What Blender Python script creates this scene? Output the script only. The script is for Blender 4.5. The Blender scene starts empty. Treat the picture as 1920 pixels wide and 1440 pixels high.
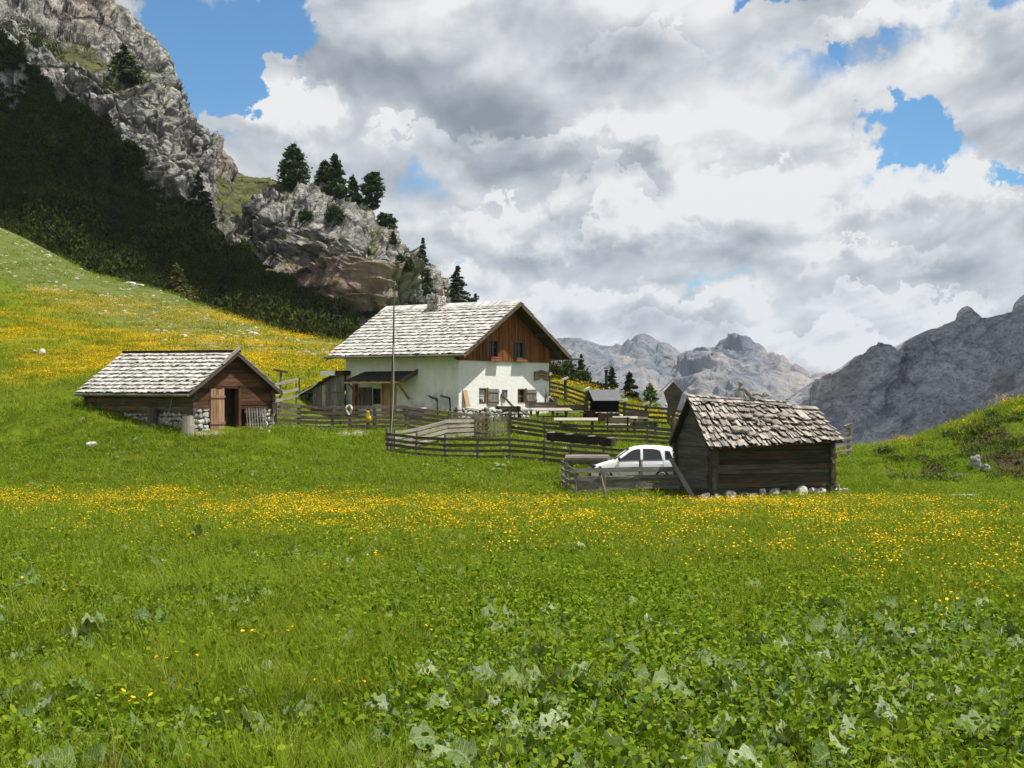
import bpy, bmesh, math, random
import numpy as np
from mathutils import Vector, Matrix, noise as mnoise

random.seed(7)
RNG = np.random.default_rng(7)
SC = bpy.context.scene
COL = SC.collection
F, HZ, CX = 2800.0, 740.0, 960.0          # focal length, horizon row and centre column, in pixels of a 1920 px wide frame
R = math.radians

# ------------------------------------------------------------------ camera
cam_d = bpy.data.cameras.new('camera')
cam = bpy.data.objects.new('camera', cam_d)
COL.objects.link(cam)
cam.location = (0, 0, 0)
cam.rotation_euler = (R(90), 0, 0)
cam_d.sensor_width = 36.0
cam_d.lens = 36.0 * F / 1920.0
cam_d.shift_y = (HZ - 720.0) / 1920.0
cam_d.clip_start, cam_d.clip_end = 0.1, 40000.0
SC.camera = cam

# ------------------------------------------------------------------ node helper
class NT:
    def __init__(s, nt):
        s.t = nt
    def n(s, typ, ins=None, **props):
        nd = s.t.nodes.new(typ)
        for k, v in props.items():
            setattr(nd, k, v)
        for k, v in (ins or {}).items():
            s.put(nd.inputs[k], v)
        return nd
    def put(s, sock, v):
        if isinstance(v, bpy.types.NodeSocket):
            s.t.links.new(v, sock)
        else:
            if sock.type == 'RGBA' and len(v) == 3:
                v = (*v, 1.0)
            sock.default_value = v
    def m(s, op, a, b=None, c=None, clamp=False):
        ins = {0: a}
        if b is not None: ins[1] = b
        if c is not None: ins[2] = c
        return s.n('ShaderNodeMath', ins, operation=op, use_clamp=clamp).outputs[0]
    def vm(s, op, a, b=None, scale=None):
        ins = {0: a}
        if b is not None: ins[1] = b
        if scale is not None: ins[3] = scale
        return s.n('ShaderNodeVectorMath', ins, operation=op).outputs[0]
    def mix(s, f, a, b, blend='MIX'):
        return s.n('ShaderNodeMix', {0: f, 6: a, 7: b}, data_type='RGBA', blend_type=blend).outputs[2]
    def noise(s, vec, scale, detail=4.0, rough=0.55, dist=0.0):
        return s.n('ShaderNodeTexNoise', {'Vector': vec, 'Scale': scale, 'Detail': detail, 'Roughness': rough, 'Distortion': dist}).outputs[0]
    def ss(s, v, lo, hi, a=0.0, b=1.0):
        return s.n('ShaderNodeMapRange', {0: v, 1: lo, 2: hi, 3: a, 4: b}, interpolation_type='SMOOTHSTEP').outputs[0]
    def lin(s, v, lo, hi, a=0.0, b=1.0):
        return s.n('ShaderNodeMapRange', {0: v, 1: lo, 2: hi, 3: a, 4: b}).outputs[0]
    def ramp(s, f, stops):
        nd = s.n('ShaderNodeValToRGB', {0: f})
        el = nd.color_ramp.elements
        while len(el) < len(stops): el.new(0.5)
        for e, (p, c) in zip(el, stops):
            e.position = p
            e.color = (*c, 1.0) if len(c) == 3 else c
        return nd.outputs[0]
    def xyz(s, x=0.0, y=0.0, z=0.0):
        return s.n('ShaderNodeCombineXYZ', {0: x, 1: y, 2: z}).outputs[0]
    def sep(s, v):
        return s.n('ShaderNodeSeparateXYZ', {0: v}).outputs

# ------------------------------------------------------------------ sun and sky
SUN_EL, SUN_AZ = R(66.6), R(-12.5)                 # azimuth measured from +X towards +Y
SUN = Vector((math.cos(SUN_EL) * math.cos(SUN_AZ), math.cos(SUN_EL) * math.sin(SUN_AZ), math.sin(SUN_EL)))
sun_d = bpy.data.lights.new('sun', 'SUN')
sun_d.energy, sun_d.angle, sun_d.color = 5.0, R(0.53), (1.0, 0.955, 0.88)
sun = bpy.data.objects.new('sun', sun_d)
COL.objects.link(sun)
sun.rotation_euler = SUN.to_track_quat('Z', 'Y').to_euler()
sun.location = SUN * 50

world = bpy.data.worlds.new('World')
SC.world = world
world.use_nodes = True
wt = world.node_tree
wt.nodes.clear()
w = NT(wt)
sky = w.n('ShaderNodeTexSky', sky_type='NISHITA', sun_disc=False, sun_elevation=SUN_EL,
          sun_rotation=math.pi / 2 - SUN_AZ, altitude=2000.0, air_density=1.0, dust_density=0.3, ozone_density=2.0)
bg_sky = w.n('ShaderNodeBackground', {0: w.mix(1.0, sky.outputs[0], (0.66, 1.0, 1.14), 'MULTIPLY'), 1: 0.085})
dx, dy, dz = w.sep(w.n('ShaderNodeTexCoord').outputs['Generated'])
U = w.m('MULTIPLY', w.m('ARCTAN2', dx, dy), F / 1000.0)           # about (column - 960) / 1000
V = w.m('MULTIPLY', w.m('ARCSINE', dz), F / 1000.0)               # about (740 - row) / 1000
Vc = w.m('MAXIMUM', V, -0.1)
Pn = w.xyz(w.m('DIVIDE', U, w.m('ADD', Vc, 0.75)), w.m('MULTIPLY', w.m('LOGARITHM', w.m('ADD', Vc, 0.62), math.e), 1.35), 3.7)
warp = w.n('ShaderNodeTexNoise', {'Vector': Pn, 'Scale': 2.2, 'Detail': 2.0}).outputs[1]
Pw = w.vm('ADD', Pn, w.vm('SCALE', w.vm('SUBTRACT', warp, (0.5, 0.5, 0.5)), scale=0.22))
def dens(p, det):
    return w.noise(p, 2.5, det, 0.52)
d0 = dens(Pw, 8.0)
d1 = dens(w.vm('ADD', Pw, (0.03, 0.12, 0.0)), 3.0)
d2 = dens(Pw, 3.0)
wob = w.vm('SCALE', w.vm('SUBTRACT', w.n('ShaderNodeTexNoise', {'Vector': w.xyz(U, V, 1.3), 'Scale': 7.0, 'Detail': 8.0, 'Roughness': 0.62}).outputs[1], (0.5, 0.5, 0.5)), scale=0.34)
wu, wv, _z = w.sep(wob)
Uw, Vw = w.m('ADD', U, wu), w.m('ADD', V, wv)
def blob(px, py, rx, ry, soft=1.0):
    a = w.m('DIVIDE', w.m('SUBTRACT', Uw, (px - CX) / 1000.0), rx / 1000.0)
    b = w.m('DIVIDE', w.m('SUBTRACT', Vw, (HZ - py) / 1000.0), ry / 1000.0)
    q = w.m('ADD', w.m('MULTIPLY', a, a), w.m('MULTIPLY', b, b))
    return w.ss(q, 0.0, 1.0 + soft, 1.0, 0.0)
def total(items):
    s = None
    for px, py, rx, ry, k in items:
        t = w.m('MULTIPLY', blob(px, py, rx, ry), k)
        s = t if s is None else w.m('ADD', s, t)
    return s
holes = total(HOLES := [(395, 80, 130, 140, .40), (545, 60, 75, 60, .34), (440, 170, 90, 60, .34), (1680, 278, 62, 50, .215), (1562, 130, 24, 20, .24),
               (1320, 505, 95, 20, .24), (1895, 345, 60, 22, .22), (1425, 10, 42, 24, .2), (865, 485, 30, 16, .2), (330, 220, 50, 60, .3)])
adds = total([(850, 120, 380, 170, .22), (560, 235, 120, 75, .26), (420, 235, 30, 40, .2), (540, 130, 55, 40, .20), (1250, 330, 330, 160, .12), (1850, 170, 160, 90, .16), (1600, 200, 50, 40, .12), (1480, 80, 90, 60, .12), (1150, 480, 400, 120, .12), (1750, 420, 260, 80, .14), (1300, 600, 600, 90, .1), (180, 0, 140, 40, .2), (400, -5, 220, 34, .26), (1600, 45, 150, 60, .17), (1790, 250, 60, 60, .12), (330, 205, 40, 30, .1)])
darks = total([(880, 140, 330, 95, .62), (1060, 190, 220, 60, .35), (1050, 345, 260, 42, .30), (1150, 480, 320, 34, .34), (1560, 520, 260, 40, .38), (860, 440, 200, 40, .22), (1540, 130, 110, 60, .22), (1400, 610, 220, 40, .24), (1880, 190, 60, 80, .3), (1880, 420, 90, 40, .2), (1180, 330, 120, 40, .15)])
lights = total([(560, 215, 110, 60, .30), (530, 120, 60, 35, .35), (1400, 340, 130, 50, .36), (1720, 350, 150, 50, .36), (1150, 560, 260, 40, .22), (1180, 270, 130, 30, .2), (1000, 400, 120, 40, .2), (1300, 200, 300, 70, .22), (1700, 60, 200, 60, .24), (1500, 660, 120, 40, .3), (870, 500, 60, 30, .3)])
cover = w.m('ADD', w.m('ADD', d0, w.lin(V, 0.5, 0.0, 0.085, 0.16)), w.m('SUBTRACT', adds, holes))
alpha = w.ss(cover, 0.425, 0.56)
e0 = w.noise(Pw, 6.5, 5.0, 0.55)
e1 = w.noise(w.vm('ADD', Pw, (0.012, 0.05, 0.0)), 6.5, 3.0, 0.5)
rim = w.m('ADD', w.m('MULTIPLY', w.m('SUBTRACT', d2, d1), 1.7), w.m('MULTIPLY', w.m('SUBTRACT', d0, d2), 1.2))
rim = w.m('ADD', rim, w.m('MULTIPLY', w.m('SUBTRACT', e0, e1), 1.6))
def heap(px, py, rx, ry, k):
    """a cumulus: bright on top, grey underneath"""
    a = w.m('DIVIDE', w.m('SUBTRACT', Uw, (px - CX) / 1000.0), rx / 1000.0)
    b = w.m('DIVIDE', w.m('SUBTRACT', Vw, (HZ - py) / 1000.0), ry / 1000.0)
    q = w.m('ADD', w.m('MULTIPLY', a, a), w.m('MULTIPLY', b, b))
    body = w.m('MULTIPLY', w.ss(q, 1.05, 0.72), w.ss(b, -1.0, 0.1))
    return w.m('MULTIPLY', body, w.m('MULTIPLY', w.m('ADD', w.m('MULTIPLY', b, 0.65), 0.22), k))
for q in [(1400, 345, 140, 60, .5), (1010, 265, 130, 42, .4), (560, 235, 110, 75, .45), (800, 270, 100, 46, .4), (960, 400, 110, 50, .45), (1215, 425, 150, 46, .45), (1480, 405, 120, 46, .4), (1730, 360, 120, 56, .5), (1860, 420, 90, 42, .4),
          (1080, 560, 150, 36, .45), (1320, 570, 150, 36, .45), (1600, 470, 150, 36, .4), (870, 505, 40, 28, .4), (1160, 375, 100, 36, .35), (1680, 565, 170, 36, .45), (1500, 645, 150, 36, .4), (1240, 640, 140, 32, .35), (1200, 130, 160, 60, .3), (1660, 90, 170, 60, .35), (530, 120, 60, 36, .35)]:
    rim = w.m('ADD', rim, heap(*q[:4], q[4] * 1.05))
lum = w.m('ADD', w.m('ADD', 0.69, rim), w.m('SUBTRACT', lights, w.m('MULTIPLY', darks, 0.37)))
ccol = w.ramp(lum, [(0.0, (0.28, 0.325, 0.38)), (0.35, (0.44, 0.485, 0.54)), (0.68, (0.67, 0.70, 0.735)), (1.0, (0.93, 0.94, 0.945))])
bg_cl = w.n('ShaderNodeBackground', {0: ccol, 1: 0.66})
mixs = w.n('ShaderNodeMixShader', {0: alpha, 1: bg_sky.outputs[0], 2: bg_cl.outputs[0]})
w.n('ShaderNodeOutputWorld', {0: mixs.outputs[0]})

SC.view_settings.view_transform = 'Standard'
SC.view_settings.look = 'None'
SC.view_settings.exposure = 0.48
SC.view_settings.gamma = 1.0
SC.view_settings.use_curve_mapping = False
SC.render.engine = 'CYCLES'
SC.cycles.max_bounces = 6
SC.cycles.diffuse_bounces = 3
SC.cycles.transparent_max_bounces = 8
SC.cycles.use_denoising = True
# ------------------------------------------------------------------ placing
def W(px, py, D):
    return Vector(((px - CX) / F * D, D, (HZ - py) / F * D))

def hash3(i, j, k, seed):
    h = (i.astype(np.int64) * 374761393 + j.astype(np.int64) * 668265263 + k.astype(np.int64) * 2147483647 + seed * 974634777) & 0xffffffff
    h = ((h ^ (h >> 13)) * 1274126177) & 0xffffffff
    h = ((h ^ (h >> 16)) * 2246822519) & 0xffffffff
    h = h ^ (h >> 15)
    return (h & 0xffffff) / float(0x1000000)

def vnoise(P, seed=0):
    """smooth value noise of the points P (n, 3), about -1 to 1"""
    P = np.asarray(P, float)
    I = np.floor(P).astype(np.int64)
    f = P - I
    u = f * f * f * (f * (f * 6 - 15) + 10)
    out = 0
    for a in (0, 1):
        for b in (0, 1):
            for c in (0, 1):
                wgt = (u[:, 0] if a else 1 - u[:, 0]) * (u[:, 1] if b else 1 - u[:, 1]) * (u[:, 2] if c else 1 - u[:, 2])
                out = out + wgt * hash3(I[:, 0] + a, I[:, 1] + b, I[:, 2] + c, seed)
    return out * 2 - 1

def fbm(P, octv=4, seed=0, gain=0.5, ridged=False):
    P = np.asarray(P, float)
    s, a, tot = 0, 1.0, 0
    for o in range(octv):
        n = vnoise(P * 2.03 ** o + o * 17.3, seed + o)
        if ridged:
            n = 1 - 2 * np.abs(n)
        s = s + a * n
        tot += a
        a *= gain
    return s / tot

def smooth(x, a, b):
    t = np.clip((np.asarray(x, float) - a) / (b - a), 0, 1)
    return t * t * (3 - 2 * t)

# ------------------------------------------------------------------ objects
def link(o, parent=None):
    COL.objects.link(o)
    if parent is not None:
        o.parent = parent
    return o

def tag(o, label=None, cat=None, group=None, kind=None):
    if label: o['label'] = label
    if cat: o['category'] = cat
    if group: o['group'] = group
    if kind: o['kind'] = kind
    return o

def thing(name, label, cat, loc=(0, 0, 0), rz=0.0, group=None, rx=0.0, ry=0.0):
    o = bpy.data.objects.new(name, None)
    o.empty_display_size = 0.3
    o.location, o.rotation_euler = loc, (rx, ry, rz)
    link(o)
    return tag(o, label, cat, group)

def copy_thing(src, loc, rz=None, label=None, scale=None):
    c = src.copy()
    COL.objects.link(c)
    c.location = loc
    if rz is not None: c.rotation_euler = (src.rotation_euler[0], src.rotation_euler[1], rz)
    if scale is not None: c.scale = scale
    if label: c['label'] = label
    for ch in src.children:
        d = ch.copy(); COL.objects.link(d); d.parent = c
        for g in ch.children:
            e = g.copy(); COL.objects.link(e); e.parent = d
    return c

def np_mesh(name, verts, faces, mat=None, face_tint=None, smooth_shade=False, attrs=None):
    """verts (n,3); faces: list of arrays (m,k)"""
    me = bpy.data.meshes.new(name)
    verts = np.asarray(verts, np.float32)
    if not isinstance(faces, list): faces = [faces]
    loops = np.concatenate([np.asarray(f, np.int32).ravel() for f in faces])
    sizes = np.concatenate([np.full(len(f), np.asarray(f).shape[1], np.int32) for f in faces])
    me.vertices.add(len(verts)); me.vertices.foreach_set('co', verts.ravel())
    me.loops.add(len(loops)); me.loops.foreach_set('vertex_index', loops)
    me.polygons.add(len(sizes))
    starts = np.concatenate([[0], np.cumsum(sizes)[:-1]]).astype(np.int32)
    me.polygons.foreach_set('loop_start', starts)
    me.polygons.foreach_set('loop_total', sizes)
    if smooth_shade: me.polygons.foreach_set('use_smooth', np.ones(len(sizes), bool))
    me.update(calc_edges=True)
    if face_tint is not None:
        a = me.attributes.new('tint', 'FLOAT', 'FACE'); a.data.foreach_set('value', np.asarray(face_tint, np.float32))
    for k, v in (attrs or {}).items():
        v = np.asarray(v, np.float32)
        if v.ndim == 1:
            a = me.attributes.new(k, 'FLOAT', 'POINT'); a.data.foreach_set('value', v)
        else:
            a = me.attributes.new(k, 'FLOAT_VECTOR', 'POINT'); a.data.foreach_set('vector', v.ravel())
    if mat: me.materials.append(mat)
    return me

def grid_faces(nu, nv):
    i = np.arange(nu - 1)[:, None] * nv + np.arange(nv - 1)[None, :]
    i = i.ravel()
    return np.stack([i, i + nv, i + nv + 1, i + 1], 1)

class MB:
    """collects shapes; build() links them as ONE mesh object"""
    def __init__(s):
        s.v, s.f, s.t, s.g, s.p = [], [], [], [], []      # s.p: where each shape starts (vertex, face)
    def raw(s, vs, fs, tint=None, gs=None):
        b = len(s.v); s.p.append((b, len(s.f)))
        tint = random.random() if tint is None else tint
        s.v += [tuple(v) for v in vs]
        s.g += [tuple(g) for g in (gs or vs)]
        for f in fs:
            s.f.append([b + i for i in f]); s.t.append(tint)
    def hexa(s, c8, tint=None, axis=None, wob=0.0):
        """8 corners: 0-3 bottom ring, 4-7 top ring above them"""
        c8 = [Vector(c) + Vector([random.uniform(-wob, wob) for _ in range(3)]) if wob else Vector(c) for c in c8]
        o = Vector((random.uniform(0, 50), random.uniform(0, 50), random.uniform(0, 50)))
        cen = sum(c8, Vector()) / 8
        ex = [(c8[1] - c8[0]).length, (c8[3] - c8[0]).length, (c8[4] - c8[0]).length]
        ax = [(c8[1] - c8[0]).normalized(), (c8[3] - c8[0]).normalized(), (c8[4] - c8[0]).normalized()]
        k = ex.index(max(ex)) if axis is None else axis
        a, b, c = ax[k], ax[(k + 1) % 3], ax[(k + 2) % 3]
        gs = [Vector(((v - cen).dot(a), (v - cen).dot(b), (v - cen).dot(c))) + o for v in c8]
        s.raw(c8, [(0, 3, 2, 1), (4, 5, 6, 7), (0, 1, 5, 4), (1, 2, 6, 5), (2, 3, 7, 6), (3, 0, 4, 7)], tint, gs)
    def box(s, lo, hi, tint=None, wob=0.0, axis=None):
        x0, y0, z0 = lo; x1, y1, z1 = hi
        s.hexa([(x0, y0, z0), (x1, y0, z0), (x1, y1, z0), (x0, y1, z0), (x0, y0, z1), (x1, y0, z1), (x1, y1, z1), (x0, y1, z1)], tint, axis, wob)
    def beam(s, p0, p1, wd, ht, up=(0, 0, 1), tint=None, wob=0.0, taper=1.0):
        p0, p1 = Vector(p0), Vector(p1)
        d = (p1 - p0).normalized()
        side = d.cross(Vector(up))
        if side.length < 1e-4: side = d.cross(Vector((1, 0, 0)))
        side.normalize()
        u = side.cross(d).normalized()
        a, b = side * wd / 2, u * ht / 2
        t = taper
        s.hexa([p0 - a - b, p1 - a * t - b * t, p1 + a * t - b * t, p0 + a - b, p0 - a + b, p1 - a * t + b * t, p1 + a * t + b * t, p0 + a + b], tint, 0, wob)
    def tube(s, pts, rad, n=8, tint=None, cap=True, wob=0.0):
        pts = [Vector(p) for p in pts]
        if not hasattr(rad, '__len__'): rad = [rad] * len(pts)
        b = len(s.v); s.p.append((b, len(s.f))); tint = random.random() if tint is None else tint
        o = random.uniform(0, 50); run = 0
        ref = None
        for i, p in enumerate(pts):
            d = (pts[min(i + 1, len(pts) - 1)] - pts[max(i - 1, 0)]).normalized()
            if ref is None:
                ref = d.cross(Vector((0.31, 0.17, 0.93)))
                if ref.length < 0.1: ref = d.cross(Vector((1, 0, 0)))
            ref = (ref - d * ref.dot(d)).normalized()
            q = d.cross(ref)
            if i: run += (p - pts[i - 1]).length
            for k in range(n):
                an = 2 * math.pi * k / n
                rr = rad[i] * (1 + random.uniform(-wob, wob))
                s.v.append(tuple(p + (ref * math.cos(an) + q * math.sin(an)) * rr))
                s.g.append((o + run, o + math.cos(an) * rr, math.sin(an) * rr))
        for i in range(len(pts) - 1):
            for k in range(n):
                a0 = b + i * n + k; a1 = b + i * n + (k + 1) % n
                s.f.append([a0, a1, a1 + n, a0 + n]); s.t.append(tint)
        if cap:
            s.f.append([b + k for k in range(n)][::-1]); s.t.append(tint)
            s.f.append([b + (len(pts) - 1) * n + k for k in range(n)]); s.t.append(tint)
    def prism(s, outline, vec, tint=None):
        """outline: planar loop of points, extruded by vec"""
        o = [Vector(p) for p in outline]; v = Vector(vec); n = len(o)
        nor = Vector((0, 0, 0))
        for i in range(n):
            nor += (o[i] - o[0]).cross(o[(i + 1) % n] - o[0])
        fs = [list(range(n))[::-1], list(range(n, 2 * n))] + [[i, (i + 1) % n, n + (i + 1) % n, n + i] for i in range(n)]
        if nor.dot(v) < 0: fs = [f[::-1] for f in fs]
        s.raw(o + [p + v for p in o], fs, tint)
    def rock(s, c, r, seed=0, sub=2, amp=0.25, tint=None, flat=0.0):
        bm = bmesh.new()
        bmesh.ops.create_icosphere(bm, subdivisions=sub, radius=1.0)
        c = Vector(c); vs = []
        for v in bm.verts:
            p = v.co.copy()
            n = mnoise.noise(p * 1.1 + Vector((seed * 3.7, seed * 1.9, seed))) * amp * 1.6 + mnoise.noise(p * 2.7 + Vector((seed, seed * 2.3, 0))) * amp * 0.7
            p *= 1 + n
            for ax in range(3):
                p[ax] = max(-1 + flat, min(1 - flat, p[ax]))
            vs.append(Vector((p.x * r[0], p.y * r[1], p.z * r[2])) + c)
        s.raw(vs, [[v.index for v in f.verts] for f in bm.faces], tint)
        bm.free()
    def build_each(s, name, mat, parent=None):
        """one object for each shape"""
        out = []
        ends = s.p[1:] + [(len(s.v), len(s.f))]
        for (v0, f0), (v1, f1) in zip(s.p, ends):
            q = MB()
            q.v, q.g, q.t = s.v[v0:v1], s.g[v0:v1], s.t[f0:f1]
            q.f = [[i - v0 for i in f] for f in s.f[f0:f1]]
            out.append(q.build(name, mat, parent))
        return out
    def build(s, name, mat, parent=None, smooth_shade=False):
        me = bpy.data.meshes.new(name)
        me.from_pydata(s.v, [], s.f)
        a = me.attributes.new('tint', 'FLOAT', 'FACE'); a.data.foreach_set('value', np.array(s.t, np.float32))
        a = me.attributes.new('gc', 'FLOAT_VECTOR', 'POINT'); a.data.foreach_set('vector', np.array(s.g, np.float32).ravel())
        if smooth_shade: me.polygons.foreach_set('use_smooth', np.ones(len(me.polygons), bool))
        me.materials.append(mat)
        return link(bpy.data.objects.new(name, me), parent)

# ------------------------------------------------------------------ materials
MATS = {}
def mat(name, fn, rough=0.85, spec=0.25):
    m = bpy.data.materials.new(name); m.use_nodes = True
    m.node_tree.nodes.clear()
    t = NT(m.node_tree)
    b = t.n('ShaderNodeBsdfPrincipled', {'Roughness': rough, 'Specular IOR Level': spec})
    o = t.n('ShaderNodeOutputMaterial', {0: b.outputs[0]})
    fn(t, b, o)
    MATS[name] = m
    return m
def attr(t, name, out=2, typ='GEOMETRY'):
    return t.n('ShaderNodeAttribute', attribute_name=name, attribute_type=typ).outputs[out]
def bump(t, b, h, strength=0.5, dist=0.02):
    t.put(b.inputs['Normal'], t.n('ShaderNodeBump', {'Height': h, 'Strength': strength, 'Distance': dist}).outputs[0])

def wood(name, light, dark, streak=1.0, tint_amt=0.5, stain=None, rough=0.85):
    def fn(t, b, o):
        gc = attr(t, 'gc', 1)
        st = t.noise(t.vm('MULTIPLY', gc, (1.1, 26.0, 26.0)), 1.0, 4.0, 0.6)
        bl = t.noise(t.vm('MULTIPLY', gc, (0.9, 3.0, 3.0)), 1.0, 3.0)
        f = t.ss(t.m('ADD', t.m('MULTIPLY', st, 0.62 * streak), t.m('MULTIPLY', bl, 1 - 0.62 * streak)), 0.33, 0.66)
        c = t.mix(f, dark, light)
        if stain:
            c = t.mix(t.ss(t.noise(gc, 0.8, 4.0), 0.5, 0.66), c, stain)
        k = t.lin(attr(t, 'tint'), 0, 1, 1 - tint_amt * 0.6, 1 + tint_amt * 0.6)
        t.put(b.inputs['Base Color'], t.mix(1.0, c, t.n('ShaderNodeCombineColor', {0: k, 1: k, 2: k}).outputs[0], 'MULTIPLY'))
        bump(t, b, st, 0.5, 0.01)
    return mat(name, fn, rough)

def plain(name, colr, rough=0.6, metal=0.0, spec=0.4, var=0.15, scale=6.0):
    def fn(t, b, o):
        co = t.n('ShaderNodeTexCoord').outputs['Object']
        n = t.noise(co, scale, 5.0, 0.6)
        k = t.m('MULTIPLY', t.lin(n, 0.3, 0.7, 1 - var, 1 + var), t.lin(attr(t, 'tint'), 0, 1, 1 - var, 1 + var))
        t.put(b.inputs['Base Color'], t.mix(1.0, (*colr, 1), t.n('ShaderNodeCombineColor', {0: k, 1: k, 2: k}).outputs[0], 'MULTIPLY'))
        b.inputs['Metallic'].default_value = metal
    return mat(name, fn, rough, spec)

M = dict(
    grey_wood=wood('grey_wood', (.25, .23, .20), (.085, .075, .063)),
    pale_wood=wood('pale_wood', (.40, .36, .31), (.22, .19, .16), tint_amt=.3),
    brown_wood=wood('brown_wood', (.145, .113, .088), (.05, .038, .03)),
    dark_wood=wood('dark_wood', (.05, .036, .028), (.016, .012, .010)),
    log_wood=wood('log_wood', (.135, .112, .082), (.035, .028, .02), stain=(.17, .085, .032), tint_amt=.7),
    hut_wood=wood('hut_wood', (.10, .088, .07), (.028, .023, .018), stain=(.09, .045, .022), tint_amt=.7),
    hut_side=wood('hut_side', (.125, .122, .10), (.05, .048, .04), tint_amt=.5),
    barn_gable=wood('barn_gable', (.125, .058, .028), (.038, .018, .01), tint_amt=.8),
    orange_wood=wood('orange_wood', (.31, .135, .045), (.12, .045, .015), tint_amt=.7),
    honey_wood=wood('honey_wood', (.50, .33, .19), (.36, .22, .12), tint_amt=.3),
    door_wood=wood('door_wood', (.40, .25, .15), (.22, .12, .07), tint_amt=.5),
    shingle=wood('shingle', (.54, .515, .48), (.33, .31, .28), streak=.8, tint_amt=.5),
    hut_shingle=wood('hut_shingle', (.35, .315, .27), (.12, .105, .088), streak=.9, tint_amt=.8),
    earth=plain('earth', (.06, .042, .026), .95, spec=.05, var=.5, scale=3.0),
    under=wood('under', (.07, .05, .036), (.02, .015, .012)),
    iron=plain('iron', (.02, .02, .021), .55, .3),
    sheet_metal=plain('sheet_metal', (.135, .14, .15), .85, 0, .1, var=.12),
    black_box=plain('black_box', (.009, .009, .010), .9, spec=.05),
    tar_roof=plain('tar_roof', (.022, .02, .019), .9, var=.3),
    white_rock=plain('white_rock', (.50, .47, .43), .9, spec=.1, var=.3, scale=4.0),
    grey_rock=plain('grey_rock', (.26, .25, .24), .9, spec=.1, var=.35, scale=4.0),
    roof_rock=plain('roof_rock', (.24, .215, .19), .9, spec=.1, var=.35, scale=6.0),
    cap_stone=plain('cap_stone', (.66, .63, .58), .9, spec=.1, var=.15),
    car_paint=plain('car_paint', (.78, .79, .80), .22, 0, .5, var=.01),
    car_trim=plain('car_trim', (.018, .018, .02), .6),
    rubber=plain('rubber', (.014, .014, .014), .8),
    alloy=plain('alloy', (.35, .35, .36), .35, .8),
    rope=plain('rope', (.62, .58, .48), .9, var=.2, scale=40),
    yellow_cloth=plain('yellow_cloth', (.52, .38, .02), .7, var=.2),
    green_paint=plain('green_paint', (.015, .085, .075), .6),
    pipe_white=plain('pipe_white', (.55, .66, .68), .4),
    curtain=plain('curtain', (.55, .57, .62), .9, var=.25, scale=14),
    flower_red=plain('flower_red', (.25, .03, .03), .8),
    bleached=wood('bleached', (.42, .38, .34), (.22, .19, .165)),
    sign_wood=wood('sign_wood', (.33, .24, .16), (.22, .15, .10), tint_amt=.2),
    sign_paint=plain('sign_paint', (.13, .045, .028), .7),
    bark=plain('bark', (.06, .045, .034), .95, var=.4, scale=8),
    white_paint=plain('white_paint', (.72, .73, .74), .6),
    pink_plaster=plain('pink_plaster', (.38, .24, .20), .9, var=.3),
)
def _plaster(t, b, o):
    co = t.n('ShaderNodeTexCoord').outputs['Object']
    n = t.noise(co, 2.2, 6.0, 0.6)
    z = t.sep(co)[2]
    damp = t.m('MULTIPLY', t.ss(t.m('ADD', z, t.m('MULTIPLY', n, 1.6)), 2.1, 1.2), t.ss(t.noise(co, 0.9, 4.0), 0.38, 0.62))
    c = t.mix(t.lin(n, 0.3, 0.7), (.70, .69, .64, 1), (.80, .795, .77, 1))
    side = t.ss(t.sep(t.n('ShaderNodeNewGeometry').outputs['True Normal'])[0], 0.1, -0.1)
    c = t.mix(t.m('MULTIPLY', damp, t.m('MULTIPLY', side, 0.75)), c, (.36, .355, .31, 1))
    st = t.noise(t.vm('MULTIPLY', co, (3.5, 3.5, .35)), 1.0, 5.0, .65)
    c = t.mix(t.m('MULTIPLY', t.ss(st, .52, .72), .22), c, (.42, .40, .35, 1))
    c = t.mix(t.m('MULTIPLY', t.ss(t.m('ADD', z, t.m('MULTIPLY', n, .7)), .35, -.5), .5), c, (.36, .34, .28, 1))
    t.put(b.inputs['Base Color'], c)
    bump(t, b, t.noise(co, 5.0, 6.0, 0.7), 0.5, 0.05)
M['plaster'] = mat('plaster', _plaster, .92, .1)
def _glass(t, b, o):
    b.inputs['Base Color'].default_value = (.012, .014, .017, 1)
M['glass'] = mat('glass', _glass, .12, .22)
def _cglass(t, b, o):
    b.inputs['Base Color'].default_value = (.02, .026, .026, 1)
M['car_glass'] = mat('car_glass', _cglass, .04, .5)
def _stones(t, b, o):
    gc = t.n('ShaderNodeTexCoord').outputs['Object']
    k = t.lin(attr(t, 'tint'), 0, 1, .24, .52)
    n = t.lin(t.noise(gc, 9.0, 5.0, .6), .3, .7, .75, 1.2)
    v = t.m('MULTIPLY', k, n)
    t.put(b.inputs['Base Color'], t.n('ShaderNodeCombineColor', {0: v, 1: t.m('MULTIPLY', v, .95), 2: t.m('MULTIPLY', v, .87)}).outputs[0])
M['wall_stone'] = mat('wall_stone', _stones, .95, .1)
M['mortar'] = plain('mortar', (.075, .068, .058), .95, var=.3)

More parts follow.
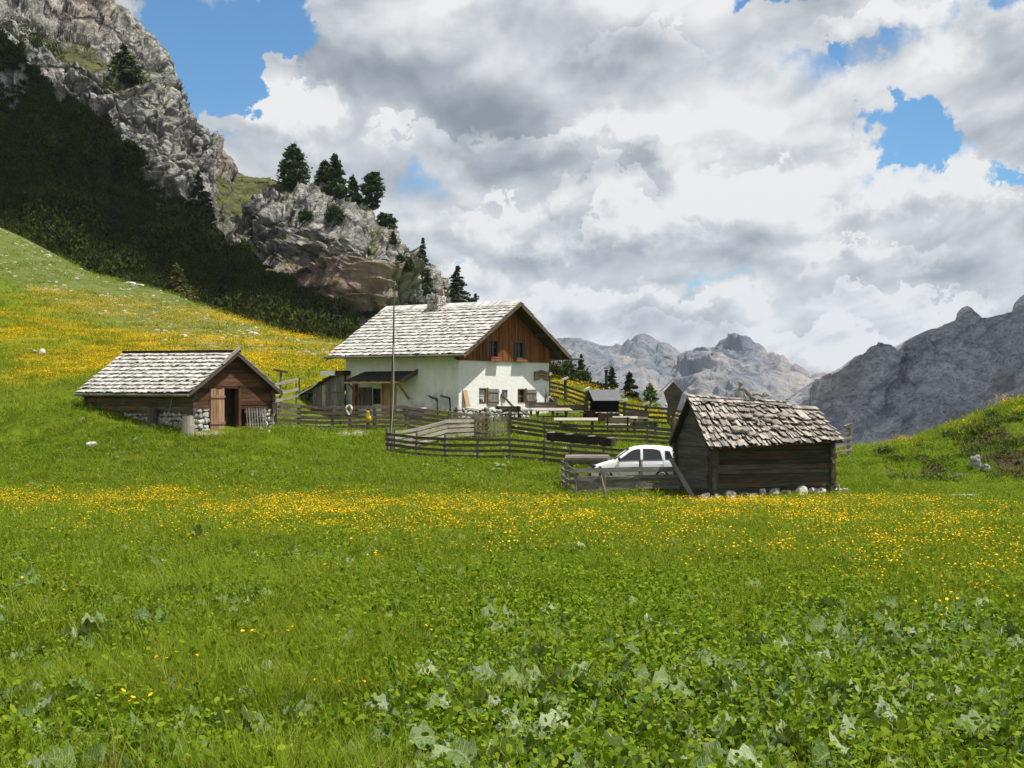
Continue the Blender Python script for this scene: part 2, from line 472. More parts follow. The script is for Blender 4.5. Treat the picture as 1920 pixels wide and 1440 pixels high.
def leafmat(name, c0, c1, trans=0.25, rough=0.6, spec=0.2, typ='inst', c2=None):
    """foliage colour that varies from leaf clump to leaf clump"""
    def fn(t, b, o):
        if typ == 'inst':
            r = t.n('ShaderNodeObjectInfo').outputs['Random']
            f = t.m('FRACT', t.m('ADD', r, t.m('MULTIPLY', attr(t, 'tint'), 0.55)))
        else:
            f = attr(t, 'tint')
        c = t.mix(f, c0, c1)
        if c2:
            c = t.mix(t.ss(f, .82, .9), c, c2)
        t.put(b.inputs['Base Color'], c)
        tr = t.n('ShaderNodeBsdfTranslucent', {0: t.mix(1.0, c, (1.0, 1.05, .55, 1), 'MULTIPLY')})
        mx = t.n('ShaderNodeMixShader', {0: trans, 1: b.outputs[0], 2: tr.outputs[0]})
        t.put(o.inputs[0], mx.outputs[0])
    return mat(name, fn, rough, spec)
M['grass'] = leafmat('grass', (.098, .158, .007, 1), (.215, .27, .017, 1), .3, .8, .04, c2=(.25, .25, .06, 1))
M['clover'] = leafmat('clover', (.052, .112, .004, 1), (.215, .285, .02, 1), .3, .8, .05)
M['dock'] = leafmat('dock', (.055, .11, .010, 1), (.155, .21, .085, 1), .22, .5, .2, c2=(.21, .26, .15, 1))
def _dock(t, b, o):
    r = t.n('ShaderNodeObjectInfo').outputs['Random']
    f = t.m('FRACT', t.m('ADD', r, t.m('MULTIPLY', attr(t, 'tint'), 0.55)))
    gc = attr(t, 'gc', 1); q, s, k = t.sep(gc)
    c = t.mix(f, (.06, .12, .010, 1), (.20, .27, .095, 1))
    c = t.mix(t.ss(f, .80, .9), c, (.29, .34, .19, 1))
    aq = t.m('ABSOLUTE', q)
    vein = t.m('MULTIPLY', t.ss(t.m('SINE', t.m('ADD', t.m('MULTIPLY', s, 46.0), t.m('MULTIPLY', aq, -9.0))), .55, .95), t.ss(aq, .95, .6))
    vein = t.m('MAXIMUM', vein, t.ss(aq, .12, .05))
    spots = t.noise(t.vm('MULTIPLY', gc, (2.2, 6.0, 1.0)), 1.0, 4.0, .65)
    c = t.mix(t.m('MULTIPLY', t.ss(spots, .42, .68), .55), c, t.mix(1.0, c, (.45, .55, .35, 1), 'MULTIPLY'))
    c = t.mix(t.m('MULTIPLY', vein, .40), c, (.32, .37, .18, 1))
    c = t.mix(t.m('MULTIPLY', t.ss(spots, .70, .78), .6), c, (.16, .09, .03, 1))
    t.put(b.inputs['Base Color'], c)
    bump(t, b, t.m('ADD', t.m('MULTIPLY', vein, -.6), spots), .6, .01)
    tr = t.n('ShaderNodeBsdfTranslucent', {0: t.mix(1.0, c, (1.0, 1.05, .5, 1), 'MULTIPLY')})
    t.put(o.inputs[0], t.n('ShaderNodeMixShader', {0: .22, 1: b.outputs[0], 2: tr.outputs[0]}).outputs[0])
M['dock'] = mat('dock', _dock, .5, .22)
M['petal'] = leafmat('petal', (.74, .37, .003, 1), (.95, .64, .02, 1), .2, .6, .1)
M['dry_stalk'] = leafmat('dry_stalk', (.10, .035, .015, 1), (.22, .10, .04, 1), .1)
M['stalk'] = leafmat('stalk', (.10, .16, .02, 1), (.16, .22, .03, 1), .2)
M['veratrum'] = leafmat('veratrum', (.11, .17, .03, 1), (.2, .26, .06, 1), .25, .45, .35, typ='tint')
M['pine'] = leafmat('pine', (.022, .038, .010, 1), (.075, .105, .028, 1), .12, .6, .2, typ='tint')
M['spruce'] = leafmat('spruce', (.018, .030, .010, 1), (.055, .078, .024, 1), .1, .6, .2, typ='tint')
M['gold_spruce'] = leafmat('gold_spruce', (.05, .055, .010, 1), (.13, .125, .02, 1), .2, .6, .2, typ='tint')
M['larch'] = leafmat('larch', (.07, .12, .03, 1), (.15, .21, .06, 1), .25, .6, .2, typ='tint')
M['scrub'] = leafmat('scrub', (.015, .025, .005, 1), (.068, .082, .014, 1), .12, .8, .04)
M['bush'] = leafmat('bush', (.020, .034, .010, 1), (.062, .082, .02, 1), .12, .6, .15, typ='tint')
# ------------------------------------------------------------------ the ground
ANCH = []
def A(px, py, D): ANCH.append(((px - CX) / F * D, D, (HZ - py) / F * D))
def plane(px, D): ANCH.append(((px - CX) / F * D, D, -1.6 - 0.042 * D))
for D in (3, 8, 15, 25, 38, 50):
    for px in (-600, 0, 480, 960, 1440, 1920, 2500): plane(px, D)
for x, y in ((-30, -40), (0, -40), (30, -40), (-30, -10), (30, -10)): ANCH.append((x, y, -1.6))
for q in [(0, 900, 60), (0, 850, 71), (0, 760, 90), (0, 680, 115), (0, 600, 145), (0, 540, 168), (0, 470, 196), (0, 425, 216),
          (-600, 800, 72), (-600, 640, 105), (-600, 420, 165), (-600, 250, 230),
          (163, 757, 75.5), (100, 850, 67), (90, 640, 125), (250, 790, 72), (360, 808, 70), (515, 803, 73.5), (440, 811, 70.5),
          (300, 862, 64), (500, 866, 64), (700, 872, 65.5), (900, 902, 60.5), (640, 830, 72),
          (300, 690, 100), (300, 640, 125), (300, 596, 155), (300, 548, 188),
          (480, 715, 95), (500, 672, 115), (480, 628, 150), (420, 605, 172),
          (610, 690, 108), (640, 646, 150), (650, 790, 90), (560, 790, 88), (540, 802, 78), (700, 806, 78), (840, 804, 80),
          (860, 775, 87.5), (1030, 776, 95), (640, 775, 93), (760, 660, 150), (900, 700, 140),
          (1035, 714, 116), (1100, 733, 115), (1200, 764, 112), (1260, 786, 109), (1060, 757, 99), (1110, 773, 99), (1180, 790, 98), (1260, 800, 96),
          (1100, 800, 91), (1200, 808, 89), (957, 815, 82), (1082, 824, 82), (1213, 837, 79), (1290, 850, 76),
          (728, 852, 72), (900, 864, 69), (1050, 877, 66), (1150, 888, 65), (885, 828, 80), (1090, 841, 74),
          (1190, 904, 62.5), (1270, 906, 62.5), (1110, 903, 62.5), (1075, 926, 59), (1053, 916, 61.5), (1200, 925, 59), (1200, 955, 55),
          (1335, 938, 58), (1557, 926, 59.9), (1272, 918, 60.8), (1500, 905, 63),
          (1592, 862, 76), (1640, 862, 84), (1700, 900, 66), (1830, 932, 57), (1920, 922, 59), (2100, 925, 59),
          (1700, 852, 76), (1780, 812, 77), (1850, 782, 78), (1920, 754, 79), (2100, 690, 82), (2300, 640, 86),
          (1720, 893, 68), (1800, 900, 67), (1880, 908, 65), (2050, 905, 66)]: A(*q)
# beyond the crests the ground falls away
for q in [(1600, 960, 112), (1750, 960, 112), (1950, 930, 115), (2200, 850, 120), (1300, 880, 135), (1150, 830, 140), (1450, 950, 125),
          (0, 440, 260), (-600, 250, 280), (300, 580, 235), (480, 655, 215), (640, 690, 215), (760, 700, 210), (950, 780, 200), (1150, 900, 200), (1450, 1000, 200), (1800, 1000, 200), (2300, 900, 200)]: A(*q)
AN = np.array(ANCH)
def _phi(r): return np.sqrt(r * r + 9.0)
def _fit():
    P = AN[:, :2]; n = len(P)
    d = np.sqrt(((P[:, None] - P[None]) ** 2).sum(-1))
    K = _phi(d) - np.eye(n) * 0.15
    Q = np.hstack([np.ones((n, 1)), P])
    L = np.block([[K, Q], [Q.T, np.zeros((3, 3))]])
    return np.linalg.solve(L, np.concatenate([AN[:, 2], np.zeros(3)]))
CO = _fit()
def ground_np(x, y):
    x = np.asarray(x, float).ravel(); y = np.asarray(y, float).ravel()
    P = AN[:, :2]; out = np.empty(len(x))
    for s in range(0, len(x), 20000):
        xx, yy = x[s:s + 20000], y[s:s + 20000]
        d = np.sqrt((xx[:, None] - P[None, :, 0]) ** 2 + (yy[:, None] - P[None, :, 1]) ** 2)
        out[s:s + 20000] = _phi(d) @ CO[:len(P)] + CO[-3] + CO[-2] * xx + CO[-1] * yy
    r = np.hypot(x, y)
    Z0 = np.zeros_like(x)
    out += 0.035 * vnoise(np.stack([x / 1.1, y / 1.1, Z0], 1), 3) * smooth(r, 1, 5) + 0.06 * vnoise(np.stack([x / 3.7, y / 3.7, Z0], 1), 4)
    out += 0.35 * vnoise(np.stack([x / 17, y / 17, Z0], 1), 5) * smooth(r, 100, 140)
    kn = np.exp(-((x - 21) / 9) ** 2 - ((y - 71) / 7) ** 2)                    # the broken bank of the knoll
    out += kn * 0.55 * fbm(np.stack([x / 2.4, y / 2.4, Z0], 1), 4, 9)
    t = np.clip((y - 66) / 11, 0, 1)                                            # the broken bank: a scarp half-way up the knoll
    sc = np.exp(-((x - 22.5) / 6.0) ** 4) * smooth(y, 64, 68) * (1 - smooth(y, 77, 80))
    wv_ = .16 * fbm(np.stack([x / 3.2, y / 9, Z0], 1), 3, 11)
    out += sc * (1.9 * (smooth(t + wv_, .36, .48) * .62 + smooth(t + wv_ * 1.4, .62, .72) * .38 - t) + .25 * fbm(np.stack([x / 1.3, y / 1.3, Z0], 1), 3, 12))
    far = -75.0 + 0 * x
    out = out + (far - out) * smooth(r, 250, 430)
    out = out + (-1.6 - out) * (1 - smooth(r, 1, 3)) * (y < 3)
    return out
def ground(x, y): return float(ground_np([x], [y])[0])
def G(px, D, dz=0.0):
    x = (px - CX) / F * D
    return Vector((x, D, ground(x, D) + dz))

def pix(x, y, z):
    yy = np.maximum(y, 0.5)
    return CX + F * x / yy, HZ - F * z / yy
def n2(a, b, sc, seed, octv=3):
    return fbm(np.stack([np.asarray(a) / sc, np.asarray(b) / sc, np.zeros_like(a)], 1), octv, seed)

def flower_field(x, y, z):
    """how thickly the yellow flowers stand at a point of the meadow (0 to 1)"""
    px, py = pix(x, y, z)
    py = py - 7 * (y < 66)
    D = y
    def g(cx, cy, rx, ry): return np.exp(-((px - cx) / rx) ** 2 - ((py - cy) / ry) ** 2)
    near = 1.5 * g(160, 934, 400, 13) + .6 * g(620, 964, 440, 28) + .38 * g(420, 995, 220, 22) + .5 * g(1000, 988, 420, 42) + .45 * g(1010, 1035, 160, 24) \
        + .55 * g(1520, 962, 330, 20) + .62 * g(1700, 1024, 340, 46) + .6 * g(1800, 1085, 240, 46) + .4 * g(1350, 1040, 230, 24) + .25 * g(1900, 1120, 100, 40) + .4 * g(1400, 942, 260, 10) \
        + .05 * g(300, 1260, 420, 160)
    near = near * (.16 + .84 * smooth(n2(px * .55, py * 6.0, 60, 21) + .45 * n2(px, py * 3, 22, 22), -.35, .3)) * 1.12
    near = near * (D < 66)
    streak = n2(px - 1.7 * py, py * 7 + px * 1.2, 210, 31, 4)
    hill = smooth(streak, -.25, .35) * smooth(py, 530, 580) * (1 - smooth(py - .06 * px, 660, 745)) * (D > 84) * (1 - smooth(px, 860, 900))
    hill = hill * (.5 + .5 * smooth(n2(px, py * 2, 90, 33), -.3, .3)) + .22 * smooth(py, 545, 600) * (1 - smooth(py - .06 * px, 650, 720)) * (D > 84) * (1 - smooth(px, 860, 900))
    line = np.exp(-((py - (545 + (px - 80) * .155)) / 7.0) ** 2) * (px > 60) * (px < 640) * (D > 84)
    line2 = np.exp(-((py - (600 + (px - 100) * .16 + 10 * np.sin(px / 90))) / 6.0) ** 2) * (px < 560) * (D > 84) * .8
    back = smooth(px, 1000, 1040) * (px < 1290) * smooth(D, 96, 102) * (D < 125) * (.15 + .85 * smooth(n2(px, py * 3, 22, 35), -.3, .4))
    knoll = smooth(px, 1640, 1720) * smooth(D, 73, 77) * (D < 100) * .34 * smooth(n2(px, py * 2, 22, 36), -.15, .5)
    return np.clip(near + np.maximum(np.maximum(hill, line), line2) * .95 + back * .9 + knoll, 0, 1)

def stone_field(x, y, z):
    px, py = pix(x, y, z)
    up = 425 + px * .44
    return np.clip(smooth(up + 118 - py, -20, 70), 0, 1) * (y > 120) * (px < 640)

def dirt_field(x, y, z):
    px, py = pix(x, y, z)
    def g(cx, cy, rx, ry): return np.exp(-((px - cx) / rx) ** 2 - ((py - cy) / ry) ** 2)
    d = 1.1 * g(290, 797, 60, 6) + 1.2 * g(400, 813, 60, 5) + 1.0 * g(655, 813, 50, 6) + .8 * g(880, 852, 45, 7) + .7 * g(640, 800, 120, 8)
    tx = np.interp(py, [862, 880, 900, 930, 960], [1570, 1640, 1730, 1850, 1990])
    d = d + .55 * np.exp(-((px - tx) / (16 + (py - 860) * .5)) ** 2) * (py > 858) * (py < 960) * (px > 1540)
    d = d + .5 * (np.exp(-((px - 1760) / 30) ** 2 - ((py - 870) / 22) ** 2) + np.exp(-((px - 1835) / 34) ** 2 - ((py - 850) / 30) ** 2)) * (y > 60)
    return np.clip(d * (.65 + .5 * n2(px, py, 14, 41)), 0, 1)

def build_ground():
    r1 = np.geomspace(2.0, 260, 470); r2 = np.geomspace(268, 5600, 40)
    rr = np.concatenate([r1, r2])
    a1 = np.linspace(R(-24), R(24), 420); a2 = np.linspace(R(25), R(335), 150)
    aa = np.concatenate([a1, a2, [R(336)]])
    X = rr[None, :] * np.sin(aa)[:, None]; Y = rr[None, :] * np.cos(aa)[:, None]
    X, Y = X.ravel(), Y.ravel()
    Z = ground_np(X, Y)
    V = np.stack([X, Y, Z], 1)
    nA, nR = len(aa), len(rr)
    fc = grid_faces(nA, nR)
    j = np.arange(nR - 1); last = (nA - 1) * nR
    fc = np.concatenate([fc, np.stack([last + j, j, j + 1, last + j + 1], 1)])
    c = len(V); V = np.concatenate([V, [[0, 0, -1.6]]])
    i = np.arange(nA)
    tri = np.stack([i * nR, ((i + 1) % nA) * nR, np.full(nA, c)], 1)
    x, y, z = V.T
    front = (y > 4)
    at = dict(flower=flower_field(x, y, z) * front, stone=stone_field(x, y, z) * front, dirt=dirt_field(x, y, z) * front)
    me = np_mesh('meadow', V, [fc[:, ::-1], tri[:, ::-1]], M['ground'], smooth_shade=True, attrs=at)
    # make every normal look up
    me.update()
    if np.mean([me.polygons[k].normal.z for k in range(0, 4000, 37)]) < 0: me.flip_normals()
    o = link(bpy.data.objects.new('meadow', me))
    tag(o, kind='structure')
    return o

def _ground(t, b, o):
    co = t.n('ShaderNodeTexCoord').outputs['Object']
    n1 = t.noise(co, .12, 5.0, .6); n2_ = t.noise(co, 1.3, 5.0, .65); n3 = t.noise(co, 9.0, 4.0, .7)
    g = t.mix(t.ss(n1, .35, .65), (.080, .135, .006, 1), (.145, .185, .010, 1))
    g = t.mix(t.m('MULTIPLY', t.ss(n2_, .40, .70), .7), g, (.048, .095, .005, 1))
    g = t.mix(t.m('MULTIPLY', t.ss(n3, .5, .75), .7), g, (.15, .185, .02, 1))
    fl = attr(t, 'flower'); st = attr(t, 'stone'); di = attr(t, 'dirt')
    vn = t.n('ShaderNodeTexVoronoi', {'Vector': co, 'Scale': 4.5})
    spot = t.ss(vn.outputs[0], .55, .15)
    y_ = t.m('MULTIPLY', t.m('MULTIPLY', fl, 1.0), t.m('ADD', .5, t.m('MULTIPLY', spot, .5)))
    yy = t.sep(t.n('ShaderNodeNewGeometry').outputs['Position'])[1]
    g = t.mix(t.m('MULTIPLY', y_, t.ss(yy, 40, 80, .25, 1.0)), g, t.mix(n3, (.42, .25, .004, 1), (.58, .36, .006, 1)))
    sg = t.mix(t.ss(t.noise(co, .8, 6.0, .7), .35, .7), (.085, .11, .022, 1), (.155, .165, .06, 1))
    g = t.mix(t.m('MULTIPLY', st, .9), g, sg)
    vs = t.n('ShaderNodeTexVoronoi', {'Vector': co, 'Scale': .75})
    peb = t.m('MULTIPLY', t.ss(vs.outputs[0], .26, .16), t.m('MULTIPLY', st, t.ss(t.noise(co, .35, 3.0), .42, .6)))
    g = t.mix(peb, g, (.42, .40, .37, 1))
    dc = t.mix(t.ss(t.noise(co, 2.0, 6.0, .7), .3, .7), (.20, .165, .11, 1), (.44, .40, .33, 1))
    g = t.mix(t.ss(t.m('ADD', di, t.m('MULTIPLY', t.m('SUBTRACT', n3, .5), .5)), .30, .7), g, dc)
    gn = t.n('ShaderNodeNewGeometry').outputs['True Normal']
    steep = t.m('MULTIPLY', t.ss(t.m('ADD', t.sep(gn)[2], t.m('MULTIPLY', t.m('SUBTRACT', n2_, .5), .35)), .80, .66), t.m('MULTIPLY', t.ss(yy, 60, 64), t.ss(yy, 84, 80)))
    g = t.mix(steep, g, t.mix(t.ss(n3, .35, .65), (.030, .022, .011, 1), (.095, .072, .044, 1)))
    t.put(b.inputs['Base Color'], g)
    bump(t, b, t.m('ADD', n2_, n3), 1.0, .12)
M['ground'] = mat('ground', _ground, .95, .05)
build_ground()
# ------------------------------------------------------------------ mountains
def relief(cols, nu, nv, u0, u1, crest=None, back=0.35, crestbulge=0.0):
    """cols: (px, [(py, D), ...] bottom to top). Returns a grid of points in space (nu, nv, 3) of a mountain with a rear slope."""
    pxs = np.array([c[0] for c in cols], float)
    rows = len(cols[0][1])
    u = np.linspace(u0, u1, nu)
    def sm(vals):
        a = np.interp(u, pxs, vals)
        k = max(3, int(nu * 0.02)) | 1
        ker = np.hanning(k + 2)[1:-1]; ker /= ker.sum()
        return np.convolve(np.pad(a, k // 2, 'edge'), ker, 'valid')
    PY = np.stack([sm([c[1][r][0] for c in cols]) for r in range(rows)], 1)
    DD = np.stack([sm([c[1][r][1] for c in cols]) for r in range(rows)], 1)
    if crest is not None:
        cx = np.array([c[0] for c in crest], float); cy = np.array([c[1] for c in crest], float)
        new = np.interp(u, cx, cy)
        w8 = np.linspace(0, 1, rows) ** 2
        PY = PY + (new - PY[:, -1])[:, None] * w8[None]
    t = np.linspace(0, rows - 1, nv)
    i = np.clip(np.floor(t).astype(int), 0, rows - 2); f = t - i
    f = f * f * (3 - 2 * f) * .5 + f * .5
    py = PY[:, i] * (1 - f) + PY[:, i + 1] * f
    D = DD[:, i] * (1 - f) + DD[:, i + 1] * f
    P = np.stack([(u[:, None] - CX) / F * D, D, (HZ - py) / F * D], -1)
    return P

def relief_mesh(name, P, disp, material, back_d, back_drop, attrs=None, nback=10):
    """displace the grid P by disp along its normals, add the rear slope and a mesh object"""
    nu, nv = P.shape[:2]
    du = np.gradient(P, axis=0); dv = np.gradient(P, axis=1)
    N = np.cross(du, dv); N /= np.linalg.norm(N, axis=-1, keepdims=True) + 1e-9
    if N[..., 1].mean() > 0: N = -N
    Q = P + N * disp[..., None]
    rear = []
    for k in range(1, nback + 1):
        s = k / nback
        r = Q[:, -1].copy()
        r[:, 1] += back_d * s
        r[:, 2] -= back_drop * s ** 1.6
        r[:, 0] *= 1 + 0.0 * s
        rear.append(r)
    Q = np.concatenate([Q, np.stack(rear, 1)], 1)
    nv2 = Q.shape[1]
    fc = grid_faces(nu, nv2)
    at = {}
    for k, v in (attrs or {}).items():
        at[k] = np.concatenate([v, np.repeat(v[:, -1:], nback, 1)], 1).ravel()
    me = np_mesh(name, Q.reshape(-1, 3), [fc], material, attrs=at, smooth_shade=True)
    if np.mean([p.normal.y for p in list(me.polygons)[:nv2 * 20:7]]) > 0: me.flip_normals()
    o = link(bpy.data.objects.new(name, me))
    tag(o, kind='structure')
    return o, Q

def rockmat(name, light, mid, dark, grass, scale, pink=None, grass_amt=1.0, crack=1.0, bumpd=1.0, zs=1.0, diag=False):
    def fn(t, b, o):
        co = t.n('ShaderNodeTexCoord').outputs['Object']
        cz = t.vm('MULTIPLY', co, (1.0, 1.0, zs))
        n1 = t.noise(cz, scale * .25, 6.0, .62); n2_ = t.noise(cz, scale, 7.0, .68, .6)
        streak = t.noise(t.vm('MULTIPLY', co, (1.0, 1.0, .18)), scale * 1.4, 4.0, .6)
        if diag:
            X_, Y_, Z_ = t.sep(co)
            zd_ = t.m('SUBTRACT', Z_, t.m('MULTIPLY', X_, .55))
            streak = t.noise(t.xyz(zd_, t.m('MULTIPLY', t.m('ADD', X_, Z_), .10), t.m('MULTIPLY', Y_, .06)), scale * 1.6, 5.0, .68, .4)
        c = t.mix(t.ss(n2_, .33, .62), mid, light)
        c = t.mix(t.m('MULTIPLY', t.ss(streak, .50, .66), .65), c, dark)
        vor = t.n('ShaderNodeTexVoronoi', {'Vector': t.vm('ADD', cz, t.vm('SCALE', t.n('ShaderNodeTexNoise', {'Vector': cz, 'Scale': scale, 'Detail': 3.0}).outputs[1], scale=1.2 / scale)), 'Scale': scale * .55}, feature='DISTANCE_TO_EDGE')
        ck = t.m('MULTIPLY', t.ss(vor.outputs[0], .06, .0), .7 * crack)
        c = t.mix(ck, c, dark)
        fine = t.noise(t.vm('MULTIPLY', co, (1.0, 1.0, 1.8)), scale * 4.5, 5.0, .7)
        c = t.mix(t.m('MULTIPLY', t.ss(fine, .47, .38), .6), c, dark)
        if pink:
            c = t.mix(t.m('MULTIPLY', attr(t, 'pink'), t.ss(n2_, .3, .6, .5, 1)), c, pink)
        nz = t.sep(t.n('ShaderNodeNewGeometry').outputs['Normal'])[2]
        gm = t.m('ADD', t.m('ADD', nz, t.m('MULTIPLY', t.m('SUBTRACT', n1, .5), 1.1)), t.m('MULTIPLY', t.m('SUBTRACT', n2_, .5), .8))
        gm = t.m('MULTIPLY', t.ss(t.m('ADD', gm, t.m('SUBTRACT', attr(t, 'green'), .5)), .62, .86), grass_amt)
        gc = t.mix(t.ss(n2_, .35, .65), grass, tuple(x * 1.8 for x in grass[:3]) + (1,))
        c = t.mix(gm, c, gc)
        t.put(b.inputs['Base Color'], c)
        h = t.m('ADD', t.m('ADD', t.m('MULTIPLY', n2_, 1.0), t.m('MULTIPLY', fine, .35)), t.m('MULTIPLY', t.ss(vor.outputs[0], .0, .12), .5 * crack))
        bump(t, b, h, 1.0, bumpd)
    return mat(name, fn, .95, .05)

M['cliff'] = rockmat('cliff', (.43, .41, .375, 1), (.15, .145, .14, 1), (.035, .035, .038, 1), (.070, .072, .030, 1), .22, pink=(.36, .26, .20, 1), bumpd=1.6)
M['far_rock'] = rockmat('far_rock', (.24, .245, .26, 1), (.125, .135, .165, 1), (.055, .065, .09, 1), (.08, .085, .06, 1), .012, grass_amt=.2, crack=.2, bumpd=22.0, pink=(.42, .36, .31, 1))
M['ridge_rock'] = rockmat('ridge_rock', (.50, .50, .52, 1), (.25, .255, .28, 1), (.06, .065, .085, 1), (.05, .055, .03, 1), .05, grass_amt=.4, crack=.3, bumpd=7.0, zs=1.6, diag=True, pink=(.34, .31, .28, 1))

# ---- the rocky massif on the left
CREST = [(-400, -560), (-100, -380), (0, -260), (110, -100), (180, -30), (205, 3), (228, 22), (250, 48), (275, 70), (300, 102), (322, 150), (345, 195), (357, 228), (368, 244), (400, 272), (422, 284), (437, 300),
         (445, 316), (470, 327), (500, 337), (530, 346), (570, 351), (600, 361), (640, 382), (680, 402), (710, 428), (728, 442), (742, 466), (765, 482), (790, 512), (812, 542), (832, 562), (870, 580), (900, 592), (980, 660), (1050, 705), (1150, 790)]
cA = [(-400, [(330, 305), (100, 320), (-180, 380), (-560, 450)]), (-100, [(350, 302), (150, 316), (-50, 360), (-380, 430)]), (0, [(370, 297), (190, 310), (60, 336), (-260, 420)]),
      (110, [(400, 292), (230, 303), (105, 330), (-100, 410)]), (205, [(430, 287), (300, 297), (150, 318), (2, 390)]), (300, [(460, 282), (350, 292), (235, 312), (102, 372)]),
      (365, [(490, 277), (405, 288), (325, 306), (240, 352)]), (440, [(540, 272), (465, 284), (392, 300), (312, 338)]), (530, [(600, 262), (510, 268), (425, 279), (346, 328)]),
      (600, [(660, 255), (550, 258), (440, 265), (360, 318)]), (680, [(680, 250), (570, 254), (475, 261), (402, 306)]), (740, [(690, 252), (600, 257), (525, 266), (465, 300)]),
      (800, [(700, 262), (630, 268), (575, 276), (525, 298)]), (850, [(705, 270), (655, 276), (612, 283), (568, 298)]), (900, [(715, 275), (675, 281), (638, 287), (592, 298)]),
      (980, [(740, 282), (712, 287), (686, 292), (660, 298)]), (1050, [(770, 286), (750, 290), (728, 294), (705, 298)]), (1150, [(830, 290), (815, 294), (802, 298), (790, 302)])]
NA, MA = 980, 430
PA = relief(cA, NA, MA, -260, 1110, CREST)
flat = PA.reshape(-1, 3)
pxA, pyA = pix(*flat.T)
tA = np.tile(np.linspace(0, 1, MA), NA)
wl = (fbm(flat / 26.0, 3, 50) * 4.0 + fbm(flat * np.array([1, 1, 2.2]) / 12.0, 5, 51, .6, True) * 4.6 + fbm(flat * np.array([1, 1, .45]) / 4.2, 4, 53, .55, True) * 1.7)
def saw(v, h, k):
    s = (v / h) % 1
    return np.where(s < k, s / k, (1 - s) / (1 - k)) * h            # out while rising, then a ledge
zs_ = flat[:, 2] + 5 * fbm(flat / 24, 3, 55) + .12 * flat[:, 0]
strata = saw(zs_, 8.5, .8) * .42 * smooth(fbm(flat / 20, 2, 57), -.5, .3) + saw(zs_ + 6 * fbm(flat / 40, 2, 45), 21, .82) * .20 + saw(zs_ + 2.5 * fbm(flat / 7, 3, 58), 3.1, .78) * .42
cr = fbm(flat * np.array([1, 1, .35]) / 5.5, 3, 59)
strata = strata - 2.6 * np.exp(-(cr / .05) ** 2) - 1.6 * np.exp(-((fbm(flat / 4, 3, 56)) / .06) ** 2)
def gA(cx, cy, rx, ry): return np.exp(-((pxA - cx) / rx) ** 2 - ((pyA - cy) / ry) ** 2)
gm_ = np.clip(1.0 * gA(110, 95, 70, 26) + .9 * gA(190, 125, 60, 26) + .8 * gA(215, 165, 70, 16) + 1.1 * gA(455, 345, 55, 30) + 1.0 * gA(430, 385, 45, 34) + .8 * gA(520, 375, 50, 26) + .7 * gA(575, 370, 50, 12) + .8 * gA(690, 470, 14, 40) + .8 * gA(765, 580, 50, 28)
    + .8 * np.exp(-((pyA - (205 + (pxA - 250) * .42)) / 11) ** 2) * (pxA > 190) * (pxA < 430) + .6 * gA(470, 450, 26, 30), 0, 1)
gm_ = np.clip(gm_ * smooth(fbm(flat / 9, 3, 48) + gm_ * .9, -.3, .2) + .55 * smooth(fbm(flat * np.array([1, 1, 2.0]) / 15, 3, 47), .12, .4), 0, 1)
greenA = .35 + .72 * gm_
dispA = ((wl * .8 + strata) * 1.12 * (1 - .75 * np.clip(gm_, 0, 1)) - 3.0) * (1 - .68 * smooth(tA, .86, .985))
pinkA = np.clip(1.1 * gA(660, 565, 50, 40) + .8 * gA(590, 545, 60, 40) + .5 * gA(420, 315, 30, 20) + .35 * gA(150, 40, 60, 40), 0, 1)
massif, QA = relief_mesh('rocky_mountainside', PA, dispA.reshape(NA, MA), M['cliff'], 60, 60, dict(green=greenA.reshape(NA, MA), pink=pinkA.reshape(NA, MA)))

# ---- the slope under it, covered in dwarf pine
cB = [(-400, [(345, 232), (60, 265), (-250, 300)]), (-150, [(420, 228), (150, 260), (-90, 297)]), (0, [(450, 224), (270, 256), (62, 291)]), (130, [(512, 220), (350, 250), (182, 285)]), (200, [(540, 217), (400, 245), (250, 280)]), (270, [(570, 213), (445, 241), (312, 275)]),
      (350, [(605, 209), (500, 236), (388, 268)]), (420, [(632, 205), (540, 232), (444, 261)]), (490, [(650, 200), (575, 226), (490, 254)]), (560, [(662, 195), (608, 218), (533, 247)]), (610, [(672, 192), (640, 210), (580, 240)]), (645, [(680, 188), (655, 205), (612, 236)]), (700, [(700, 185), (684, 200), (655, 230)]), (780, [(725, 185), (715, 200), (705, 225)])]
PB = relief(cB, 300, 120, -400, 780)
jt = np.linspace(0, 1, 120)[None, :] ** 2 * fbm(np.stack([np.linspace(0, 60, 300), np.zeros(300), np.zeros(300)], 1), 5, 63, .65)[:, None]
PB[..., 2] += jt * 3.2
fb = PB.reshape(-1, 3)
dispB = (fbm(fb / 22.0, 3, 60) * 2.2 + fbm(fb / 6.0, 3, 61) * .9).reshape(300, 120) - 1.0
BARE = [(180, 395, 12, 14), (300, 395, 20, 10), (330, 470, 18, 8), (385, 420, 24, 12), (400, 460, 16, 6), (195, 425, 8, 10), (300, 345, 14, 26), (20, 150, 50, 40)]
M['pine_floor'] = rockmat('pine_floor', (.06, .062, .04, 1), (.035, .038, .022, 1), (.02, .022, .014, 1), (.03, .034, .012, 1), .3, bumpd=.6, pink=(.34, .33, .31, 1))
zz = np.zeros((300, 120))
hill, QB = relief_mesh('pine_hillside', PB, dispB, M['pine_floor'], 45, 12, dict(green=zz + .35, pink=np.clip(sum(np.exp(-((pix(*fb.T)[0] - a) / rx) ** 2 - ((pix(*fb.T)[1] - b) / ry) ** 2) for a, b, rx, ry in BARE) * 1.5, 0, 1).reshape(300, 120)))

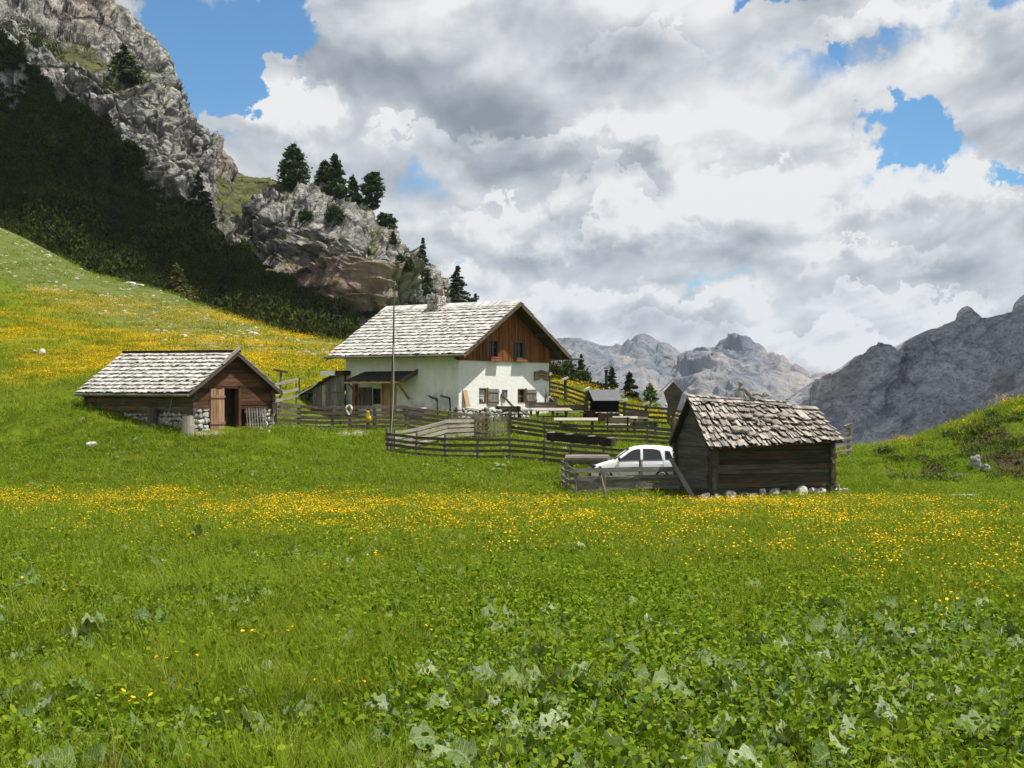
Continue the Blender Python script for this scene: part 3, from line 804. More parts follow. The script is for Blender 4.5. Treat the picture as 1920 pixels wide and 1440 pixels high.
# ---- the far range and the grey ridge on the right
crF = [(700, 610), (900, 632), (980, 628), (1030, 629), (1048, 627), (1062, 630), (1090, 626), (1105, 631), (1130, 640), (1150, 642), (1165, 646), (1182, 641), (1200, 636), (1212, 643), (1225, 653), (1240, 650), (1252, 655), (1257, 662), (1259, 652), (1262, 662), (1275, 666), (1284, 660), (1290, 653), (1300, 646), (1320, 643), (1338, 644), (1352, 638), (1372, 638), (1386, 633), (1398, 632), (1412, 639), (1430, 650), (1455, 663), (1485, 677), (1520, 692), (1560, 704), (1620, 722), (1720, 745), (1900, 770)]
cF = [(700, [(860, 2600), (780, 3000), (700, 3500), (610, 4100)]), (1040, [(860, 2600), (770, 3000), (690, 3500), (628, 4100)]), (1160, [(860, 2600), (775, 3050), (700, 3500), (645, 4100)]), (1270, [(860, 2600), (790, 3200), (730, 3750), (664, 4300)]), (1330, [(860, 2600), (770, 2950), (690, 3450), (645, 4000)]),
      (1400, [(860, 2600), (770, 2900), (700, 3300), (633, 3800)]), (1560, [(860, 2600), (800, 2900), (750, 3200), (704, 3700)]), (1900, [(900, 2600), (850, 2900), (800, 3200), (770, 3600)])]
PF = relief(cF, 520, 170, 700, 1900, crF)
ff = PF.reshape(-1, 3)
tF = np.tile(np.linspace(0, 1, 170), 520)
pxF, pyF = pix(*ff.T)
gul = fbm(np.stack([(ff[:, 0] + ff[:, 2] * .8) / 120, (ff[:, 0] - ff[:, 2]) / 1100, ff[:, 1] / 900], 1) + .35 * fbm(ff / 300, 3, 70)[:, None], 4, 71, .55, True)
dispF = (gul * 62 + fbm(ff / 45, 5, 72, .6, True) * 13) * (1 - .85 * smooth(tF, .9, 1)) * smooth(tF, 0, .1) - 14
pkF = np.exp(-((pxF - 1275) / 22 - (pyF - 720) / 90 * .4) ** 2) * smooth(pyF, 655, 690) * .8 + np.exp(-((pxF - 1350 + (pyF - 700) * .3) / 26) ** 2) * smooth(pyF, 670, 700) * .9 + smooth(pxF, 1400, 1480) * .75 + np.exp(-((pxF - 1180 - (pyF - 690) * .9) / 13) ** 2) * .8 * smooth(pyF, 660, 690)
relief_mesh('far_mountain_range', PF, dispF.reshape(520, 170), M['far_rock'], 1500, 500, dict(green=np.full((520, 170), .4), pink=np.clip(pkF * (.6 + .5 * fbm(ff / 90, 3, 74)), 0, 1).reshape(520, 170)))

crR = [(1380, 830), (1440, 792), (1485, 748), (1500, 736), (1530, 716), (1545, 708), (1570, 700), (1585, 692), (1600, 685), (1620, 668), (1640, 655), (1652, 650), (1665, 648), (1675, 655), (1690, 669), (1698, 664), (1702, 652), (1712, 638), (1725, 629), (1740, 621), (1765, 612), (1785, 605), (1810, 602), (1835, 598), (1860, 592), (1885, 590), (1905, 586), (1920, 588), (1960, 570), (2050, 545), (2300, 470), (2600, 455), (2900, 520), (3200, 610), (3600, 720)]
cR = [(1380, [(930, 700), (890, 800), (860, 900), (830, 1000)]), (1500, [(940, 690), (870, 790), (800, 900), (738, 1000)]), (1660, [(960, 680), (860, 790), (750, 920), (650, 1050)]), (1700, [(960, 675), (860, 790), (755, 920), (665, 1080)]), (1800, [(960, 670), (840, 800), (720, 950), (603, 1130)]), (1920, [(960, 660), (830, 800), (700, 960), (588, 1180)]), (2300, [(960, 640), (800, 800), (640, 980), (470, 1250)]), (2900, [(980, 620), (830, 780), (680, 960), (520, 1200)]), (3600, [(1000, 600), (900, 760), (810, 920), (720, 1100)])]
NR = 1040
PR = relief(cR, NR, 220, 1380, 3600, crR)
fr = PR.reshape(-1, 3)
tR = np.tile(np.linspace(0, 1, 220), NR)
pxR, pyR = pix(*fr.T)
dg = np.stack([(fr[:, 0] - fr[:, 2] * .9) / 60, fr[:, 1] / 60, (fr[:, 2] + fr[:, 0] * .5) / 14], 1)
zd = fr[:, 2] - .55 * fr[:, 0] + 14 * fbm(fr / 70, 3, 86)
dispR = (fbm(fr / 60, 4, 80, .5, True) * 13 + fbm(dg, 4, 81, .5, True) * 4.0 + saw(zd, 26, .8) * .25 + saw(zd + 5 * fbm(fr / 16, 3, 87), 8.5, .75) * .42 + fbm(fr / 9, 4, 83, .6, True) * 3.0 - 13) * (1 - .8 * smooth(tR, .93, 1))
pkR = np.clip(np.exp(-((pxR - 1590 + (pyR - 690) * .25) / 42) ** 2) * .7 * smooth(800 - pyR, 0, 60), 0, 1) * (.5 + .6 * fbm(fr / 12, 3, 84))
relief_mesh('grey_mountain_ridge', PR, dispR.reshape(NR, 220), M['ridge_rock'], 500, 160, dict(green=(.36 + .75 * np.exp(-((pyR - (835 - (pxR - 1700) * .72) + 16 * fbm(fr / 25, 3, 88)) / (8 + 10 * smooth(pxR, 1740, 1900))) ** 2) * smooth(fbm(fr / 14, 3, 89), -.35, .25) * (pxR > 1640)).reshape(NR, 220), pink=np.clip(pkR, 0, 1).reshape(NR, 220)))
def spire(outl, D, seed, deep):
    """a rock tower: rings that follow the outline's width at each height"""
    o = np.array(outl, float)
    ys = np.linspace(o[:, 1].max(), o[:, 1].min(), 34)
    k = np.argmin(o[:, 1])
    L, Rr = o[:k + 1], o[k:]
    nr = 40; V = []
    for y in ys:
        a = np.interp(-y, -L[:, 1], L[:, 0]); b = np.interp(y, Rr[:, 1], Rr[:, 0])
        an = np.linspace(0, 2 * np.pi, nr, endpoint=False)
        X = ((a + b) / 2 - CX) / F * D + (b - a) / 2 / F * D * np.cos(an); Y = D + (b - a) / 2 / F * D * deep * np.sin(an)
        V.append(np.stack([X, Y, np.full(nr, (HZ - y) / F * D)], 1))
    V = np.array(V); p = V.reshape(-1, 3)
    p = p + (fbm(p / 22, 4, seed, .6, True) * 5)[:, None] * np.array([1, 1, .3])
    i = np.arange(33)[:, None] * nr; j = np.arange(nr)[None]
    f = np.stack([i + j, i + (j + 1) % nr, i + nr + (j + 1) % nr, i + nr + j], -1).reshape(-1, 4)
    top = np.arange(33 * nr, 34 * nr)[None]
    me = np_mesh('rock_tower', p, [f, top], M['ridge_rock'], attrs=dict(green=np.full(len(p), .2), pink=np.zeros(len(p))), smooth_shade=True)
    tag(link(bpy.data.objects.new('rock_tower', me)), kind='structure')
spire([(1760, 680), (1784, 612), (1790, 598), (1794, 585), (1803, 577), (1811, 574), (1820, 580), (1829, 588), (1840, 600), (1870, 680)], 1900, 90, .8)
spire([(1860, 690), (1893, 590), (1903, 568), (1915, 555), (1926, 549), (1950, 560), (1980, 590), (2040, 690)], 2000, 91, .8)
spire([(1755, 640), (1764, 612), (1768, 608), (1774, 612), (1784, 640)], 1700, 92, .8)

# ---- two low clouds outside the frame whose shade lies on the pine slope and on the grey ridge
def cloud(pts, up, name='cloud'):
    mb = MB()
    for k, (p, r) in enumerate(pts):
        c = Vector(p) + SUN * (up / SUN.z)
        mb.rock(c, (r * 1.1, r * 1.1, r * .45), seed=k * 1.7 + 3, sub=3, amp=.16, tint=.5)
    tag(mb.build(name, M['cloud_white'], None, True), kind='structure')
M['cloud_white'] = plain('cloud_white', (.85, .86, .88), .95, spec=0.0, var=.03, scale=.02)
pB = []
for px, lo, hi, n in ((-380, 250, -200, 7), (-250, 310, -110, 7), (-120, 350, -20, 7), (-40, 380, 60, 6), (30, 385, 110, 6), (95, 415, 180, 5), (160, 445, 235, 5), (225, 475, 292, 4), (290, 500, 350, 4), (350, 535, 405, 4), (410, 560, 450, 3), (465, 585, 490, 3), (520, 605, 530, 3), (565, 620, 560, 2), (605, 632, 592, 2), (640, 648, 620, 2)):
    iu = int(np.clip((px + 400) / 1180 * 299, 0, 299))
    colp = QB[iu, :120]; _, pyc = pix(*colp.T)
    for y in np.linspace(lo - 22, hi, n):
        pB.append((colp[np.argmin(np.abs(pyc - y))], 6.5 if px > 60 else 8.5))
cloud(pB, 520)
pR = []
for iu in range(60, 450, 20):
    for iv in range(8, 214, 14):
        q = PR[iu, iv]; a, b_ = pix(*q)
        if a > 1612 + (700 - b_) * .4: pR.append((q, 34))
for a_, b_, D_, r_c in ((1812, 600, 1900, 60), (1812, 630, 1900, 60), (1930, 580, 2000, 90), (1930, 640, 2000, 90), (1768, 615, 1700, 30)): pR.append((W(a_, b_, D_), r_c))
cloud(pR, 1400)
# ------------------------------------------------------------------ buildings
def bil(c, s, t):
    """c: corners (eave start, eave end, ridge end, ridge start)"""
    return (c[0] * (1 - s) + c[1] * s) * (1 - t) + (c[3] * (1 - s) + c[2] * s) * t

def shingles(mb, c, rows, wmin, wmax, thick=.035, lap=1.5, jit=.03, skew=0.0, lift=.05, tint=None, gaps=0.0, skip=None):
    """courses of split planks laid over the quad c"""
    c = [Vector(v) for v in c]
    nor = (c[1] - c[0]).cross(c[3] - c[0]).normalized()
    if nor.z < 0: nor = -nor
    for r in range(rows):
        t0 = r / rows
        t1 = min(1.0, (r + lap) / rows)
        La = (bil(c, 1, t0) - bil(c, 0, t0)).length
        x = random.uniform(-.05, .02)
        while x < La:
            wd = random.uniform(wmin, wmax)
            s0, s1 = max(0, x / La), min(1, (x + wd) / La)
            x += wd + random.uniform(0, .012) + (random.random() < gaps) * random.uniform(.02, .09)
            if s1 - s0 < .02 * wd or s1 <= s0: continue
            if skip and skip((s0 + s1) / 2, t0): continue
            j0 = random.uniform(-jit, jit)
            sk = random.uniform(-skew, skew) / La
            lo_l, lo_r = bil(c, s0 + sk, t0), bil(c, s1 + sk, t0)
            up = (bil(c, s0, t1) - bil(c, s0, t0)).normalized()
            hi_l, hi_r = bil(c, s0, t1), bil(c, s1, t1)
            lo_l += up * j0; lo_r += up * (j0 + random.uniform(-.3, .3) * jit)
            l = lift * random.uniform(.75, 1.25) + (random.random() < gaps * .5) * random.uniform(.01, .05)
            b = nor * random.uniform(0.0, .004)
            th = thick * random.uniform(.75, 1.3)
            mb.hexa([lo_l + nor * l, lo_r + nor * l * random.uniform(.8, 1.2), hi_r + b, hi_l + b, lo_l + nor * (l + th), lo_r + nor * (l + th), hi_r + nor * (.006) + b, hi_l + nor * (.006) + b], tint, 1)

def slab(mb, c, th, tint=.5):
    c = [Vector(v) for v in c]
    nor = (c[1] - c[0]).cross(c[3] - c[0]).normalized()
    if nor.z < 0: nor = -nor
    if (c[1] - c[0]).cross(c[3] - c[0]).z < 0: c = [c[1], c[0], c[3], c[2]]
    mb.hexa([v - nor * th for v in c] + [v for v in c], tint)

def log_wall(mb, p0, p1, z0, z1, h=.2, th=.18, ends=.22, tilt=0.0, top=None):
    """hewn logs laid from p0 to p1 (xy), top(s) gives an upper limit; the logs run on past the corners by `ends`"""
    p0, p1 = Vector((*p0, 0)), Vector((*p1, 0))
    d = (p1 - p0).normalized(); L = (p1 - p0).length
    z = z0; i = 0
    while z < z1 - .02:
        hh = min(h * random.uniform(.85, 1.15), z1 - z)
        e = ends + random.uniform(-.05, .06)
        a, b = -e, L + e
        if top:
            lo, hi = top(z + hh * .7)
            a, b = max(a, lo), min(b, hi)
        if b - a > .2:
            off = d.cross(Vector((0, 0, 1))) * random.uniform(-.014, .014)
            mb.beam(p0 + d * a + off + Vector((0, 0, z + hh / 2)), p0 + d * b + off + Vector((0, 0, z + hh / 2)), th, hh * .94, wob=.008)
        z += hh; i += 1

def stone_face(mb, p0, p1, z0, z1, nor, size=.26, depth=.14, seed=0, topfn=None):
    """rubble stones set in a wall face between p0 and p1"""
    p0, p1 = Vector((*p0, 0)), Vector((*p1, 0))
    d = (p1 - p0).normalized(); L = (p1 - p0).length; nor = Vector(nor)
    z = z0; k = seed
    while z < z1 - .04:
        hh = size * random.uniform(.55, 1.1)
        x = random.uniform(-.1, .05)
        while x < L:
            ww = size * random.uniform(.6, 1.7)
            k += 1
            zc = z + hh * random.uniform(.3, .7); ht_ = hh * random.uniform(.75, 1.3); ro = random.uniform(-.45, .45)
            if topfn is None or zc < topfn(x + ww / 2):
                q = p0 + d * min(L, x + ww / 2) + Vector((0, 0, zc)) + nor * random.uniform(-.02, .03)
                b = len(mb.v)
                mb.rock((0, 0, 0), (ww * .55, depth, ht_ * .56), seed=k * .73, sub=2, amp=.26, flat=.14)
                for i in range(b, len(mb.v)):
                    v = Vector(mb.v[i])
                    mb.v[i] = tuple(q + d * (v.x * math.cos(ro) - v.z * math.sin(ro)) + nor * v.y + Vector((0, 0, v.x * math.sin(ro) + v.z * math.cos(ro))))
            x += ww
        z += hh

def gable_faces(mb, x0, x1, xm, z0, ze0, ze1, zm, y, th, tint=.5):
    mb.prism([(x0, y, z0), (x1, y, z0), (x1, y, ze1), (xm, y, zm), (x0, y, ze0)], (0, th, 0), tint)

def window(parent, x0, x1, z0, z1, y=0.0, axis='x', curtain=False, frame='honey_wood', name='window', reveal=.10, bars=1, glassm='glass', lintel=None):
    """window in the wall plane; axis 'x': along +x facing -y; axis 'y': along +y facing -x"""
    def P(a, b, c):                                   # a along the wall, b outward, c up
        return (a, -b + y, c) if axis == 'x' else (-b + y, a, c)
    def bx(mb, a0, a1, b0, b1, c0, c1, t=None):
        p, q = P(a0, b0, c0), P(a1, b1, c1)
        mb.box([min(p[i], q[i]) for i in range(3)], [max(p[i], q[i]) for i in range(3)], t)
    mb = MB(); f = .055
    bx(mb, x0, x1, -reveal, .012, z1 - f, z1); bx(mb, x0, x1, -reveal, .012, z0, z0 + f)
    bx(mb, x0, x0 + f, -reveal, .012, z0 + f, z1 - f); bx(mb, x1 - f, x1, -reveal, .012, z0 + f, z1 - f)
    xm = (x0 + x1) / 2
    bx(mb, xm - .018, xm + .018, -reveal + .02, -reveal + .05, z0 + f, z1 - f)
    for k in range(bars):
        zc = z0 + (z1 - z0) * (k + 1) / (bars + 1) * .98
        bx(mb, x0 + f, xm - .018, -reveal + .02, -reveal + .045, zc - .013, zc + .013)
        bx(mb, xm + .018, x1 - f, -reveal + .02, -reveal + .045, zc - .013, zc + .013)
    wn = mb.build(name, M[frame], parent)
    mb = MB(); bx(mb, x0 + f, x1 - f, -reveal + .004, -reveal + .014, z0 + f, z1 - f)
    mb.build('pane', M[glassm], wn)
    if curtain:
        mb = MB()
        for s in (-1, 1):
            n = 7
            for i in range(n):
                a = xm + s * (.02 + (x1 - x0 - 2 * f) / 2 * i / n); bb = xm + s * (.02 + (x1 - x0 - 2 * f) / 2 * (i + 1) / n)
                zt = z1 - f - .02; zb = z0 + f + (.02 + .30 * (1 - i / n) if z1 - z0 > .5 else .05)
                bx(mb, min(a, bb), max(a, bb) - .004, -reveal + .018, -reveal + .022 + .008 * (i % 2), z0 + f + .05 + .18 * (i < 3), z1 - f - .05, .4 + .2 * (i % 2))
        mb.build('curtain', M['curtain'], wn)
    return wn

# ============================================================ the farmhouse
HO = W(860, 770, 87.5); HO.z = -.875
house = thing('farmhouse', 'large alpine farmhouse with white plaster walls, brown boarded gable and pale shingle roof', 'house', HO, math.atan2(.809, .588))
HW, HL, HB = 9.3, 8.9, -1.7                               # gable width, length, depth of the walls below the base
XM, ZR = 4.66, 6.50                                       # ridge
SL = .586
def roofz(x): return ZR - SL * abs(x - XM) - .16
mb = MB()
TH = .35
gx = [(1.96, 2.74, .33, 1.28), (5.9, 6.72, .34, 1.25)]    # openings in the gable wall
cuts = sorted(gx)
def wall_with_openings(mb, a0, a1, z0, z1, ops, put):
    x = a0
    for (o0, o1, p0, p1) in ops:
        put(x, o0, z0, z1); put(o0, o1, z0, p0); put(o0, o1, p1, z1); x = o1
    put(x, a1, z0, z1)
wall_with_openings(mb, 0, HW, HB, 2.95, cuts, lambda a, b, c, d: mb.box((a, 0, c), (b, TH, d), .5))
wall_with_openings(mb, TH, HL, HB, 3.70, [(4.85, 5.9, -.5, 1.5), (6.02, 6.66, .28, 1.25)], lambda a, b, c, d: mb.box((0, a, c), (TH, b, d), .5))
mb.box((HW - TH, TH, HB), (HW, HL, 3.7), .5)
mb.box((TH, HL - TH, HB), (HW - TH, HL, 3.7), .5)
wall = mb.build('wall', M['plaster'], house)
mb = MB(); mb.box((TH + .35, TH + .35, HB), (HW - TH - .35, HL - TH - .35, 3.0), .5)
mb.build('interior', M['dark_wood'], house)
# boarded gable
mb = MB()
ups = [(2.78, 3.74, 3.03, 4.14), (5.38, 6.42, 3.03, 4.14)]
x = -.04
while x < HW + .04:
    wd = random.uniform(.11, .17)
    x1 = min(x + wd, HW + .04)
    segs = [(2.9, roofz((x + x1) / 2) + .02)]
    for (o0, o1, p0, p1) in ups:
        if o0 - .02 < (x + x1) / 2 < o1 + .02:
            segs = [(2.9, p0), (p1, segs[0][1])]
    for s0, s1 in segs:
        if s1 > s0:
            a, b2 = (roofz(x) + .02 if s1 > 4.15 or len(segs) == 1 else s1), (roofz(x1) + .02 if s1 > 4.15 or len(segs) == 1 else s1)
            d = -.10 - random.uniform(0, .012)
            mb.hexa([(x, d, s0), (x1 - .008, d, s0), (x1 - .008, .1, s0), (x, .1, s0), (x, d, a), (x1 - .008, d, b2), (x1 - .008, .1, b2), (x, .1, a)], None, 2)
    if int(x * 7) % 2 == 0:
        pass
    x = x1
x = .0
while x < HW:                                             # cover battens
    top = roofz(x) - .05
    blocked = [o for o in ups if o[0] - .05 < x < o[1] + .05]
    for s0, s1 in ([(2.9, top)] if not blocked else [(2.9, blocked[0][2]), (blocked[0][3], top)]):
        if s1 > s0 + .05: mb.box((x - .02, -.135, s0), (x + .02, -.113, s1), None)
    x += .145
mb.build('gable_boarding', M['orange_wood'], house)
mb = MB()
gable_faces(mb, .1, HW - .1, XM, 2.95, roofz(.1), roofz(HW - .1), roofz(XM), HL - .12, .1)
mb.build('gable_back', M['grey_wood'], house)
# roof
OV, YF, YB = .95, -1.15, HL + .75
def rz_(x): return ZR - SL * abs(x - XM)
left = [(-OV, YF, rz_(-OV)), (-OV, YB, rz_(-OV)), (XM, YB, ZR), (XM, YF, ZR)]
right = [(HW + OV, YB, rz_(HW + OV)), (HW + OV, YF, rz_(HW + OV)), (XM, YF, ZR), (XM, YB, ZR)]
mb = MB(); slab(mb, left, .07); slab(mb, right, .07)
roof = mb.build('roof', M['under'], house)
mb = MB()
shingles(mb, left, 16, .13, .27, jit=.05, lift=.068, gaps=.04)
shingles(mb, right, 16, .13, .27, jit=.05, lift=.068, gaps=.04)
y = YF
while y < YB:                                             # the top course reaches over the ridge
    w_ = random.uniform(.14, .26)
    mb.hexa([(XM - .55, y, ZR - .55 * SL + .085), (XM - .55, y + w_ - .012, ZR - .55 * SL + .085), (XM + .10, y + w_ - .012, ZR + .09), (XM + .10, y, ZR + .09),
             (XM - .55, y, ZR - .55 * SL + .12), (XM - .55, y + w_ - .012, ZR - .55 * SL + .12), (XM + .10, y + w_ - .012, ZR + .13), (XM + .10, y, ZR + .13)], None, 0)
    y += w_
mb.build('shingles', M['shingle'], roof)
mb = MB()
for xs, s in ((-OV, 1), (HW + OV, -1)):                   # verge boards
    for yy in (YF, YB - .04):
        mb.hexa([(xs, yy - .002, rz_(xs) - .24), (xs, yy + .04, rz_(xs) - .24), (XM, yy + .04, ZR - .24), (XM, yy - .002, ZR - .24), (xs, yy - .002, rz_(xs) - .02), (xs, yy + .04, rz_(xs) - .02), (XM, yy + .04, ZR - .02), (XM, yy - .002, ZR - .02)], .5, 2)
mb.build_each('verge_board', M['log_wood'], roof)
mb = MB()
y = YF + .6
while y < YB:
    for xs in (-OV, HW + OV):
        s = 1 if xs < 0 else -1
        mb.beam((xs + s * .1, y, rz_(xs + s * .1) - .15), (xs + s * 1.5, y, rz_(xs + s * 1.5) - .15), .12, .14, tint=.4)
    y += 1.25
mb.build_each('rafter_tail', M['brown_wood'], roof)
mb = MB()
for x in (-.05, 1.9, XM, 7.5, HW + .05):                  # purlin ends carrying the overhang
    mb.beam((x, YF + .22, roofz(x) - .06), (x, .2, roofz(x) - .06), .17, .22, tint=.5)
mb.build_each('purlin', M['brown_wood'], roof)
mb = MB()
for x, s in ((-OV - .07, 1), (HW + OV + .07, -1)):
    mb.tube([(x, YF - .1, rz_(-OV) - .07), (x, YB + .1, rz_(-OV) - .05)], .075, 8, .5)
mb.tube([(HW + OV + .07, YF - .75, rz_(-OV) - .08), (HW + OV + .07, YF, rz_(-OV) - .07)], .075, 8, .5)
mb.build_each('gutter', M['grey_wood'], roof)
# chimney
cy = 5.15
mb = MB()
mb.box((XM - .75, cy - .42, 5.2), (XM + .05, cy + .42, 7.05), .5)
chim = mb.build('chimney', M['mortar'], roof)
mb = MB()
stone_face(mb, (XM - .75, cy - .42), (XM - .75, cy + .42), 5.7, 7.1, (-1, 0, 0), .2, .03, 5)
mb.build('stonework', M['wall_stone'], chim)
mb = MB(); stone_face(mb, (XM - .75, cy - .42), (XM + .05, cy - .42), 5.9, 7.1, (0, -1, 0), .2, .03, 95)
mb.build('stonework', M['wall_stone'], chim)
mb = MB()
mb.hexa([(XM - .1, cy - .40, 7.0), (XM + .0, cy - .40, 7.0), (XM + .0, cy + .2, 7.0), (XM - .1, cy + .2, 7.0), (XM - .1, cy - .28, 7.55), (XM - .0, cy - .28, 7.55), (XM - .0, cy - .12, 7.55), (XM - .1, cy - .12, 7.55)], .5)
mb.build('cap_slab', M['pink_plaster'], chim)
# windows in the gable
for k, (o0, o1, p0, p1) in enumerate(ups):
    wn = window(house, o0, o1, p0, p1, y=-.112, frame='brown_wood', reveal=.14, bars=2, curtain=False)
    mb = MB(); mb.box((o0 - .05, -.36, p0 - .12), (o1 + .05, -.14, p0 + .02), .5)
    fb_ = mb.build('flower_box', M['orange_wood'], wn)
    mb = MB()
    for q in range(8): mb.rock((o0 + (o1 - o0) * (q + .5) / 8, -.27, p0 + .06), (.08, .09, .07), q + k * 9.1, 1, .3)
    mb.build('plants', M['flower_red'] if k == 0 else M['brown_wood'], fb_)
for k, (o0, o1, p0, p1) in enumerate(gx):
    wn = window(house, o0, o1, p0, p1, y=.002, frame='door_wood', reveal=.16, bars=1, curtain=(k == 0))
    mb = MB()
    s0, s1 = o1 + .10, o1 + 1.10                            # the open shutter beside it
    n = 6
    for q in range(n):
        a = s0 + (s1 - s0) * q / n
        mb.box((a, -.10, p0 - .05), (a + (s1 - s0) / n - .012, -.07, p1 - .06), None)
    for zc in (p0 + .13, p1 - .28):
        mb.box((s0 - .02, -.135, zc), (s1 + .02, -.102, zc + .11), .8)
    mb.build('shutter', M['grey_wood'], wn)
    mb = MB(); mb.box((o1 + .012, -.09, p0 - .03), (o1 + .085, .05, p1 + .02), .6)
    mb.build('casement', M['grey_wood'], wn)
# long side: door, window, canopy
mb = MB()
for q in range(6):
    a = 4.85 + 1.05 * q / 6
    mb.box((.10, a, -.5), (.15, a + .17, 1.5), .4 + .1 * (q % 2))
dr = mb.build('door', M['honey_wood'], house)
mb = MB()
for a0, a1, c0, c1 in ((4.77, 4.86, -.5, 1.6), (5.89, 5.98, -.5, 1.6), (4.86, 5.89, 1.5, 1.6)): mb.box((-.02, a0, c0), (.2, a1, c1), .6)
mb.build('frame', M['honey_wood'], dr)
mb = MB(); mb.tube([(.08, 5.72, .5), (.03, 5.72, .5), (.03, 5.62, .5)], .014, 6); mb.build('handle', M['iron'], dr)
wn = window(house, 6.02, 6.66, .28, 1.25, y=.002, axis='y', frame='brown_wood', reveal=.14, bars=1)
mb = MB()
for q in range(6):
    a = 6.72 + 1.05 * q / 6
    mb.box((-.09, a, .15), (-.05, a + .16, 1.32), None)
mb.build('shutter', M['brown_wood'], wn)
mb = MB(); mb.box((-.3, 7.86, -1.2), (-.06, 8.1, 1.6), .5); mb.build_each('corner_post', M['orange_wood'], house)
# canopy over the door
ca = [(-1.25, 3.45, 1.72), (-1.25, 7.95, 1.72), (-.02, 7.25, 2.30), (-.02, 3.15, 2.30)]
mb = MB(); slab(mb, ca, .05)
can = mb.build('door_canopy', M['tar_roof'], house)
mb = MB()
mb.box((-1.24, 3.5, 1.56), (-1.16, 7.9, 1.655), .5)
mb.build('fascia', M['honey_wood'], can)
mb = MB()
for y in (3.7, 4.5, 5.3, 6.1, 6.9, 7.6): mb.beam((-1.22, y, 1.60), (-.02, y, 2.17), .07, .09, tint=.5)
mb.build_each('rafter', M['orange_wood'], can)
mb = MB(); mb.hexa([(-1.30, 3.12, 1.60), (-1.30, 3.42, 1.60), (-.02, 3.16, 2.1), (-.02, 3.09, 2.1), (-1.30, 3.12, 1.76), (-1.30, 3.42, 1.76), (-.02, 3.16, 2.42), (-.02, 3.09, 2.42)], .5)
mb.build('edge_board', M['brown_wood'], can)
mb = MB()
for y in (3.75, 7.7): mb.beam((-.05, y, .62), (-1.12, y, 1.60), .09, .10, tint=.6)
mb.build_each('brace', M['door_wood'], can)
# ============================================================ things on the house walls
def on_house(x, y, z): return house.matrix_basis @ Vector((x, y, z))
bpy.context.view_layer.update()
HRZ = house.rotation_euler[2]
sg = thing('house_sign', 'wavy carved wooden sign with brown lettering high on the white gable wall', 'sign', on_house(8.42, -.03, 2.08), HRZ)
pts = []
n = 24
for i in range(n + 1):
    s = i / n; pts.append((-.80 + 1.6 * s, .25 + .10 * math.exp(-((s - .5) / .22) ** 2)))
for i in range(n + 1):
    s = 1 - i / n; pts.append((-.80 + 1.6 * s, -.32 + .17 * math.exp(-((s - .5) / .22) ** 2)))
mb = MB(); mb.prism([(a, 0, c) for a, c in pts], (0, -.05, 0), .5)
sb = mb.build('board', M['sign_wood'], sg)
mb = MB()
for s0 in range(len(pts)):
    a, b2 = pts[s0], pts[(s0 + 1) % len(pts)]
    mb.beam((a[0] * .955, -.058, a[1] * .93), (b2[0] * .955, -.058, b2[1] * .93), .012, .03, up=(0, 1, 0), tint=.4)
mb.build('border', M['sign_paint'], sg)
mb = MB()
for row, (zc, amp, x0, x1, hh) in enumerate(((.09, .13, -.50, .52, .075), (-.07, .10, -.34, .36, .07))):
    x = x0; k = 0
    while x < x1:                                          # worn letters one can no longer read
        w_ = random.uniform(.05, .085)
        s = (x + w_ / 2)
        z = zc + amp * math.exp(-(s / .42) ** 2) - .02
        for q in range(3):
            xa = x + random.uniform(0, w_); xb = x + random.uniform(0, w_)
            mb.beam((xa, -.056, z + random.choice((-hh, 0, hh)) * .6), (xb + .012, -.056, z + random.choice((-hh, 0, hh)) * .6), .010, .02, up=(0, 1, 0), tint=.5)
        mb.beam((x + .01, -.056, z - hh * .6), (x + .012, -.056, z + hh * .6), .010, .02, up=(0, 1, 0), tint=.5)
        x += w_ + .022
    mb.build('lettering', M['sign_paint'], sg); mb = MB()

bx_ = thing('wall_box', 'small wooden box hanging between the two shuttered windows', 'box', on_house(4.5, -.01, .92), HRZ)
mb = MB(); mb.box((-.17, -.12, -.24), (.17, 0, .22)); mb.build('body', M['grey_wood'], bx_)
mb = MB(); mb.hexa([(-.2, -.16, .21), (.2, -.16, .21), (.2, 0, .24), (-.2, 0, .24), (-.2, -.16, .235), (.2, -.16, .235), (.2, 0, .265), (-.2, 0, .265)]); mb.build('lid', M['grey_wood'], bx_)
lp = MB(); lp.beam((.55, -.55, -.9), (.55, -.03, 1.15), .40, .035, up=(0, 1, 0), tint=.5)
o = lp.build('leaning_board', M['honey_wood']); o.matrix_basis = house.matrix_basis
tag(o, 'light new plank standing upright against the white wall by the house corner', 'plank')
lp = MB(); lp.beam((5.25, -.9, -.55), (4.15, -.03, .93), .10, .09, up=(0, 1, 0), tint=.5)
o = lp.build('leaning_beam', M['brown_wood']); o.matrix_basis = house.matrix_basis
tag(o, 'dark beam leaning on the white gable wall between the two lower windows', 'beam')
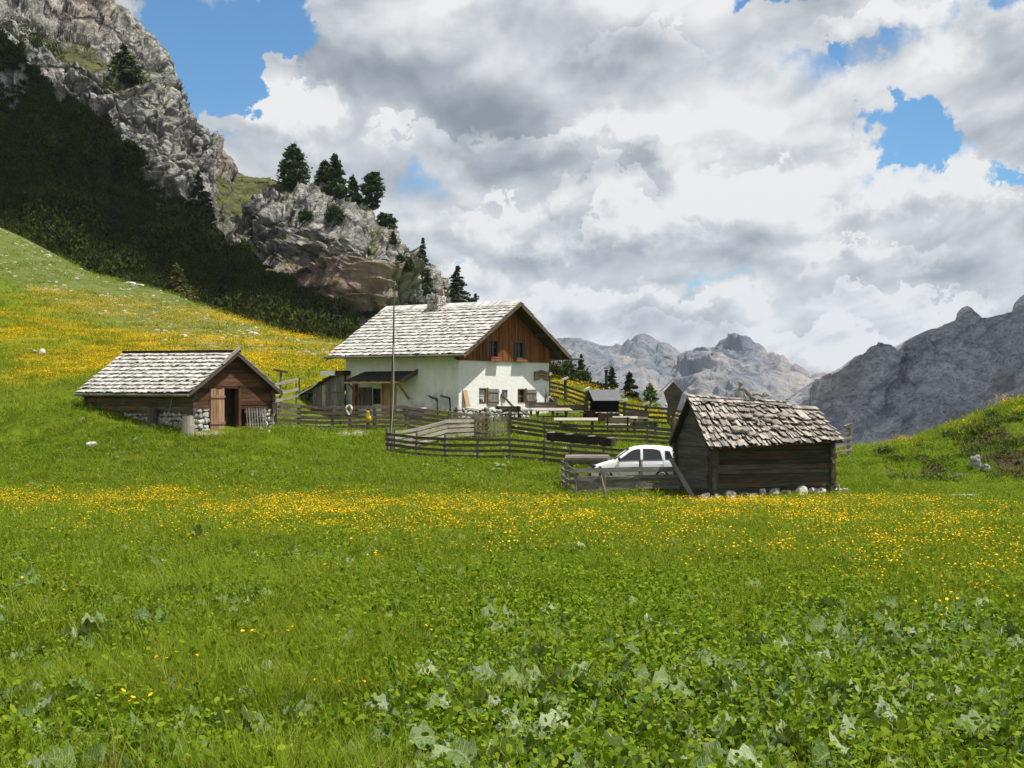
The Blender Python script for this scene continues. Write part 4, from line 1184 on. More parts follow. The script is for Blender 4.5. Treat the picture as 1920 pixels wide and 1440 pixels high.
# antlers at the right corner
an = thing('antlers', 'tangle of bleached antlers and roots hung on the house corner below the sign', 'antlers', on_house(9.0, -.12, .62), HRZ)
mb = MB(); mb.box((-.14, 0, -.3), (.14, .08, .3)); mb.build('back_board', M['bleached'], an)
for s in (-1, 1):
    mb = MB()
    beam_ = [(s * .05, -.02, .05), (s * .3, -.12, .22), (s * .55, -.22, .55), (s * .52, -.28, .85)]
    mb.tube(beam_, [.045, .04, .03, .012], 6)
    for i, (p, q) in enumerate((((s * .2, -.1, .16), (s * .16, -.3, .42)), ((s * .38, -.16, .34), (s * .28, -.32, .62)), ((s * .52, -.22, .5), (s * .72, -.3, .72)), ((s * .12, -.08, .1), (s * .3, -.28, -.12)), ((s * .3, -.12, .0), (s * .5, -.2, -.28)))):
        mid = (Vector(p) + Vector(q)) / 2 + Vector((0, -.05, -.03))
        mb.tube([p, mid, q], [.03, .024, .008], 6)
    mb.build('antler', M['bleached'], an)

# ============================================================ shed on the left of the house
SO = on_house(-.02, 8.55, 0); SO.z = HO.z
shed = thing('lean_to_shed', 'grey boarded lean-to shed with sloping dark roof against the left end of the house', 'shed', SO, HRZ)
# local x to the right and back, y to the left; roof falls to the left (+y)
def shz(y): return 2.35 - .42 * y - .03 * y * y * 0
mb = MB()
y = .0
while y < 3.95:
    w_ = random.uniform(.16, .26); y1 = min(3.95, y + w_)
    if not (2.62 < (y + y1) / 2 < 3.28): mb.hexa([(-.5, y, -1.3), (-.46, y, -1.3), (-.46, y1 - .01, -1.3), (-.5, y1 - .01, -1.3), (-.5, y, shz(y)), (-.46, y, shz(y)), (-.46, y1 - .01, shz(y1)), (-.5, y1 - .01, shz(y1))], None, 2)
    else: mb.hexa([(-.5, y, 1.02), (-.46, y, 1.02), (-.46, y1 - .01, 1.02), (-.5, y1 - .01, 1.02), (-.5, y, shz(y)), (-.46, y, shz(y)), (-.46, y1 - .01, shz(y1)), (-.5, y1 - .01, shz(y1))], None, 2)
    y = y1
mb.box((-.53, .0, .98), (-.505, 3.95, 1.06), .4)
mb.box((-.46, 3.9, -1.3), (2.6, 3.95, .7), .5); mb.box((2.55, 0, -1.3), (2.6, 3.9, .7), .5)
mb.build('wall', M['grey_wood'], shed)
mb = MB(); mb.box((-.30, 2.55, -1.3), (-.26, 3.35, 1.0), .5); mb.build('back_wall', M['dark_wood'], shed)
mb = MB(); mb.box((-.43, 2.64, -1.2), (-.40, 2.98, .75), .5); mb.build('door', M['green_paint'], shed)
mb = MB(); mb.box((-.54, 1.55, -1.2), (-.505, 1.83, 1.45), .9); mb.build('pale_plank', M['pale_wood'], shed)
rfA = [(-.75, 4.5, shz(4.5) + .06), (2.8, 4.5, shz(4.5) + .06), (2.8, .55, shz(.55) + .06), (-.75, .55, shz(.55) + .06)]
mb = MB(); slab(mb, rfA, .06)
rf = mb.build('roof', M['under'], shed)
mb = MB(); shingles(mb, rfA, 7, .14, .28, jit=.05, gaps=.1, lift=.06)
mb.build('shingles', M['dark_wood'], rf)
mb = MB(); mb.box((-.78, .55, 2.06), (-.60, 1.75, 2.35), .9); mb.build('light_panel', M['white_paint'], rf)
mb = MB(); mb.box((-.72, -.05, 2.10), (2.6, .58, 2.36), .4); mb.build('ridge_cap', M['under'], rf)
pp = MB()
pp.tube([on_house(-.85, 8.55 + yy, shz(yy) + zz_) for yy, zz_ in ((4.65, .06), (4.0, .03), (3.2, .01), (2.5, -.01), (2.1, .05), (1.85, .12))], .035, 6, .5)
tag(pp.build('water_pipe', M['pipe_white']), 'thin pale hose running along the sloping edge of the shed roof', 'pipe')
vp = MB(); vp.tube([on_house(-.4, 8.55 + 3.95, .9), on_house(-.4, 8.55 + 3.95, 1.9)], .045, 8, .5); vp.tube([on_house(-.4, 8.55 + 3.95, 1.86), on_house(-.4, 8.55 + 3.95, 1.95)], .07, 8, .3)
tag(vp.build('stove_pipe', M['iron']), 'thin dark stove pipe sticking up at the low end of the shed roof', 'pipe')

# ============================================================ the barn
BO = Vector((-15, 70, -1.65))
barn = thing('log_barn', 'low log barn on a stone base with open plank door and pale shingle roof', 'barn', BO, math.atan2(.766, .643))
BW, BL, BM = 4.85, 8.4, 2.4
BZE, BZR = 2.05, 3.68
bsl = (BZR - BZE) / BM
def brz(x): return BZR - bsl * abs(x - BM)
mb = MB()
log_wall(mb, (0, 0), (0, BL), .72, BZE - .02, .2, .2, .2)
log_wall(mb, (0, BL), (BW, BL), .9, BZE, .2, .2, .2)
log_wall(mb, (BW, 0), (BW, BL), .7, BZE - .02, .2, .2, .2)
mb.build('log_wall', M['log_wood'], barn)
mb = MB()
log_wall(mb, (0, 0), (.92, 0), .98, 2.05, .19, .2, .0)
log_wall(mb, (2.84, 0), (BW, 0), .95, 2.05, .19, .2, .0)
z = 2.05
while z < BZR - .25:
    a = (z + .1 - (BZR - bsl * BM)) / bsl - .05
    mb.beam((max(-.18, a), 0, z + .1), (min(BW + .18, 2 * BM - a), 0, z + .1), .2, .19, wob=.01); z += .2
mb.build('gable_wall', M['barn_gable'], barn)
mb = MB(); gable_faces(mb, .1, BW - .1, BM, 2.0, 2.03, 2.03, BZR - .1, BL - .1, .1); mb.build('gable_back', M['dark_wood'], barn)
mb = MB()
mb.box((-.02, -.02, -.8), (.24, BL, .80), .5)
mb.box((.24, -.02, -.8), (.92, .24, .98), .5); mb.box((4.25, -.02, -.8), (BW, .24, .95), .5)
mb.box((BW - .22, .24, -.8), (BW + .02, BL, .75), .5); mb.box((.24, BL - .25, -.8), (BW - .22, BL, 1.0), .5)
base = mb.build('stone_base', M['mortar'], barn)
mb = MB()
stone_face(mb, (0, -.05), (0, 5.2), -.25, .78, (-1, 0, 0), .27, .10, 11)
mb.build('stones', M['wall_stone'], base)
mb = MB()
stone_face(mb, (-.06, 0), (.92, 0), -.15, 1.0, (0, -1, 0), .27, .10, 311)
mb.build('stones', M['wall_stone'], base)
mb = MB()
stone_face(mb, (4.2, 0), (BW + .05, 0), -.15, .98, (0, -1, 0), .27, .10, 411)
mb.build('stones', M['wall_stone'], base)
mb = MB(); mb.box((.3, .45, -.3), (BW - .3, BL - .4, 2.0), .5)
mb.build('interior', M['dark_wood'], barn)
mb = MB()
for q in range(5):
    a = 1.0 + .83 * q / 5
    mb.box((a, -.13, -.06), (a + .155, -.095, 1.93 + random.uniform(-.02, .02)), None, axis=2)
for zc in (.25, 1.5): mb.box((.97, -.165, zc), (1.85, -.133, zc + .12), .3)
mb.build('door', M['door_wood'], barn)
mb = MB()
mb.box((.92, -.09, -.2), (1.0, .2, 2.05), .4); mb.box((2.70, -.12, -.2), (2.86, .2, 1.95), .7); mb.box((1.0, -.09, 1.95), (2.72, .2, 2.05), .4)
mb.build('door_frame', M['barn_gable'], barn)
bl = [(-.5, -.42, brz(-.5)), (-.5, BL + .3, brz(-.5)), (BM, BL + .3, BZR + .12), (BM, -.42, BZR)]
br = [(BW + .42, BL + .3, brz(BW + .42)), (BW + .42, -.42, brz(BW + .42)), (BM, -.42, BZR), (BM, BL + .3, BZR + .12)]
mb = MB(); slab(mb, bl, .06); slab(mb, br, .06)
rf = mb.build('roof', M['under'], barn)
mb = MB(); shingles(mb, bl, 11, .12, .25, jit=.045, lift=.07, gaps=.05); shingles(mb, br, 11, .12, .25, jit=.045, lift=.07, gaps=.05)
mb.build('shingles', M['shingle'], rf)
mb = MB(); mb.beam((BM + .05, -.45, BZR + .06), (BM + .05, BL + .33, BZR + .18), .26, .12, tint=.3)
mb.build('ridge_board', M['dark_wood'], rf)
mb = MB(); mb.beam((BM - .95, -.44, brz(BM - .95) + .10), (BM + .10, -.44, BZR + .22), .05, .16, tint=.6)
mb.build_each('verge_board', M['pale_wood'], rf); mb = MB()
mb.beam((-.45, -.40, brz(-.45) - .10), (BM, -.40, BZR - .10), .05, .13, tint=.3); mb.beam((BW + .38, -.40, brz(BW + .38) - .10), (BM, -.40, BZR - .10), .05, .13, tint=.3)
mb.build_each('verge_board', M['brown_wood'], rf)
mb = MB(); mb.tube([(-.55, -.42, brz(-.5) - .09), (-.55, BL + .3, brz(-.5) - .06)], .07, 7, .5); mb.build_each('gutter', M['grey_wood'], rf)
bpy.context.view_layer.update()
def on_barn(x, y, z): return barn.matrix_basis @ Vector((x, y, z))
for a, b2, lab in (((-.18, 4.9, 1.95), (-.62, 4.75, .75), 'thin stick propped under the middle of the barn eave'), ((-.18, 1.1, 1.95), (-.72, .85, .62), 'thin stick propped under the barn eave near the front corner')):
    mb = MB(); mb.tube([on_barn(*a), on_barn(*b2)], [.025, .03], 6)
    tag(mb.build('prop_stick', M['grey_wood']), lab, 'stick')
def stump(name, p, r, h, lab, matn='grey_wood'):
    mb = MB(); base_ = Vector(p)
    mb.tube([base_ + Vector((0, 0, -.15)), base_ + Vector((.02, 0, h * .5)), base_ + Vector((.0, .02, h))], [r * 1.08, r, r * .97], 14, .6, wob=.05)
    o = tag(mb.build(name, M[matn]), lab, 'log', 'cut logs standing by the barn'); return o
stump('cut_log', G(352, 69.0), .27, .92, 'pale cut log standing on end at the front corner of the barn', 'pale_wood')
stump('cut_log', G(285, 71.3), .24, .80, 'dark cut log standing on end against the long side of the barn', 'brown_wood')
# the picket gate leaning right of the barn door
gt = thing('picket_gate', 'small wooden picket gate leaning against the barn front right of the door', 'gate', on_barn(2.98, -.32, .0), barn.rotation_euler[2], rx=R(-6))
for q in range(8):
    mb = MB(); a = .06 + q * .165
    mb.prism([(a, -.02, .02), (a + .075, -.02, .02), (a + .075, -.02, .93), (a + .037, -.02, 1.05), (a, -.02, .93)], (0, .03, 0)); mb.build('picket', M['grey_wood'], gt)
for zc in (.18, .78):
    mb = MB(); mb.box((0, .012, zc), (1.35, .04, zc + .1)); mb.build('rail', M['brown_wood'], gt)
mb = MB(); mb.box((0, .012, -.06), (1.35, .045, .14)); mb.beam((.1, .03, .2), (1.25, .03, .78), .03, .07, up=(0, 1, 0)); mb.build('bottom_board', M['brown_wood'], gt)

# ============================================================ the hut on the right
UO = Vector((7.77, 58, -4.08))
hut = thing('log_hut', 'small dark log hut with ragged stone-weighted shingle roof beside the white car', 'hut', UO, math.atan2(.342, .94))
UW, UD = 5.3, 2.93
mb = MB()
log_wall(mb, (0, 0), (UW, 0), -.25, 2.18, .19, .17, .2)
log_wall(mb, (0, UD), (UW, UD), -.25, 2.18, .19, .17, .2)
log_wall(mb, (UW, 0), (UW, UD), -.25, 2.25, .19, .17, .2)
mb.build('log_wall', M['hut_wood'], hut)
def utop(z):
    k = (z - 2.12) / (3.75 - 2.12) * UD / 2 - .25
    return k, UD - k
mb = MB(); log_wall(mb, (0, 0), (0, UD), -.25, 3.6, .16, .15, .2, top=utop)
mb.build('side_wall', M['hut_side'], hut)
mb = MB(); gable_faces(mb, 0, UD, UD / 2, 2.1, 2.15, 2.15, 3.6, 0, .1)
o = mb.build('gable_back', M['dark_wood'], hut); o.rotation_euler[2] = R(90); o.location = (UW + .05, 0, 0)
mb = MB()
mb.box((-.16, -.16, -.2), (-.02 + .22, .06, 2.1), .6); mb.box((UW - .1, -.16, -.2), (UW + .14, .06, 2.2), .3)
mb.build_each('corner_post', M['hut_wood'], hut)
mb = MB()
mb.box((.2, .12, -.3), (UW - .2, UD - .15, 2.1), .5); mb.build('interior', M['dark_wood'], hut)
ym = UD / 2
uf = [(-.48, -.62, 1.98), (UW + .22, -.62, 2.22), (UW + .10, ym, 3.62), (-.36, ym, 3.95)]
ub = [(UW + .22, UD + .3, 2.22), (-.30, UD + .24, 2.04), (-.36, ym, 3.95), (UW + .10, ym, 3.62)]
mb = MB(); slab(mb, uf, .06); slab(mb, ub, .06)
rf = mb.build('roof', M['under'], hut)
mb = MB()
def gone(s, t): return t > .84 and s > .80
shingles(mb, uf, 7, .07, .19, thick=.03, lap=1.4, jit=.11, skew=.06, lift=.11, gaps=.3, skip=gone)
shingles(mb, ub, 6, .08, .2, thick=.03, lap=1.45, jit=.09, skew=.05, lift=.085, gaps=.22)
ufv = [Vector(v) for v in uf]
for s0, s1, tt in ((0, .80, .88), (.0, .78, .965), (.79, 1.0, .80)):
    cc = [bil(ufv, s0, tt), bil(ufv, s1, tt), bil(ufv, s1, min(1.03, tt + .12)), bil(ufv, s0, min(1.03, tt + .12))]
    up_ = Vector((0, 0, .09)); shingles(mb, [v + up_ for v in cc], 1, .10, .25, thick=.03, lap=1.0, jit=.02, skew=.02, lift=.05, gaps=.1)
mb.build('shingles', M['hut_shingle'], rf)
mb = MB()
for k, (s, t, w_, h_) in enumerate(((.80, .52, .36, .62), (.72, .42, .16, .5), (.74, .1, .20, .3))):
    q = [bil(ufv, s, t), bil(ufv, s + w_ / 5.9, t), bil(ufv, s + w_ / 5.9 - .02, t + h_ / 2.5), bil(ufv, s - .02, t + h_ / 2.5)]
    n_ = Vector((0, -.55, .82))
    mb.hexa([v + n_ * .15 for v in q] + [v + n_ * .175 for v in q], .9)
mb.build_each('pale_shingle', M['pale_wood'], rf)
bpy.context.view_layer.update()
def on_hut(x, y, z): return hut.matrix_basis @ Vector((x, y, z))
n_ = Vector((0, -.55, .82))
RS = [(.15, .56), (.255, .54), (.38, .58), (.42, .53), (.475, .62), (.52, .50), (.55, .60), (.46, .40), (.57, .44), (.30, .28), (.34, .20), (.25, .30), (.66, .62), (.69, .66), (.73, .60), (.65, .56), (.55, .34), (.43, .49)]
words_ = ['grey stone on the hut roof, %s']
where = ['nearest the left edge', 'second in from the left', 'thick one just left of the middle', 'small one beside the thick middle stone', 'high one in the middle of the row', 'low one right of the middle', 'upright one in the middle of the row', 'broad one on the second lap below the middle', 'small one below the right end of the row', 'left one of the lower pair', 'lowest of all', 'broad one low on the left', 'uppermost at the right', 'tallest at the right end beside the pale shingle', 'rightmost one', 'small one under the right-hand heap', 'low one on the third lap', 'small one wedged under a middle lap']
for k, (s, t) in enumerate(RS):
    p = bil(ufv, s, t) + n_ * .17
    mb = MB(); a = random.uniform(.10, .20)
    mb.rock((0, 0, 0), (a * 1.25, a, a * random.uniform(.28, .6)), k * 2.3, 2, .25, flat=.1)
    o = mb.build('roof_stone', M['roof_rock']); o.location = on_hut(*p); o.rotation_euler = (R(random.uniform(15, 32)), 0, random.uniform(-.6, .9))
    tag(o, words_[0] % where[k], 'stone', 'stones weighing down the hut roof')
# driftwood root on the ridge
rt = MB()
b0 = on_hut(2.4, ym, 3.95)
def rb(x, y, z): return b0 + Vector((x, y, z))
rt.tube([rb(-.55, 0, -.12), rb(-.45, 0, .12), rb(-.38, 0, .36), rb(-.30, 0, .52)], [.05, .06, .055, .04], 7, wob=.15)
rt.tube([rb(-.40, 0, .34), rb(-.2, .02, .38), rb(0, 0, .22), rb(.15, 0, .02), rb(.3, 0, -.04)], [.05, .09, .10, .08, .06], 8, wob=.18)
rt.tube([rb(.1, 0, .1), rb(.35, 0, .17), rb(.6, .02, .06), rb(.72, 0, .15), rb(.85, 0, .08)], [.07, .06, .055, .06, .03], 7, wob=.2)
rt.tube([rb(-.2, 0, .34), rb(-.15, -.06, .1), rb(-.05, -.08, -.12)], [.05, .045, .03], 6, wob=.2)
rt.tube([rb(-.38, 0, .3), rb(-.55, 0, .34), rb(-.72, 0, .24), rb(-.82, 0, .27)], [.03, .024, .02, .008], 6, wob=.2)
rt.tube([rb(-.5, 0, .2), rb(-.7, .03, .12)], [.022, .008], 6)
rt.tube([rb(.0, 0, .3), rb(.22, 0, .36), rb(.32, 0, .3)], [.03, .02, .01], 6, wob=.2)
rt.tube([rb(.55, 0, .1), rb(.66, 0, .24), rb(.78, 0, .27)], [.03, .025, .012], 6, wob=.2)
rt.tube([rb(-.05, 0, .15), rb(-.3, -.05, .02), rb(-.42, -.05, -.1)], [.03, .025, .02], 6, wob=.2)
rt.rock(rb(-.31, 0, .60), (.10, .09, .09), 3.3, 2, .2)
tag(rt.build('driftwood_root', M['bleached'], None, True), 'gnarled bleached root mounted on the ridge of the hut roof', 'root')
mb = MB(); mb.tube([on_hut(UW - .05, ym, 3.3), on_hut(UW - .02, ym, 4.2)], [.025, .018], 6)
tag(mb.build('roof_stick', M['grey_wood']), 'thin stick standing up at the right end of the hut ridge', 'stick')
# stones along the foot of the hut
desc = ['dark stone at the foot of the leaning plank', 'grey stone under the left corner post of the hut', 'mossy stone right of the hut corner post', 'squat grey stone under the hut front', 'long low stone under the hut front', 'tall stone under the middle of the hut front', 'small white stone in front of the hut base', 'rounded stone right of the middle of the hut front', 'dark stone left of the big white one at the hut base', 'largest white boulder at the right end of the hut front', 'white boulder touching the largest one at the hut base', 'flat white stone at the right corner of the hut', 'low white stone just outside the right hut corner', 'end stone farthest right along the hut base', 'broken stone low at the left end of the hut base', 'small grey stone between two larger ones at the hut base', 'thin slab lying before the hut base', 'pale pebble-sized stone nearest the camera by the hut']
SX = [(1322, .30, .32, 0), (1345, .28, .3, 0), (1368, .30, .36, 0), (1392, .30, .26, 0), (1412, .34, .2, 0), (1430, .24, .34, 0), (1374, .20, .14, 1), (1452, .3, .3, 0), (1472, .3, .22, 0), (1500, .38, .34, 1), (1523, .30, .24, 1), (1540, .34, .20, 1), (1566, .30, .16, 1), (1583, .22, .14, 1), (1335, .2, .18, 0), (1462, .2, .16, 0), (1405, .26, .1, 1), (1388, .14, .1, 1)]
for k, (px, r, h, wht) in enumerate(SX):
    r *= .85; h *= .85
    s = (px - 1335) / 222.0
    D = 57.80 + 1.95 * s - (.28 if k in (6, 16, 17, 14) else 0) + (.1 if k > 11 else 0)
    p = G(px, D, h * .45)
    mb = MB(); mb.rock((0, 0, 0), (r * 1.05, r * .7, h * .85), k * 1.31 + 40, 2, .5, flat=.04)
    o = mb.build('base_stone', M['white_rock' if wht else 'grey_rock']); o.location = p; o.rotation_euler = (0, 0, random.uniform(0, 6))
    tag(o, desc[k], 'stone', 'stones along the foot of the hut')
# ------------------------------------------------------------------ fences
def fence(name, label, posts, heights, rail_h=.13, rail_t=.035, post_r=.065, post_h=1.2, m_rail='brown_wood', m_post='grey_wood', square=False, cap=False, cap_m='cap_stone', group='post and rail fences', front=True, rail_of=None, sag=.02):
    """posts: (px, D[, height]) ; heights: rail heights above the ground"""
    P = [G(p[0], p[1]) for p in posts]
    H = [p[2] if len(p) > 2 else post_h for p in posts]
    root = thing(name, label, 'fence', P[0], 0, group)
    o = root.location.copy()
    for p, h in zip(P, H):
        if h <= 0: continue
        mb = MB(); q = p - o; lean = Vector((random.uniform(-.04, .04), random.uniform(-.03, .03), 0))
        r = post_r * random.uniform(.85, 1.15)
        if square: mb.beam(q + Vector((0, 0, -.3)), q + lean + Vector((0, 0, h)), r * 1.9, r * 1.9, up=(0, 1, 0), wob=.008)
        else: mb.tube([q + Vector((0, 0, -.3)), q + lean * .5 + Vector((0, 0, h * .5)), q + lean + Vector((0, 0, h))], [r * 1.05, r, r * .92], 8, wob=.06)
        po = mb.build('post', M[m_post], root)
        if cap:
            mb = MB(); t = q + lean + Vector((0, 0, h + .08))
            mb.hexa([t + Vector(v) * 1.25 for v in ((-.17, -.19, -.09), (.16, -.19, .03), (.16, .17, .03), (-.17, .17, -.09), (-.20, -.19, .03), (.13, -.19, .16), (.13, .17, .16), (-.20, .17, .03))], .6, wob=.02)
            mb.build('cap', M[cap_m], po)
    for i in range(len(P) - 1):
        d = (P[i + 1] - P[i]); d.z = 0; d.normalize()
        s = Vector((d.y, -d.x, 0)) * (post_r + rail_t / 2)
        if (s.y > 0) == front: s = -s
        for k, h in enumerate(heights):
            if rail_of and not rail_of(i, k): continue
            a = P[i] - o + Vector((0, 0, h + random.uniform(-sag, sag))) + s - d * .10
            b = P[i + 1] - o + Vector((0, 0, h + random.uniform(-sag, sag))) + s + d * .10
            mid = (a + b) / 2 - Vector((0, 0, random.uniform(0, sag)))
            mb = MB(); hh = rail_h * random.uniform(.85, 1.15)
            mb.beam(a, b, rail_t, hh, wob=.006)
            mb.build('rail', M[m_rail], root)
    return root

fence('rail_fence', 'long dark four-rail fence across the meadow running from the flagpole towards the white car',
      [(728, 72, 1.25), (781, 71), (836, 70), (896, 69, 1.05), (957, 68, 1.15), (1021, 67, 1.1), (1072, 66.2, 1.05), (1133, 65.6, 1.0), (1195, 65.2, .9)], (.20, .47, .72, .97), post_r=.08)
fence('rail_fence', 'weathered pale fence running back from the flagpole to the picket gate',
      [(740, 72.6, 1.15), (781, 74.2, 1.15), (834, 77, 1.2), (884, 79.8, 1.1)], (.25, .50, .74, .98), m_rail='pale_wood', rail_h=.15)
fence('rail_fence', 'dark brown fence between the picket gate and the hut, in front of the benches',
      [(955, 82, 1.3), (1022, 81.2, 1.3), (1082, 80.5, 1.05), (1149, 79.8, 1.0), (1215, 79, 1.1), (1275, 78.2, 1.1)], (.24, .48, .72, .96), rail_h=.15)
fence('rail_fence', 'long fence before the shaded house wall, from the barn to the house corner',
      [(517, 75.2, 1.15), (560, 77.2, 1.3), (592, 77.4, 0), (623, 77.6, 1.15), (656, 77.8, 1.0), (690, 78, 1.15), (703, 78.1, 1.2), (762, 78.4, 1.2), (842, 79, 1.25), (912, 80.5, 1.15)], (.14, .38, .62, .88, 1.15), rail_h=.16, post_r=.085)
fence('rail_fence', 'dark sloping fence with pale-capped log posts on the rise behind the grill shelter',
      [(1029, 101, 1.45), (1061, 100.2, 1.45), (1100, 99, 1.3), (1136, 98, .9), (1171, 97.4, 1.25), (1211, 97, 1.25), (1254, 96.4, 1.3), (1300, 95.5, 1.3)], (.18, .50, .80, 1.10), rail_h=.15, post_r=.11, m_post='brown_wood', cap=True)
fence('rail_fence', 'short fence seen past the right end of the hut ending in a capped post',
      [(1540, 74.5, 1.2), (1592, 76, 1.36)], (.25, .55, .86, 1.16), post_r=.10, m_rail='grey_wood', m_post='pale_wood', cap=True, cap_m='grey_wood')
fence('rail_fence', 'pale rail fence on the grass between the barn and the lean-to shed',
      [(500, 88, 1.9), (526, 90, 2.1), (556, 92, 1.5)], (.75, 1.15, 1.75), m_rail='pale_wood', rail_h=.16)
mb = MB(); q = G(524, 90.5)
mb.beam(q + Vector((0, 0, -.2)), q + Vector((.1, 0, 2.35)), .13, .13, up=(0, 1, 0)); mb.beam(q + Vector((-.36, 0, 2.42)), q + Vector((.5, 0, 2.26)), .13, .08, up=(0, 1, 0))
tag(mb.build('crossbar_post', M['brown_wood']), 'dark post with a slanting crossbar between the barn roof and the shed', 'post')

# enclosure round the car: boards
enc = fence('board_enclosure', 'weathered board fence standing close in front of the white car, ending at the hut',
      [(1083, 58.9, 1.05), (1127, 59.0, 1.15), (1200, 59.3, 1.35), (1268, 59.7, 1.0)], (.10, .27, .42, .56, .69), rail_h=.135, rail_t=.03, m_rail='grey_wood', m_post='brown_wood', post_r=.06, rail_of=lambda i, k: not (k == 0 and i > 0))
for i in range(3):                                          # second upper board
    a = G((1083, 1127, 1200)[i] - 4, (58.8, 58.9, 59.2)[i]) - enc.location; b = G((1127, 1200, 1268)[i] + 4, (58.9, 59.2, 59.6)[i]) - enc.location
    mb = MB(); s = Vector((0, -.08, 0))
    mb.beam(a + s + Vector((0, 0, .985)), b + s + Vector((0, 0, 1.0)), .03, .19, wob=.008); mb.build('rail', M['grey_wood'], enc)
fence('board_enclosure', 'short end panel of bent boards closing the left side of the car enclosure',
      [(1056, 61.2, 1.2), (1063, 60.4, 1.15), (1071, 59.6, 1.0), (1080, 58.8, .9)], (.22, .50, .78, 1.02), rail_h=.15, m_rail='grey_wood', m_post='grey_wood', post_r=.05, sag=.05)
def stick(name, p0, p1, r, lab, matn='grey_wood', w_=None):
    mb = MB()
    if w_: mb.beam(p0, p1, w_[0], w_[1], up=(0, 1, 0), wob=.01)
    else: mb.tube([p0, (Vector(p0) + Vector(p1)) / 2 + Vector((.01, 0, 0)), p1], [r, r, r * .9], 7, wob=.08)
    return tag(mb.build(name, M[matn]), lab, 'stick')
stick('wooden_stake', G(1139, 57.4, -.1), W(1127, 893, 57.9), .045, 'crooked stake leaning left in the grass before the board fence', 'brown_wood')
stick('leaning_plank', G(1307, 57.2, -.05), W(1258, 862, 59.2), .05, 'long grey plank propped from the grass against the fence by the hut', 'grey_wood', (.16, .06))
stick('short_post', G(1572, 59.2, -.1), G(1572, 59.2, .40), .055, 'stubby round post in the grass right of the hut', 'pale_wood')
stick('short_stake', G(1133, 58.2, -.1), G(1133, 58.2, .98), .045, 'thin post beside the dark post of the board fence', 'grey_wood')
# picket gate between the two fences
pg = thing('picket_gate', 'tall weathered picket gate between the pale fence and the bench yard', 'gate', G(887, 80), 0)
a, b = G(889, 80) - pg.location, G(953, 81.6) - pg.location
for k in range(9):
    s = k / 8; p = a.lerp(b, s)
    mb = MB(); h = 1.15 + random.uniform(-.04, .04); w_ = .055 + (.035 if k == 0 else 0)
    mb.beam(p + Vector((0, -.02, .05)), p + Vector((random.uniform(-.015, .015), -.02, h)), w_ * 2, .035, up=(0, 1, 0), wob=.006); mb.build('picket', M['pale_wood'], pg)
for h in (.3, .9):
    mb = MB(); mb.beam(a + Vector((0, .03, h)), b + Vector((0, .03, h)), .035, .12); mb.build('rail', M['brown_wood'], pg)
mb = MB(); mb.beam(b + Vector((.10, 0, -.2)), b + Vector((.10, 0, 1.32)), .18, .18, up=(0, 1, 0)); mb.build('gate_post', M['brown_wood'], pg)
mb = MB(); mb.beam(a + Vector((-.08, 0, -.2)), a + Vector((-.08, 0, 1.2)), .16, .16, up=(0, 1, 0)); mb.build('gate_post', M['grey_wood'], pg)

# flagpole with its rope
fp = thing('flagpole', 'tall thin bare flagpole with a rope wound round its foot at the fence corner', 'flagpole', G(733, 72.4))
top = W(739, 546, 72.6) - fp.location
mb = MB(); mb.tube([(0, 0, -.3), top * .3 + Vector((-.03, 0, 0)), top * .65 + Vector((.02, 0, 0)), top], [.075, .065, .05, .025], 9, .5)
mb.build('pole', M['brown_wood'], fp)
mb = MB(); pts = []
for i in range(60):
    s = i / 59; an = s * 3.5 + 4.2; rr = .085 - .02 * s
    pts.append(top * (.05 + .62 * s) + Vector((math.cos(an) * rr, -abs(math.sin(an)) * rr, 0)))
mb.tube(pts, .016, 5, .5); mb.build('rope', M['rope'], fp)
# things hung on the house fence
def coil(name, lab, matn, c, r, n, thick):
    mb = MB(); pts = []
    for i in range(n * 14):
        an = i / 14 * 2 * math.pi; rr = r * (1 + .25 * math.sin(i * 1.7)); pts.append(Vector(c) + Vector((math.cos(an) * rr * .75 + .03 * math.sin(i * .9), -.1 - .0025 * i + .03 * math.sin(i * 1.3), math.sin(an) * rr * 1.15)))
    mb.tube(pts, thick, 5, .5)
    return tag(mb.build(name, M[matn]), lab, 'rope')
coil('coiled_rope', 'white coil of rope hanging on a post of the house fence', 'rope', G(655, 77.6, 1.05), .19, 4, .025)
yb = MB()
q = G(691, 77.6, .72)
yb.rock(q + Vector((-.04, -.1, .02)), (.11, .06, .30), 4.2, 3, .42); yb.rock(q + Vector((.07, -.12, -.14)), (.09, .06, .18), 6.1, 2, .4)
tag(yb.build('yellow_bag', M['yellow_cloth'], None, True), 'bright yellow bag hanging over the house fence', 'bag')
tb = thing('wash_tub', 'pale blue-grey tub standing behind the fence in front of the house wall', 'tub', G(776, 82))
mb = MB(); mb.hexa([(-.45, -.3, .1), (.45, -.3, .1), (.45, .3, .1), (-.45, .3, .1), (-.62, -.4, .75), (.62, -.4, .75), (.62, .4, .75), (-.62, .4, .75)], .5); mb.build('basin', M['sheet_metal'], tb)
mb = MB()
for x, y in ((-.62, -.4), (.62, -.4), (-.62, .4), (.62, .4)): pass
for p_, q_ in (((-.64, -.42), (.64, -.42)), ((-.64, .42), (.64, .42)), ((-.64, -.42), (-.64, .42)), ((.64, -.42), (.64, .42))): mb.tube([(p_[0], p_[1], .76), (q_[0], q_[1], .76)], .025, 6, .5)
mb.build('rim', M['white_paint'], tb)
ir = thing('iron_rig', 'pair of dark curved iron arms on posts in front of the shaded house wall', 'iron frame', G(820, 84, -.45))
mb = MB(); mb.tube([(0, 0, -.2), (0, 0, 1.0), (0, 0, 1.62)], .04, 7, .5); mb.build('post', M['iron'], ir)
mb = MB(); mb.tube([(.72, 0, -.2), (.72, 0, 1.2), (.68, 0, 1.65)], [.04, .045, .06], 7, .5); mb.build('post', M['iron'], ir)
